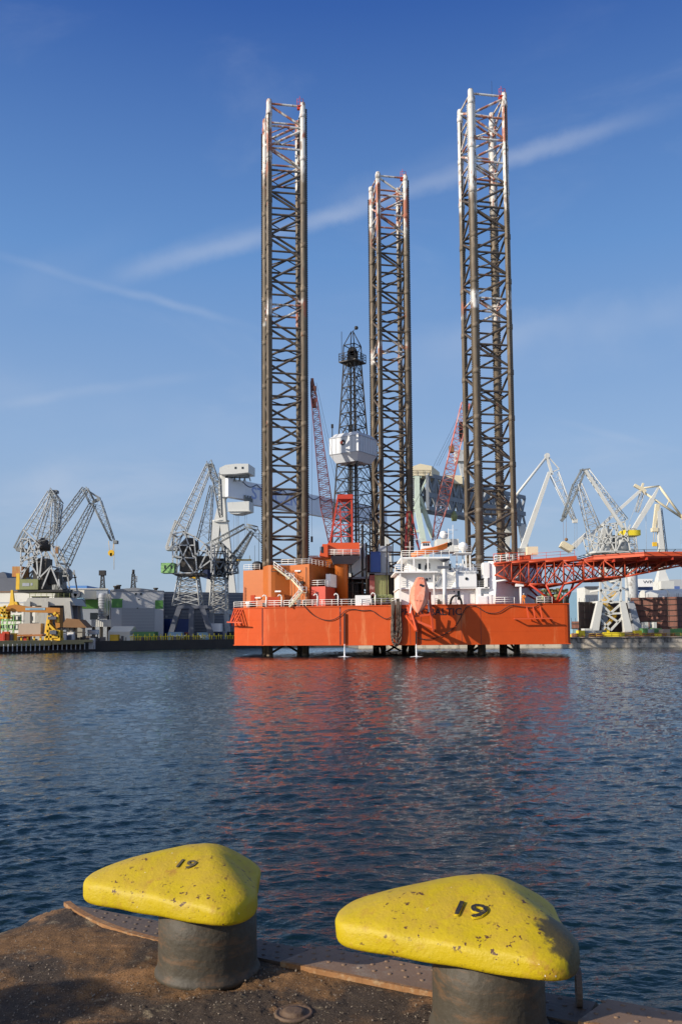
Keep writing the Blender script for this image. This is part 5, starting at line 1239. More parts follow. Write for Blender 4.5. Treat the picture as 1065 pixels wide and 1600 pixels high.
s = MB(); c0, c1 = px(36, 916), px(47, 911); s.box(c0.x, c1.x, Y-.36, Y-.304, c0.z, c1.z); s.box(px(49, 914).x, px(52, 914).x, Y-.36, Y-.304, px(50, 915).z, px(50, 911).z); s.build('window', m_grey, CBN)
s = MB(); s.box(px(25.5, 921).x, px(31, 921).x, Y-.2, Y+5, px(30, 921.2).z, px(30, 896).z); s.build('end_panel', m_yellow, A1)
s = MB(); s.box(px(17, 899).x, px(33, 899).x, Y+1, Y+6, px(30, 900.5).z, px(30, 884.5).z); s.build('counterweight', M('rusty_ballast', (.42, .16, .05), .7, var=.3, scale=.5, dirt=(.40, .32, .12), damt=.8, dthr=.48), A1)
s = MB()
bars(s, [((33, 842), (33, 906)), ((33, 842), (46, 842)), ((46, 842), (56, 872)), ((33, 872), (56, 858)), ((33, 858), (46, 842)), ((33, 884), (48, 852)), ((33, 895), (60, 872)), ((34, 904), (46, 878)), ((46, 878), (58, 876)), ((58, 876), (60, 905)), ((46, 878), (60, 900)), ((33, 878), (60, 866)), ((56, 850), (66, 868)), ((66, 868), (62, 905)), ((37, 828), (62, 852)), ((62, 852), (56, 872)), ((33, 845), (44, 870)), ((60, 905), (80, 885)), ((80, 885), (94, 920)), ((66, 920), (80, 885)), ((92, 905), (94, 921))], Y, .34, 6)
cross(s, [(33, 842), (33, 872), (33, 904), (46, 842), (56, 872), (60, 905), (46, 878), (62, 852), (80, 885)], Y, 6, .35)
s.build('tower', m_cgrey, A1)
s = MB(); s.box(px(50, 905).x, px(72, 905).x, Y+.8, Y+5.2, px(60, 920).z, px(60, 872).z); s.box(px(72, 905).x, px(88, 905).x, Y+2, Y+5.2, px(60, 912).z, px(60, 893).z); s.lathe(px(62, 845)+Vector((0, 3, -2.4)), [(2.0, 0), (2.0, 2.2), (.4, 3.6)], 10); s.build('machine_house', m_dark, A1)
s = MB(); LG(s, (47, 832), (80, 769), Y+2, 2.6, 3.0, 1.0, 10, .17, .08); s.build('stay', m_cgrey, A1)
s = MB(); LG(s, (70, 850), (83, 772), Y+1, 3.2, 3.6, .8, 11, .17, .08); s.build('boom', m_cgrey, A1)
s = MB(); s.girder(P(80, 768, Y+2), P(92, 786, Y-3), 1.8, 1.2, 2.0, 1.4, 4, .16, .08); s.girder(P(92, 786, Y-3), P(89, 830, Y-14), 2.0, 1.4, 1.0, .7, 8, .16, .08); s.box(px(75, 768).x, px(87, 768).x, Y+1, Y+3, px(80, 769).z, px(80, 764.5).z); s.build('jib', m_cdark, A1)
s = MB(); bars(s, [((22, 856), (37, 827)), ((24, 858), (40, 834))], Y+3, .35, 2); s.box(px(21, 860).x, px(31, 860).x, Y+2, Y+6, px(25, 860).z, px(25, 854.5).z); s.build('balance_arm', m_cdark, A1)
s = MB(); q = P(89.5, 860, Y-14); s.tube(P(89, 831, Y-14), q, .03, n=4); s.obb(q, (.35, 0, 0), (0, .3, 0), (0, 0, .8)); s.build('hook', m_brown, A1)
# A2: jib reaching to the right
Y = 248
A2 = thing('portal_crane', 'dark grey lattice crane at far left with its jib reaching right over the workshop', 'crane', (P(98, 990, Y).x, Y, LZ), CG)
s = MB()
for x in (84, 116):
    for dy in (0, 9): q = P(x, 940, Y+dy); s.taper((q.x+(1 if x > 100 else -1), Y+dy, LZ), q, 1.6, 1.4)
s.box(px(82, 940).x, px(118, 940).x, Y-.8, Y+10, P(90, 944, Y).z, P(90, 936, Y).z); s.build('portal', m_dgrey, A2)
s = MB(); c = P(99, 930, Y+4); s.lathe((c.x, Y+4, P(99, 937, Y).z), [(2.6, 0), (2.2, 2), (2.8, 3)], 16); s.build('turntable', m_black, A2)
s = MB(); bars(s, [((84, 925), (92, 880)), ((110, 925), (104, 888)), ((84, 900), (108, 900)), ((92, 880), (108, 900)), ((86, 908), (100, 925)), ((70, 850), (84, 925)), ((70, 850), (92, 880)), ((70, 850), (80, 850)), ((80, 850), (92, 880)), ((76, 880), (92, 905))], Y, .34, 7); cross(s, [(84, 925), (92, 880), (70, 850), (110, 925), (84, 900)], Y, 7, .4); s.build('tower', m_cgrey, A2)
s = MB(); a, b = P(86, 900, Y+3), P(112, 898, Y+3); s.lathe(a, [(1.9, 0), (1.9, (b-a).length-.8), (1.3, (b-a).length)], 14, (b-a)); s.box(a.x, a.x+2.5, Y+1, Y+6, P(90, 925, Y).z, P(90, 893, Y).z); s.build('machine_house', m_cdark, A2)
s = MB(); LG(s, (72, 850), (134, 764), Y+3, 2.4, 2.2, 1.5, 16, .17, .085); s.build('stay', m_cdark, A2)
s = MB(); LG(s, (98, 897), (99, 880), Y+3, 3, 1.6, 3.0, 2, .17, .085); LG(s, (99, 880), (145.5, 787), Y+3, 3.2, 3.3, 1.2, 14, .18, .085); s.build('boom', m_cdark, A2)
s = MB(); LG(s, (133, 763), (145, 786), Y+3, 2, 1.2, 1.6, 4, .15, .08); s.beam(P(136, 766, Y+3), P(157, 779, Y+3), .5); s.beam(P(145, 785, Y+3), P(157, 779, Y+3), .8); LG(s, (151, 784), (176, 844), Y+3, 2.0, 2.6, .9, 9, .16, .085); s.box(P(174, 846, Y).x, P(180, 846, Y).x, Y+2, Y+4, P(175, 848, Y).z, P(175, 843, Y).z); s.build('jib', m_cdark, A2)
s = MB(); 
for x0, x1, y1 in ((170, 171.5, 862), (178, 176.5, 862), (178.5, 178.5, 890)): s.tube(P(x0, 845, Y+3), P(x1, y1, Y+3), .06, n=4)
q = P(174, 864, Y+3); s.lathe(q, [(.9, -.2), (.9, .2)], 12, (0, 1, 0)); s.box(q.x-.3, q.x+.3, Y+2.8, Y+3.2, q.z-1, q.z); s.build('hook', m_yellow, A2)
# B1
Y = 264
B1c = thing('portal_crane', 'grey lattice crane with a bright green cabin beside the white gantry leg', 'crane', (P(300, 990, Y).x, Y, LZ), CG)
s = MB(); 
for x0, x1 in ((264, 281), (299, 300), (333, 316)):
    for dy in (0, 9): q = P(x1, 949, Y+dy); s.taper((P(x0, 990, Y+dy).x, Y+dy, LZ), q, 1.5, 1.5)
s.box(P(278, 950, Y).x, P(325, 950, Y).x, Y-.8, Y+10, P(300, 951, Y).z, P(300, 946, Y).z); s.build('portal', m_dgrey, B1c)
s = MB(); p0 = [(272, 947), (316, 947)]; p1 = [(281, 898), (308, 898)]
c0, c1 = P(294, 947, Y+4.5), P(295, 897, Y+4.5); s.girder(c0, c1, 8, 8.2, 5, 5.2, 5, .26, .13, (0, 1, 0), 5, True); s.build('tower', m_cgrey, B1c)
s = MB()
bars(s, [((270, 835), (270, 896)), ((270, 835), (287, 830)), ((287, 830), (303, 838)), ((303, 838), (308, 895)), ((270, 852), (303, 852)), ((272, 870), (303, 872)), ((270, 896), (303, 895)), ((287, 830), (272, 870)), ((287, 830), (303, 872)), ((286, 870), (272, 896)), ((286, 870), (303, 895)), ((279, 852), (286, 870)), ((294, 852), (286, 870)), ((270, 852), (287, 835)), ((303, 872), (320, 850)), ((320, 850), (330, 875)), ((303, 895), (330, 875)), ((303, 838), (320, 850)), ((310, 860), (330, 862)), ((308, 895), (325, 860)), ((330, 845), (330, 895))], Y, .36, 7)
cross(s, [(270, 835), (287, 830), (303, 838), (270, 896), (303, 895), (272, 870), (303, 872), (320, 850), (330, 875)], Y, 7, .4); s.build('frame', m_cgrey, B1c)
s = MB(); s.box(P(280, 860, Y).x, P(304, 860, Y).x, Y+1, Y+6, P(290, 892, Y).z, P(290, 850, Y).z); s.lathe(P(297, 850, Y+3), [(2.6, -2), (2.6, .5), (1, 1.8)], 10); s.box(P(304, 860, Y).x, P(325, 860, Y).x, Y+2, Y+6, P(290, 888, Y).z, P(290, 868, Y).z); s.build('machine_house', m_dark, B1c)
s = MB(); s.box(P(252.5, 890, Y).x, P(273, 890, Y).x, Y-1, Y+4, P(260, 895, Y-1).z, P(260, 879.5, Y-1).z); CBN = s.build('cabin', m_lgreen, B1c); s = MB(); 
for x in (258, 268): c = P(x, 886, Y-1); s.box(c.x-.25, c.x+.25, Y-1.06, Y-1.004, c.z-.5, c.z+.5)
s.beam(P(254, 894, Y-1.1), P(270, 878, Y-1.1), .12); s.build('window', m_glass, CBN)
s = MB(); s.box(P(273, 895, Y).x, P(318, 895, Y).x, Y, Y+8, P(290, 899, Y).z, P(290, 895, Y).z); s.build('slewing_deck', m_dark, B1c)
s = MB(); LG(s, (281, 832), (327, 727), Y+3, 3, 3.4, 1.6, 14, .2, .1); s.build('stay', m_cgrey, B1c)
s = MB(); LG(s, (318, 845), (331, 760), Y+3, 4.0, 3.8, .8, 8, .18, .09); s.build('boom', m_cdark, B1c)
s = MB(); s.girder(P(328, 723, Y+3), P(336, 750, Y-1), 2, 1.4, 2.4, 2.0, 5, .17, .09); s.girder(P(338, 745, Y-1), P(345, 806, Y-12), 2.4, 2.4, 1, .8, 10, .17, .09); s.box(P(321, 724, Y).x, P(332, 724, Y).x, Y+1.5, Y+4.5, P(325, 725.5, Y).z, P(325, 723, Y).z); s.build('jib', m_cdark, B1c)
s = MB(); bars(s, [((259, 856), (274, 813)), ((266, 857), (274, 830)), ((274, 813), (287, 826))], Y+3, .4, 2); s.box(P(257, 855, Y).x, P(275, 855, Y).x, Y+2, Y+6, P(260, 858.5, Y).z, P(260, 852.5, Y).z); s.build('balance_arm', m_cgrey, B1c)
# B2
Y = 277
B2c = thing('portal_crane', 'dark lattice crane with a blue cabin and low jib right of the white gantry leg', 'crane', (P(350, 990, Y).x, Y, LZ), CG)
s = MB()
for x0, x1 in ((329, 332), (357, 353)):
    for dy in (0, 9): q = P(x1, 955, Y+dy); s.taper((P(x0, 990, Y+dy).x, Y+dy, LZ), q, 1.4, 1.4)
s.box(P(328, 950, Y).x, P(357, 950, Y).x, Y-.8, Y+10, P(300, 960, Y).z, P(300, 953, Y).z); s.build('portal', m_cgrey, B2c)
s = MB(); s.girder(P(342, 953, Y+4.5), P(343, 905, Y+4.5), 8, 5.0, 5.4, 4.4, 5, .28, .14, (0, 1, 0), 5, True); s.build('tower', m_cgrey, B2c)
s = MB(); bars(s, [((325, 855), (325, 900)), ((325, 855), (345, 848)), ((345, 848), (365, 868)), ((365, 868), (368, 893)), ((325, 900), (368, 893)), ((325, 878), (366, 878)), ((345, 848), (328, 900)), ((345, 848), (357, 897)), ((336, 878), (350, 903)), ((350, 878), (336, 903)), ((330, 862), (352, 862)), ((365, 868), (350, 903)), ((352, 853), (352, 905))], Y, .42, 7); cross(s, [(325, 855), (345, 848), (365, 868), (325, 900), (368, 893)], Y, 7, .4); s.build('frame', m_cdark, B2c)
s = MB(); s.box(P(333, 890, Y).x, P(349, 890, Y).x, Y+1, Y+6, P(340, 900, Y).z, P(340, 872, Y).z); s.build('machine_house', m_black, B2c)
s = MB(); a, b = P(310, 905, Y-1), P(331, 890, Y-1); s.extr([(a.x, Y-1, a.z+1), (b.x-1, Y-1, a.z), (b.x, Y-1, b.z+.5), (a.x+1.4, Y-1, b.z)], (0, 4, 0)); s.build('cabin', m_navy, B2c)
s = MB(); s.box(P(296, 903, Y).x, P(309, 903, Y).x, Y, Y+2, P(300, 904, Y).z, P(300, 899, Y).z); s.build('small_platform', m_yellow, B2c)
s = MB(); LG(s, (325, 853), (383, 822), Y+3, 2.2, 1.5, 1.4, 11, .16, .08); s.build('stay', m_cdark, B2c)
s = MB(); LG(s, (358, 888), (394, 831), Y+3, 3, 3.6, 1.0, 9, .17, .085); LG(s, (364, 876), (392, 835), Y+3.4, 3, 2.0, 1.0, 7, .17, .085); s.build('boom', m_cdark, B2c)
s = MB(); LG(s, (384, 821), (397, 833), Y+3, 2, 1.2, 1.4, 4, .15, .08); LG(s, (386, 821), (402, 826), Y+3, 2, .8, 1.2, 3, .15, .08); LG(s, (398, 830), (416, 852), Y+3, 2, 2.4, 1.0, 5, .16, .08); s.build('jib', m_cdark, B2c)
s = MB(); s.beam(P(370, 875, Y+4), P(393, 875, Y+4), .5); s.tube(P(390, 868, Y+4), P(390, 875, Y+4), .1); s.build('gangway', m_yellow, B2c)

# --- the white gantry crane, beam receding to the right
YG = 330
GC = thing('gantry_crane', 'huge white gantry crane with a faded blue lettered grey beam behind the left rig leg', 'gantry crane', (P(350, 990, YG).x, YG, LZ), 'shipyard gantry cranes')
bx0, bx1 = Vector((P(352, 760, YG).x, YG)), Vector((P(600, 800, 420).x, 420)); bd = (bx1-bx0).normalized(); bz1 = P(386, 749, 333).z; bz0 = P(386, 781, 333).z
bn = Vector((bd.y, -bd.x, 0))
def BP(t, z, o=0): q = bx0+bd*t; return Vector((q.x, q.y, z))+bn*o
BL = (bx1-bx0).length
s = MB(); s.extr([BP(0, bz0+.8, 1.5), BP(0, bz1, 1.5), BP(BL, bz1, 1.5), BP(BL, bz0+.8, 1.5), BP(0, bz0+.8, 1.5)][:4], -bn*3.0)
s.extr([BP(12, bz0-.6, 1.3), BP(12, bz0+.8, 1.4), BP(BL, bz0+.8, 1.4), BP(BL, bz0-.6, 1.3)], -bn*2.6)
BEAM = s.build('beam', m_beam, GC)
s = MB(); k = 0
pts = []
for i in range(90): t = 8+i*.9; pts.append(BP(t, bz1-.5-1.5*abs(math.sin(i*math.pi/9)), 1.65))
s.path(pts, .16, 5); s.build('festoon_cable', m_navy, BEAM)
text('STOCZNIA', 6.6, BP(13.0, bz0+1.6, 1.56), Vector((*bd, 0)), (0, 0, 1), m_bluetext, BEAM, 'beam_lettering', .02, 1.12)
s = MB(); s.extr([P(344, 776, YG), P(346, 738, YG), P(352, 738, YG), P(352, 776, YG)], (0, 6, 0)); s.build('end_bracket', m_cwhite, GC); s = MB()
for k in range(14): q = BP(14+1.2*k if k < 5 else 14+.9*k, bz0+.6+.5*(k % 3), 2.9); 
for k in range(6): q = BP(9+.8*k, bz0+1.2-(k % 2)*.8, 1.9); s.obb(q, (.3, 0, 0), (0, .3, 0), (0, 0, 1.1))
s.build('beam_fitting', m_cdark, GC)
s = MB(); q = [P(342.5, 741, YG-3), P(343, 731, YG-3), P(352, 726.5, YG-3), P(368, 724.5, YG-3), P(388, 724.5, YG-3), P(388, 738, YG-3), P(366, 740.5, YG-3)]; s.extr(q, (1.6, 9, 0)); H1 = s.build('trolley_house', m_cwhite, GC)
for x in (368, 379): c = P(x, 731, YG-3.05); MB().box(c.x-.35, c.x+.35, YG-3.1, YG-3.0, c.z-.4, c.z+.4).build('window', m_glass, H1)
s = MB(); c0, c1 = P(357, 741, YG+1), P(388, 752, YG+1)
for k in range(9): x = c0.x+(c1.x-c0.x)*k/8; s.beam((x, YG+1, c0.z), (x+.8*(-1)**k, YG+1, c1.z), .4)
s.box(c0.x, c1.x, YG, YG+4, c0.z-1.1, c0.z-.3); s.build('trolley_frame', m_cdark, GC)
s = MB(); q = [P(356, 797, YG-1), P(355, 785, YG-1), P(389, 783, YG-1), P(389, 798, YG-1), P(372, 803, YG-1), P(360, 802.5, YG-1)]; s.extr(q, (1.2, 6, 0)); s.box(P(356, 800, YG).x, P(392, 800, YG).x, YG-1.6, YG-1.1, P(370, 800, YG).z, P(370, 799, YG).z); s.build('lower_trolley', m_cwhite, GC)
s = MB()
for x, y1 in ((365, 870), (369, 880), (371, 930), (373, 930), (382.5, 838), (385, 838), (361, 803)): s.tube(P(x, 796, YG+1), P(x+.5, y1, YG+1), .05, n=4)
q = P(361.5, 801, YG); s.obb(q, (.3, 0, 0), (0, .3, 0), (0, 0, .5)); s.build('hoist_rope', m_cdark, GC)
s = MB(); s.extr([P(342, 738, YG+2), P(352, 738, YG+2), P(350.5, 778, YG+2), P(353, 815, YG+2), P(334, 815, YG+2), P(341, 785, YG+2)], (0, 6, 0))
s.taper(P(339, 816, YG+5), (P(320, 990, YG+5).x, YG+5, LZ), 3.0, 2.2, 4, 3); s.taper(P(350, 814, YG+5), (P(372, 990, YG+5).x, YG+5, LZ), 3.0, 2.6, 4, 3)
s.lathe((P(345, 812, YG+5).x, YG+5, P(345, 812, YG).z-.3), [(3.0, 0), (3.4, .3), (3.4, .6)], 12); s.build('leg', m_cwhite, GC)
s = MB(); 
for i in range(2): s.taper(BP(BL-4, bz0, (-1)**i*2), (BP(BL-4, 0).x+(-1)**i*8, BP(BL-4, 0).y, LZ), 3.5, 2.5)
s.build('far_leg', m_cwhite, GC)

# --- the pale green gantry with beige houses
YH = 300
GH = thing('gantry_crane', 'pale green gantry crane with two beige houses on top behind the accommodation block', 'gantry crane', (P(660, 990, YH).x, YH, LZ), 'shipyard gantry cranes')
e0, e1 = Vector((P(656, 770, YH).x, YH, 0)), Vector((P(735, 790, 325).x, 325, 0)); ed_ = (e1-e0).normalized(); en = Vector((ed_.y, -ed_.x, 0))
zt0, zb0 = P(656, 744, YH).z, P(656, 795, YH).z; EL = (e1-e0).length*2.1
s = MB(); EP = lambda t, z, o=0: e0+ed_*t+en*o+Vector((0, 0, z))
for o_ in (3, -3):
    s.beam(EP(0, zt0, o_), EP(EL, zt0, o_), 1.0, 1.4); s.beam(EP(0, zb0, o_), EP(EL, zb0, o_), 1.0, 1.2)
    n = 14
    for i in range(n):
        t0, t1 = EL*i/n, EL*(i+1)/n; s.beam(EP(t0, zt0, o_), EP(t0, zb0, o_), .9); s.beam(EP(t0, zt0, o_), EP((t0+t1)/2, (zt0+zb0)/2, o_), .9); s.beam(EP((t0+t1)/2, (zt0+zb0)/2, o_), EP(t1, zt0, o_), .9); s.beam(EP(t0, (zt0+zb0)/2-1, o_), EP(t1, (zt0+zb0)/2-1, o_), .8, 1.6); s.beam(EP(t0, zb0, o_), EP((t0+t1)/2, (zt0+zb0)/2, o_), .7); s.beam(EP(t1, zb0, o_), EP((t0+t1)/2, (zt0+zb0)/2, o_), .7)
s.build('truss_beam', M('gantry_dark_truss', (.22, .24, .26), .6, var=.15), GH)
s = MB(); s.extr([P(640, 743, YH-2), P(640, 730, YH-2), P(656, 724.5, YH-2), P(674, 728, YH-2), P(674, 743, YH-2)], (4, 12, 0)); h_ = s.build('trolley_house', m_beige, GH)
s = MB(); s.rail([P(640, 742, YH-2.3), P(672, 742, YH-2.3)], 1.6, .06, 2.2, 2); s.build('handrail', m_dark, h_)
s = MB(); s.extr([P(692, 754, YH+10), P(692, 744, YH+10), P(700, 742, YH+10), P(722, 743, YH+10), P(722, 756, YH+10)], (2, 10, 0)); s.build('trolley_house', m_beige, GH)
s = MB(); s.taper(P(651, 743, YH-1), P(651.5, 795, YH-1), 1.6, 1.6); s.taper(P(651.5, 795, YH-1), (P(676, 990, YH-1).x+3, YH-1, LZ), 1.8, 1.8); s.taper(P(643, 743, YH+4), P(643, 793, YH+4), 1.4, 1.4); s.taper(P(643, 793, YH+4), (P(634, 990, YH+4).x, YH+4, LZ), 1.8, 1.8)
s.beam(P(640, 744, YH-1), P(658, 744, YH-1), 1.2); s.beam(P(640, 794, YH-1), P(658, 794, YH-1), .9); s.beam(P(642, 778, YH-1), P(656, 786, YH-1), .5); s.beam(P(668, 744, YH-1), P(655, 772, YH-1), .7); s.beam(P(655, 776, YH-1), P(676, 840, YH+3), 1.2); s.beam(P(642, 830, YH-1), P(662, 830, YH-1), .9)
s.build('leg', m_pgreen, GH)
s = MB(); c = EP(EL-3, 0); 
for o_ in (3, -3): s.taper(EP(EL-3, zb0, o_), EP(EL-3, LZ, o_*3), 2.4, 1.8)
s.build('far_leg', m_cwhite, GH)
s = MB(); q = P(709, 806, YH+8); s.tube(P(709, 795, YH+8), q, .05, n=4); s.lathe(q, [(.9, -1.8), (1.2, 0), (.5, 1.6)], 10); s.build('hook', m_olive, GH)
s = MB(); c = P(715, 712, 310); s.box(c.x-1, c.x+4, 308, 314, P(715, 722, 310).z, P(715, 705, 310).z); s.taper(P(720, 722, 310), P(726, 745, 310), 2, 2.4); s.build('slewing_hoist', m_cgrey, GH)

# --- right hand cranes
RG = 'luffing cranes on the right quay'
Y = 262
R1 = thing('luffing_crane', 'white crane with a tubular boom rising just right of the right rig leg', 'crane', (P(815, 990, Y).x, Y, LZ), RG)
s = MB(); s.taper(P(857.5, 738, Y), P(813, 866, Y), .9, 1.7, 1.2, 1.8); s.build('boom', m_cwhite, R1)
s = MB(); s.tube(P(854, 713, Y), P(785, 800, Y), .38, n=8); s.build('stay', m_cwhite, R1)
s = MB(); s.taper(P(853, 712, Y), P(862, 742, Y), .7, .7); LG(s, (865, 740), (896, 812), Y, 1.6, 2.6, .8, 8, .15, .07); s.beam(P(856, 714, Y), P(873, 733, Y), .3); s.beam(P(873, 733, Y), P(858, 739, Y), .3); s.box(P(894, 813, Y).x, P(901, 813, Y).x, Y-.6, Y+.6, P(897, 817, Y).z, P(897, 811, Y).z); s.lathe(P(854, 712, Y), [(.8, -.4), (.8, .4)], 10, (0, 1, 0)); s.build('jib', m_cwhite, R1)
s = MB(); s.lathe((P(806, 900, Y).x, Y, LZ), [(3.4, 0), (2.6, 12), (2.6, P(806, 870, Y).z-LZ)], 16); s.box(P(790, 860, Y).x, P(822, 860, Y).x, Y-3, Y+3, P(800, 872, Y).z, P(800, 858, Y).z); s.build('pylon', m_cgrey, R1)
s = MB(); 
for x in (897, 900.5): s.tube(P(x, 816, Y), P(x, 860, Y), .04, n=4)
s.build('hoist_rope', m_cdark, R1)
# R2
Y = 243
R2 = thing('luffing_crane', 'white lattice crane on a straddling portal with a yellow counterweight', 'crane', (P(955, 990, Y).x, Y, LZ), RG)
s = MB()
for x0, y0, x1, y1, dy, w0 in ((925, 986, 936, 940, 0, 2.2), (981, 986, 970.5, 940, 0, 2.2)): s = MB(); s.taper((P(x0, y0, Y).x, Y, LZ), P(x1, y1, Y), 2.2, 1.5); s.build('portal_leg', m_cwhite, R2)
s = MB()
for x0, x1, dy in ((940, 944, 10), (997, 984, 10)): s = MB(); s.taper((P(x0, 985, Y+dy).x, Y+dy, LZ), P(x1, 940, Y+dy), 2.2, 1.5); s.build('portal_leg', m_grey, R2)
s = MB()
bars(s, [((934, 940.5), (972, 940.5)), ((931, 960), (972, 958)), ((936, 942), (953, 958)), ((953, 958), (971, 942)), ((932, 961), (952, 985)), ((953, 985), (974, 962)), ((944, 958), (965, 972)), ((953, 972), (940, 984)), ((937, 905), (937, 940)), ((969, 905), (969, 940)), ((937, 906), (969, 906)), ((937, 922), (969, 922)), ((937, 922), (953, 940)), ((953, 940), (969, 922)), ((938, 906), (953, 921)), ((953, 921), (968, 906)), ((938, 863), (937, 905)), ((968, 863), (969, 905)), ((938, 885), (968, 885)), ((938, 905), (953, 886)), ((968, 905), (953, 886))], Y, .55, 0)
bars(s, [((945, 905), (945, 940)), ((978, 905), (982, 940)), ((945, 863), (945, 905)), ((974, 863), (978, 905)), ((945, 905), (978, 922))], Y+9, .5); cross(s, [(937, 940), (970, 940), (937, 906), (969, 906), (969, 922), (937, 922)], Y, 9.5, .5)
s.build('tower', m_cwhite, R2)
s = MB(); r = MB(); 
for a, b in (((939, 942), (962, 960)), ((962, 962), (944, 984)), ((966, 925), (942, 940))): stair(s, r, P(a[0], a[1], Y+4), P(b[0], b[1], Y+4), 1.0, 14, (0, 1, 0))
o = s.build('stair', m_yellow, R2); r.build('stair_rail', m_yellow, o)
s = MB(); s.box(P(928, 862, Y).x, P(988, 862, Y).x, Y-1, Y+9, P(950, 864, Y).z, P(950, 861, Y).z); s.lathe((P(956, 870, Y+4).x, Y+4, P(950, 870, Y).z), [(3.2, 0), (3.6, 1.2)], 18); s.build('turntable', m_cwhite, R2)
s = MB(); bars(s, [((930, 861), (943, 820)), ((943, 820), (975, 815)), ((962, 817), (961, 862)), ((943, 820), (960, 862)), ((962, 817), (936, 861)), ((984, 862), (975, 815)), ((961, 862), (984, 820)), ((945, 840), (980, 838)), ((920, 835), (928, 862)), ((920, 835), (943, 845)), ((924, 850), (960, 848)), ((950, 817), (984, 850))], Y, .30, 7); cross(s, [(930, 861), (943, 820), (975, 815), (961, 862), (984, 862), (945, 840), (980, 838)], Y, 7, .35); s.build('frame', m_cwhite, R2)
s = MB(); c = P(967, 850, Y+3); s.lathe(c, [(2.5, -1.8), (2.5, 1.8)], 16, (1, .3, 0)); s.box(P(945, 850, Y).x, P(958, 850, Y).x, Y+1, Y+6, P(950, 861, Y).z, P(950, 826, Y).z); s.build('winch_drum', m_cgrey, R2)
s = MB(); s.beam(P(914, 735, Y+2), P(977, 832, Y+2), .7); s.beam(P(914, 735, Y+5), P(977, 832, Y+5), .5); LG(s, (916, 736), (973, 815), Y+3.4, 2.2, .9, 2.4, 14, .13, .1); s.build('stay', m_cwhite, R2)
s = MB(); LG(s, (903, 757), (927, 828), Y+3, 3.2, 1.0, 3.4, 10, .16, .1); LG(s, (927, 828), (929, 860), Y+3, 3.2, 3.4, 2.2, 4, .16, .1); s.build('boom', m_cgrey, R2)
s = MB(); LG(s, (911, 734), (900, 757), Y+3, 1.8, 1.0, 1.6, 4, .16, .1); LG(s, (900, 757), (880, 808), Y+3, 2.0, 1.8, .7, 8, .17, .1); s.beam(P(905, 735, Y+3), P(921, 733, Y+3), .5); s.beam(P(876, 814, Y+3), P(883, 806, Y+3), .8); s.build('jib', m_cdark, R2)
s = MB(); s.box(P(974.5, 830, Y).x, P(1000, 830, Y).x, Y, Y+6, P(980, 836.5, Y).z, P(980, 828, Y).z); s.build('counterweight', m_vivid, R2)
s = MB(); s.tube(P(879, 812, Y+3), P(880, 845, Y+3), .035, n=4); s.tube(P(884, 806, Y+3), P(884, 842, Y+3), .035, n=4); s.ball(P(884, 843, Y+3), .5, 8); s.build('hook', m_brown, R2)
# R3
Y = 272
R3 = thing('luffing_crane', 'cream crane with a long diagonal strut and its jib folding down at right', 'crane', (P(990, 990, Y).x, Y, LZ), RG)
s = MB(); s.taper(P(920, 838, Y), P(998, 768, Y), .9, .9); s.build('strut', m_cwhite, R3)
s = MB(); s.extr([P(893, 852, Y), P(915, 832, Y), P(917, 838, Y), P(899, 857, Y)], (0, 3, 0)); s.build('balance_arm', m_cwhite, R3)
s = MB(); c = P(886, 854, Y); d_ = Vector((.83, 0, -.5)); s.obb(c+Vector((0, 1.5, 0)), d_*1.9, (0, 1.7, 0), Vector((.5, 0, .83))*1.0); s.build('counterweight', m_beige, R3)
s = MB(); s.tube(P(1000, 763, Y), P(1029, 759.5, Y), .3); s.beam(P(990, 758, Y), P(1008, 768, Y), .9); s.beam(P(1004, 755, Y), P(999, 770, Y), .6); s.build('stay', m_beige, R3)
s = MB(); s.taper(P(986, 832, Y), P(1018, 780, Y), 1.2, 1.5); s.taper(P(1018, 780, Y), P(1028, 761, Y), 1.0, .5); s.build('boom', m_cwhite, R3)
s = MB(); s.tube(P(1029, 760, Y), P(1063, 806, Y), .38); s.tube(P(1003, 768, Y), P(1063, 808, Y), .36); s.tube(P(1044, 783, Y), P(1040, 792, Y), .2); s.beam(P(1063, 808, Y), P(1070, 806, Y), 1.4); s.build('jib', m_beige, R3)
s = MB(); LG(s, (1003, 768), (994, 800), Y, 1.2, 1.2, .8, 6, .12, .06); s.tube(P(1000, 770, Y), P(975, 835, Y), .06, n=4); s.tube(P(1008, 790, Y), P(1009, 865, Y), .05, n=4); s.tube(P(1063, 810, Y), P(1063, 850, Y), .05, n=4); s.tube(P(1066, 810, Y), P(1066, 850, Y), .05, n=4); s.build('tie', m_cgrey, R3)
s = MB(); s.lathe((P(985, 900, Y).x, Y, LZ), [(2.4, 0), (2.0, 10), (1.8, P(985, 866, Y).z-LZ)], 14); s.girder(P(985, 866, Y), P(986, 826, Y), 3, 3.4, 1.4, 1.6, 5, .18, .1); s.build('pylon', m_cgrey, R3)
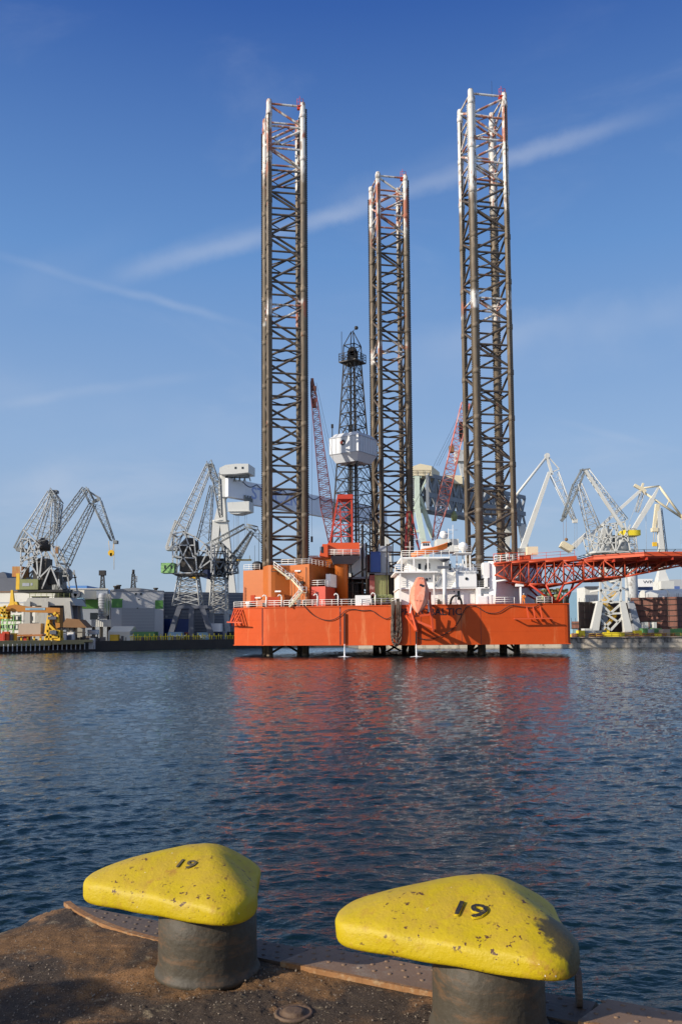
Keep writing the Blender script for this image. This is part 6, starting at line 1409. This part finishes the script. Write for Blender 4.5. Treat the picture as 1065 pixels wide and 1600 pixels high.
# R4
Y = 300
R4 = thing('luffing_crane', 'small ochre-headed crane at the right edge on a pale conical tower', 'crane', (P(1036, 990, Y).x, Y, LZ), RG)
s = MB(); s.taper((P(1034, 990, Y).x, Y, LZ), P(1033, 908, Y), 4.6, 3.8); s.taper(P(1033, 908, Y), P(1032, 890, Y), 3.8, 1.8); s.box(P(1026, 930, Y).x, P(1046, 930, Y).x, Y-4, Y+4, P(1036, 921, Y).z, P(1036, 909, Y).z); s.build('pylon', m_cwhite, R4)
s = MB(); s.taper(P(1033, 872, Y), P(1027, 790, Y), 2.0, 1.1); s.taper(P(1033, 872, Y), P(1033, 893, Y), 2.0, 2.0); s.build('boom', m_cwhite, R4)
s = MB(); LG(s, (1038, 870), (1030, 795), Y+2, 1.6, 1.4, 1.0, 12, .14, .09); s.build('stay', m_dgrey, R4)
s = MB(); s.taper(P(1026, 788, Y), P(1020, 830, Y), 1.3, .9); s.box(P(1017, 826, Y).x, P(1026, 826, Y).x, Y-1, Y+1, P(1020, 831, Y).z, P(1020, 825, Y).z); s.build('jib', m_beige, R4)
s = MB(); 
for x in (1020, 1023.5): s.tube(P(x, 830, Y), P(x, 848, Y), .05, n=4)
q = P(1021.8, 850, Y); s.box(q.x-.7, q.x+.7, Y-.4, Y+.4, q.z-.8, q.z+.6); s.build('hook', m_yellow, R4)

# --- ship sections and clutter on the right quay
def shipblock(name, pts, z1, mat, label, lines):
    s = MB().prism(pts, LZ+.6, z1); o = s.build(name, mat); tag(o, label, 'ship section', 'ship hull sections under construction')
    r_ = MB()
    for a, b in zip(pts[:2], pts[1:3]):
        a, b = Vector((*a, 0)), Vector((*b, 0)); nn_ = (b-a).cross(Vector((0, 0, 1))).normalized()*.25
        for k in range(lines): z = LZ+1.2+(z1-LZ-1.8)*k/(lines-1); r_.beam(a+nn_+Vector((0, 0, z)), b+nn_+Vector((0, 0, z)), .14, .14)
        m_ = max(2, int((b-a).length/2.2))
        for i in range(m_+1): p = a.lerp(b, i/m_)+nn_*1.6; r_.tube((p.x, p.y, LZ), (p.x, p.y, z1+1.0), .05, n=4)
    r_.build('scaffold', m_dark, o); return o
pp = lambda *a: [(P(x, 960, Y).x, Y) for x, Y in a]
shipblock('ship_section', pp((903, 246), (992, 262), (1000, 285), (905, 275)), P(950, 941, 252).z, M('primer_shade', (.075, .045, .038), .7, var=.3, scale=.4), 'dark shaded steel ship section behind the straddling crane portal', 5)  # shaded part of the hull, its shade put into a darker primer colour
shipblock('ship_section', pp((985, 256), (1058, 250), (1100, 262), (1030, 285)), P(1030, 933, 252).z, m_brownhull, 'rusty brown ship section with scaffolding at the right edge', 7)
shipblock('ship_section', pp((892, 250), (905, 249), (906, 258), (893, 258)), P(900, 971, 250).z, m_brownhull, 'small low brown block next to the rig hull corner', 3)
for i, (x0, x1, y0, y1) in enumerate(((1003, 1040, 922, 934), (1038, 1085, 920, 934))):
    Y = 262; a, b = P(x0, y1, Y), P(x1, y0, Y); r_ = (b.z-a.z); s = MB()
    sc = [Vector((a.x, Y+math.cos(t)*r_*1.6, a.z+math.sin(t)*r_)) for t in np.linspace(0, math.pi, 10)]; s.extr(sc, (b.x-a.x, 0, 0))
    o = s.build('tarpaulin_cover', m_cwhite); tag(o, ('grey curved tarpaulin cover on top of the brown ship section, left one', 'grey curved tarpaulin cover on top of the brown ship section, at the picture edge')[i], 'cover')
o, a, b = qb('white_tower', 914, 933, 917, 944, 280, 10, m_cwhite, 'white square tower block behind the dark ship section', 'tower'); patch(o, 'cap', 912, 937, 916, 918.5, 280, m_dgrey, .8)
BF = thing('steel_hall_frame', 'blue steel hall frame far behind the right ship sections', 'steel frame', (P(1005, 960, 330).x, 330, LZ))
s = MB()
for x in (980, 992, 1010, 1030): s.beam((P(x, 990, 330).x, 330, LZ), P(x, 918, 330), 1.1)
for y in (919, 926): s.beam(P(978, y, 330), P(1060, y, 330), 1.4)
s.beam(P(1022, 915, 330), P(1034, 908, 330), .8); s.beam(P(1025, 926, 330), P(1010, 940, 330), .7); s.build('beam', m_bframe, BF)
s = MB(); quadbox(s, 985.5, 1018.5, 904.5, 917, 326, 3); SGN = s.build('sign_board', m_white, BF)
text('WKS', 1.5, P(1004, 911.5, 325.95), (1, 0, 0), (0, 0, 1), m_dgrey, SGN, 'sign_lettering', .01, 1.5)
qb('distant_shed', 1045, 1100, 905, 960, 420, 30, m_clad, 'pale distant shed at the right edge behind the conical tower', 'shed')
qb('distant_hall', 880, 915, 925, 990, 420, 40, m_lblue, 'pale blue-grey distant hall between the rig and the white tower', 'hall')
qb('yard_hall', 560, 640, 930, 995, 330, 40, m_clad, 'grey hall seen through the middle of the rig', 'hall'); qb('yard_hall', 700, 880, 945, 995, 300, 30, m_clad2, 'low grey hall behind the right part of the rig', 'hall')
QR = lambda px: float(np.interp(px, [560, 900, 1065, 1400], [241, 229, 226.5, 222]))
YB = 'yellow steel blocks on the right quay'
for x0, x1, y0, y1, lb in ((894, 902, 991, 996, 'low yellow block nearest the rig hull'), (903.5, 913, 985, 996, 'tall yellow box left of the grey crate on the right quay'), (992, 1002, 985, 993, 'yellow box with handles right of the crane portal'), (1027, 1033, 990.5, 996, 'small yellow box in front of the green containers')):
    a, b = P(x0, y1, QR(x0)+3), P(x1, y0, QR(x0)+3); s = MB().box(a.x, b.x, QR(x0)+3, QR(x0)+5.5, LZ, b.z); s.box(a.x+.2, b.x-.2, QR(x0)+2.9, QR(x0)+2.997, LZ+.2, b.z-.15); o = s.build('steel_block', m_vivid); tag(o, lb, 'steel block', YB)
    MB().tube((a.x+.3, QR(x0)+4, b.z), (a.x+.3, QR(x0)+4, b.z+.3), .06, n=5).build('lifting_eye', m_dark, o)
o = MB().extr([P(940, 996, QR(950)+3), P(942, 988, QR(950)+3), P(975, 988, QR(950)+3), P(975, 995, QR(950)+3), P(965, 996.5, QR(950)+3)], (0, 3, 0)).build('lifting_beam', m_vivid); tag(o, 'long yellow lifting beam lying in front of the straddling crane portal', 'lifting beam')
MB().box(P(950, 987, QR(950)+3).x, P(953.5, 987, QR(950)+3).x, QR(950)+4, QR(950)+5, P(950, 988, QR(950)+3).z-.1, P(950, 984, QR(950)+3).z).build('bracket', m_vivid, o)
RB_ = 'crates and containers along the right quay'
for i, (x0, x1, y0, y1, mt, dy, lb) in enumerate(((913.5, 940, 985, 996, m_cgrey, 4, 'long grey crate left of the yellow lifting beam'), (912, 925, 982, 986, m_cwhite, 9, 'white slab behind the long grey crate'), (975, 992, 987, 995, m_tan, 5, 'tan crate left of the yellow box with handles'), (1003, 1013, 981.5, 990, m_green, 8, 'first dark green container from the crane portal'), (1013.5, 1021, 983, 992, m_cgrey, 7, 'grey crate between the two dark green containers'), (1021.5, 1033, 981.5, 990, m_green, 8, 'second dark green container from the crane portal'), (1035, 1046, 983, 995.5, m_tan, 4, 'tan stack right of the small yellow box'), (1053, 1066, 982, 991, m_green, 6, 'green container at the right picture edge'), (1007, 1012, 972, 982, m_cwhite, 12, 'white vent cowl left of its twin before the dark ship'), (1020, 1025, 972, 982, m_cwhite, 12, 'white vent cowl right of its twin before the dark ship'), (893, 902, 983, 988, m_lblue, 6, 'pale blue crate beside the rig hull'))):
    o, a, b = qb('quay_crate', x0, x1, y0, y1, QR(x0)+dy, 3, mt, lb, 'crate', RB_, ribs=max(3, int((x1-x0)/2)))
s = MB(); s.rail([(P(x, 995, QR(x)+.8).x, QR(x)+.8, LZ) for x in range(895, 1075, 12)], 1.05, .05, 2.0, 2); o = s.build('quay_railing', m_yellow); tag(o, 'thin yellow railing along the edge of the right quay', 'railing')
s = MB(); random.seed(21)
for i in range(60): x = random.uniform(893, 1075); Yq = QR(x)+random.uniform(2, 9); c = P(x, 995, Yq); w, h = random.uniform(.2, 1.0), random.uniform(.2, 1.2); s.box(c.x-w, c.x+w, Yq, Yq+1, LZ, LZ+h)
o = s.build('scrap', M('scrap_rust', (.26, .11, .07), .8, var=.5, scale=.3)); struct(o, 'stuff'); tag(o, 'low scatter of rusty scrap on the right quay', 'scrap')

# --- left quay: pontoon, yellow gantry, tent, containers
def QL(px, off=0): return qY(px)+off
s = MB(); 
def qseg(s, x0, x1, off, z0, z1, dep): 
    a, b = Vector((gx(x0, QL(x0)), QL(x0), 0)), Vector((gx(x1, QL(x1)), QL(x1), 0)); n_ = (b-a).cross(Vector((0, 0, 1))).normalized(); 
    q = [a+n_*off, b+n_*off, b+n_*(off-dep), a+n_*(off-dep)]; s.prism([(p.x, p.y) for p in q], z0, z1); return a, b, n_
PT = thing('floating_pontoon', 'long olive drab pontoon on posts along the left quay', 'pontoon', (gx(50, QL(50)), QL(50), 0))
m_pont = M('pontoon_drab', (.42, .35, .16), .6, var=.15, scale=.3, dirt=(.2, .16, .08), damt=.5)
s = MB(); qseg(s, -60, 67, 4, 1.7, 3.0, 4.2); s.build('deck_girder', m_pont, PT)
s = MB(); qseg(s, 68, 118, 4, 1.9, 3.0, 4.2); qseg(s, 118, 132, 4, 2.4, 3.0, 4.2); s.build('deck_girder', m_pont, PT)
s = MB(); qseg(s, -60, 135, 4.4, -.4, .55, 4.8); s.build('float', m_black, PT)
for x in np.arange(-20, 135, 7):
    s = MB(); a = Vector((gx(x, QL(x)), QL(x), 0))+Vector((.75, -.65, 0))*3.8; s.box(a.x-.1, a.x+.1, a.y-.1, a.y+.1, .4, 2.2); s.build('post', m_cgrey, PT)
s = MB(); q = Vector((gx(135.5, QL(135)), QL(135), 0))+Vector((.7, -.7, 0))*3; s.box(q.x-.6, q.x+.7, q.y-.5, q.y+.5, .2, 3.4); s.build('mooring_head', m_cwhite, PT)
Y = 222
YC = thing('yellow_gantry', 'low yellow gantry crane with an ochre beam over the left quay', 'gantry crane', (P(60, 1003, Y).x, Y, LZ))
s = MB(); s.extr([P(9, 955, Y), P(12, 947, Y), P(24, 944.5, Y), P(40, 947.5, Y), P(94, 950, Y), P(94, 958, Y), P(60, 957, Y)], (0, 2.5, 0)); BM_ = s.build('beam', m_ochre, YC)
s = MB(); c0, c1 = P(40, 954, Y-.05), P(71, 949.5, Y-.05); s.box(c0.x, c1.x, Y-.08, Y-.003, c0.z+.1, c1.z); s.build('name_board', m_lblue, BM_)
s = MB(); 
for k in range(14): x = c0.x+1.2+k*.24; s.box(x-.08, x+.08, Y-.10, Y-.083, c0.z+.28, c0.z+.45)
s.build('board_lettering', m_navy, BM_)
s = MB(); s.extr([P(84, 957, Y), P(94, 957, Y), P(94, 980, Y), P(88, 982, Y)], (0, 2.5, 0)); s.build('leg_panel', m_ochre, YC)
s = MB(); bars(s, [((77, 965), (74, 1000)), ((84, 960), (88, 957)), ((90, 960), (92, 972)), ((76, 975), (86, 985)), ((74, 986), (92, 986)), ((72, 995), (94, 995)), ((93, 985), (93, 1001)), ((72, 995), (71, 1002)), ((80, 985), (80, 1000))], Y, .55, 2)
s.taper(P(78, 962, Y+1), P(75, 990, Y+1), .9, 1.4); s.box(P(71, 998, Y).x, P(94, 998, Y).x, Y, Y+3, P(80, 1001, Y).z, P(80, 996.5, Y).z); s.build('leg', m_yellow, YC)
s = MB(); s.box(P(77, 967, Y).x, P(90, 967, Y).x, Y-1, Y+1, P(80, 968, Y).z, P(80, 963.5, Y).z); s.box(P(80, 990, Y).x, P(90, 990, Y).x, Y-1, Y+1, P(80, 991, Y).z, P(80, 985, Y).z); s.build('winch_house', m_dgrey, YC)
s = MB(); s.taper(P(20, 946, Y+1), P(19.5, 922, Y+1), 1.2, .5); s.extr([P(12, 947, Y+.5), P(17, 940, Y+.5), P(26, 940, Y+.5), P(29, 947, Y+.5)], (0, 1.5, 0)); s.build('mast', m_yellow, YC)
s = MB(); bars(s, [((-5, 950), (9, 949)), ((8, 946), (8, 965)), ((-5, 965), (12, 965)), ((0, 950), (8, 964)), ((-5, 958), (10, 957))], Y-1, .5, 3); s.taper((P(-3, 1000, Y).x, Y, LZ), P(-3, 950, Y), 1.2, 1.0); s.build('service_frame', m_yellow, YC)
s = MB(); s.tube(P(39, 955, Y+1), P(37, 975, Y+1), .04, n=4); s.tube(P(60, 957, Y+1), P(58, 975, Y+1), .04, n=4); s.build('sling', m_cwhite, YC)
cargo('wall_block', 29, 64, 974, 991, Y+.3, 3, m_tan, 'tan panel block standing under the yellow gantry', 'block', False)
o = MB().box(P(26, 993, Y).x, P(66, 993, Y).x, Y-.3, Y+3.4, P(40, 994.2, Y).z, P(40, 991.2, Y).z).build('trestle', M('trestle_rust', (.36, .13, .03), .6, var=.2)); tag(o, 'rust orange trestle carrying the tan block', 'trestle')
s = MB()
for x in (33, 43, 53, 63): q = P(x, 995, Y); s.box(q.x-.2, q.x+.2, Y+.2, Y+.6, LZ, q.z+.1)
s.build('leg', m_yellow, o)
TW = thing('scaffold_tower', 'pale green and white scaffold tower at the left edge', 'scaffold', (P(6, 1000, 226).x, 226, LZ))
s = MB(); 
for x in (-2, 5, 12, 22, 33): s.tube((P(x, 1000, 226).x, 226, LZ), P(x, 960, 226), .14, n=5); s.tube((P(x, 1000, 229).x, 229, LZ), P(x, 960, 229), .14, n=5)
for y in (962, 969, 976, 983, 990): s.tube(P(-4, y, 226), P(34, y, 226), .12, n=5)
for k in range(4): s.tube(P(-2+7*k, 990, 226), P(5+7*k, 969, 226), .1, n=5)
s.build('frame', m_lgreen, TW); s = MB()
for y in (970, 984): s.box(P(2, y, 226).x, P(33, y, 226).x, 226.2, 229, P(5, y+.8, 226).z, P(5, y, 226).z)
s.build('platform', m_cwhite, TW)
# small people-sized barrels, bins and gear on the left quay (cylinders and lockers)
BG = 'drums and lockers on the left quay'; random.seed(33)
for i, (x, hw, h, mt, lb) in enumerate(((3, .7, 2.2, m_red, 'red locker at the left edge of the quay'), (8.5, .8, 2.6, m_redorange, 'orange-red cabinet beside the scaffold tower'), (14, .9, 1.9, m_dgrey, 'dark grey drum rack between orange cabinet and tan block'), (20.5, .6, 2.2, m_yellow, 'yellow post cabinet left of the tan block'), (97, .9, 2.0, m_white, 'white cabinet right of the yellow gantry leg'), (104, 1.1, 1.6, m_dgrey, 'grey bin between two white cabinets'), (110, .8, 2.4, m_white, 'second white cabinet right of the yellow gantry leg'), (41, .7, 1.6, m_red, 'red box under the tan block'))):
    Yq = QL(x, 2.5); c = P(x, 1000, Yq); s = MB().box(c.x-hw, c.x+hw, Yq, Yq+1.2, LZ+.02, LZ+h); s.box(c.x-hw-.08, c.x+hw+.08, Yq-.08, Yq+1.28, LZ+h+.004, LZ+h+.12); o = s.build('quay_locker', mt); tag(o, lb, 'locker', BG)
    MB().box(c.x-hw*.7, c.x+hw*.7, Yq-.05, Yq-.003, LZ+.3, LZ+h-.3).build('door', mt, o)
# open shelter, noticeboard, tent, containers
SH = thing('open_shelter', 'brown roofed open shelter right of the yellow gantry', 'shelter', (P(115, 1000, 234).x, 234, LZ))
s = MB(); s.extr([P(95, 980, 234), P(104, 966, 234), P(124, 968, 234), P(136, 981, 234)], (0, 6, 0)); s.build('roof', m_brown, SH)
s = MB()
for x in (97, 108, 120, 132): s.box(P(x, 990, 234.5).x-.15, P(x, 990, 234.5).x+.15, 234.3, 234.7, LZ, P(x, 980, 234).z)
s.beam(P(96, 988, 234.4), P(134, 988, 234.4), .3); s.build('post', m_dark, SH)
NB = thing('notice_board', 'blue and white notice board on two posts near the tent', 'sign', (P(146, 1000, 241).x, 241, LZ))
s = MB(); quadbox(s, 137, 154.5, 984, 991.5, 241, .3); s.build('panel', m_lblue, NB); s = MB(); quadbox(s, 138, 153.5, 985, 990.5, 240.9, .09); s.build('poster', m_white, NB)
s = MB(); 
for x in (139, 153): s.box(P(x, 990, 241.5).x-.1, P(x, 990, 241.5).x+.1, 241.35, 241.55, LZ, P(x, 990, 241).z)
s.build('post', m_dark, NB)
Y = 252; TN = thing('storage_tent', 'cream canvas storage tent in front of the grey shed', 'tent', (P(188, 998, Y).x, Y, LZ))
a, b = P(168.5, 998, Y), P(206, 988, Y); s = MB()
s._add([P(169, 987, Y), P(203, 987, Y+1), P(211, 978.5, Y+4), P(178, 978.5, Y+4), P(203, 987, Y+9), P(215, 986, Y+9)], [(0, 1, 2, 3), (2, 1, 5), (3, 2, 5, 4)]); s.build('roof', m_tent, TN)
s = MB(); p = [P(169, 987, Y), P(203, 987, Y+1), P(215, 986, Y+9), P(180, 986, Y+9)]; s.prism([(q.x, q.y) for q in p], LZ, P(169, 987.3, Y).z); s.build('wall', m_tent, TN)
LC = 'containers and crates on the left quay'
for x0, x1, y0, y1, off, dep, mt, lb in ((172, 184.5, 991.5, 998.5, 4, 2, m_yellow, 'olive yellow crate in front of the tent'), (198, 208, 992, 998, 4, 2, m_cream, 'cream crate right of the olive yellow one'), (209, 241, 987, 997, 10, 6, m_green, 'long dark green container right of the tent'), (263, 284, 987.5, 999, 8, 4, m_lblue, 'pale teal container with a white mark left of the red one'), (285, 297, 988, 998, 9, 4, m_darkred, 'dark red container between the teal and the blue one'), (308, 330, 988, 999.5, 6, 4, m_lblue, 'pale blue container with a white mark below the white one'), (330.5, 346, 987.5, 999.5, 6, 4, m_navy, 'navy container right of the pale blue one'), (347, 353, 986, 999, 6.5, 4, m_grey, 'grey narrow container beside the navy one'), (323.5, 345, 974, 987, 6.3, 4, m_white, 'white container stacked on the navy one'), (354, 366, 987, 999, 8, 4, m_black, 'black container beside the rig hull')):
    Yq = QL(x0, off); gnd = y1 > 990
    o = cargo('quay_container', x0, x1, y0, y1, Yq, dep, mt, lb, 'container', True, zfloor=LZ+.01 if gnd else P(x0, y1, Yq).z+.02, group=LC)
    if mt is m_lblue: text('amoer', 1.5, P(x0+3.5, 996, Yq-.09), (1, 0, 0), (0, 0, 1), m_whitetext, o, 'container_lettering', .01, 1.15)
s = MB(); 
for x in np.arange(205, 370, 3.6):
    Yq = QL(x, 1.2); c = P(x, 1000, Yq)
    if int(x/3.6) % 7 in (5,): continue
    s.tube((c.x, Yq, LZ), (c.x, Yq, LZ+1.6+.4*math.sin(x)), .13, n=5); s.tube((c.x-.45, Yq, LZ+1.1), (c.x+.45, Yq+.5, LZ+1.2), .10, n=5)
    if int(x) % 3 == 0: s.tube((c.x, Yq-1.4, .8), (c.x, Yq-1.4, LZ), .1, n=5)
o = s.build('yellow_barrier', m_vivid); tag(o, 'broken row of yellow barrier frames along the left quay edge', 'barrier')
s = MB(); random.seed(8)
for i in range(80): x = random.uniform(-5, 365); Yq = QL(x, random.uniform(2, 11)); c = P(x, 1000, Yq); w, h = random.uniform(.2, .9), random.uniform(.3, 1.5); s.box(c.x-w, c.x+w, Yq, Yq+1, LZ, LZ+h)
o = s.build('yard_clutter', M('clutter_mixed', (.16, .14, .12), .8, var=.8, scale=.15)); struct(o, 'stuff'); tag(o, 'low dark clutter scattered along the left quay', 'clutter')
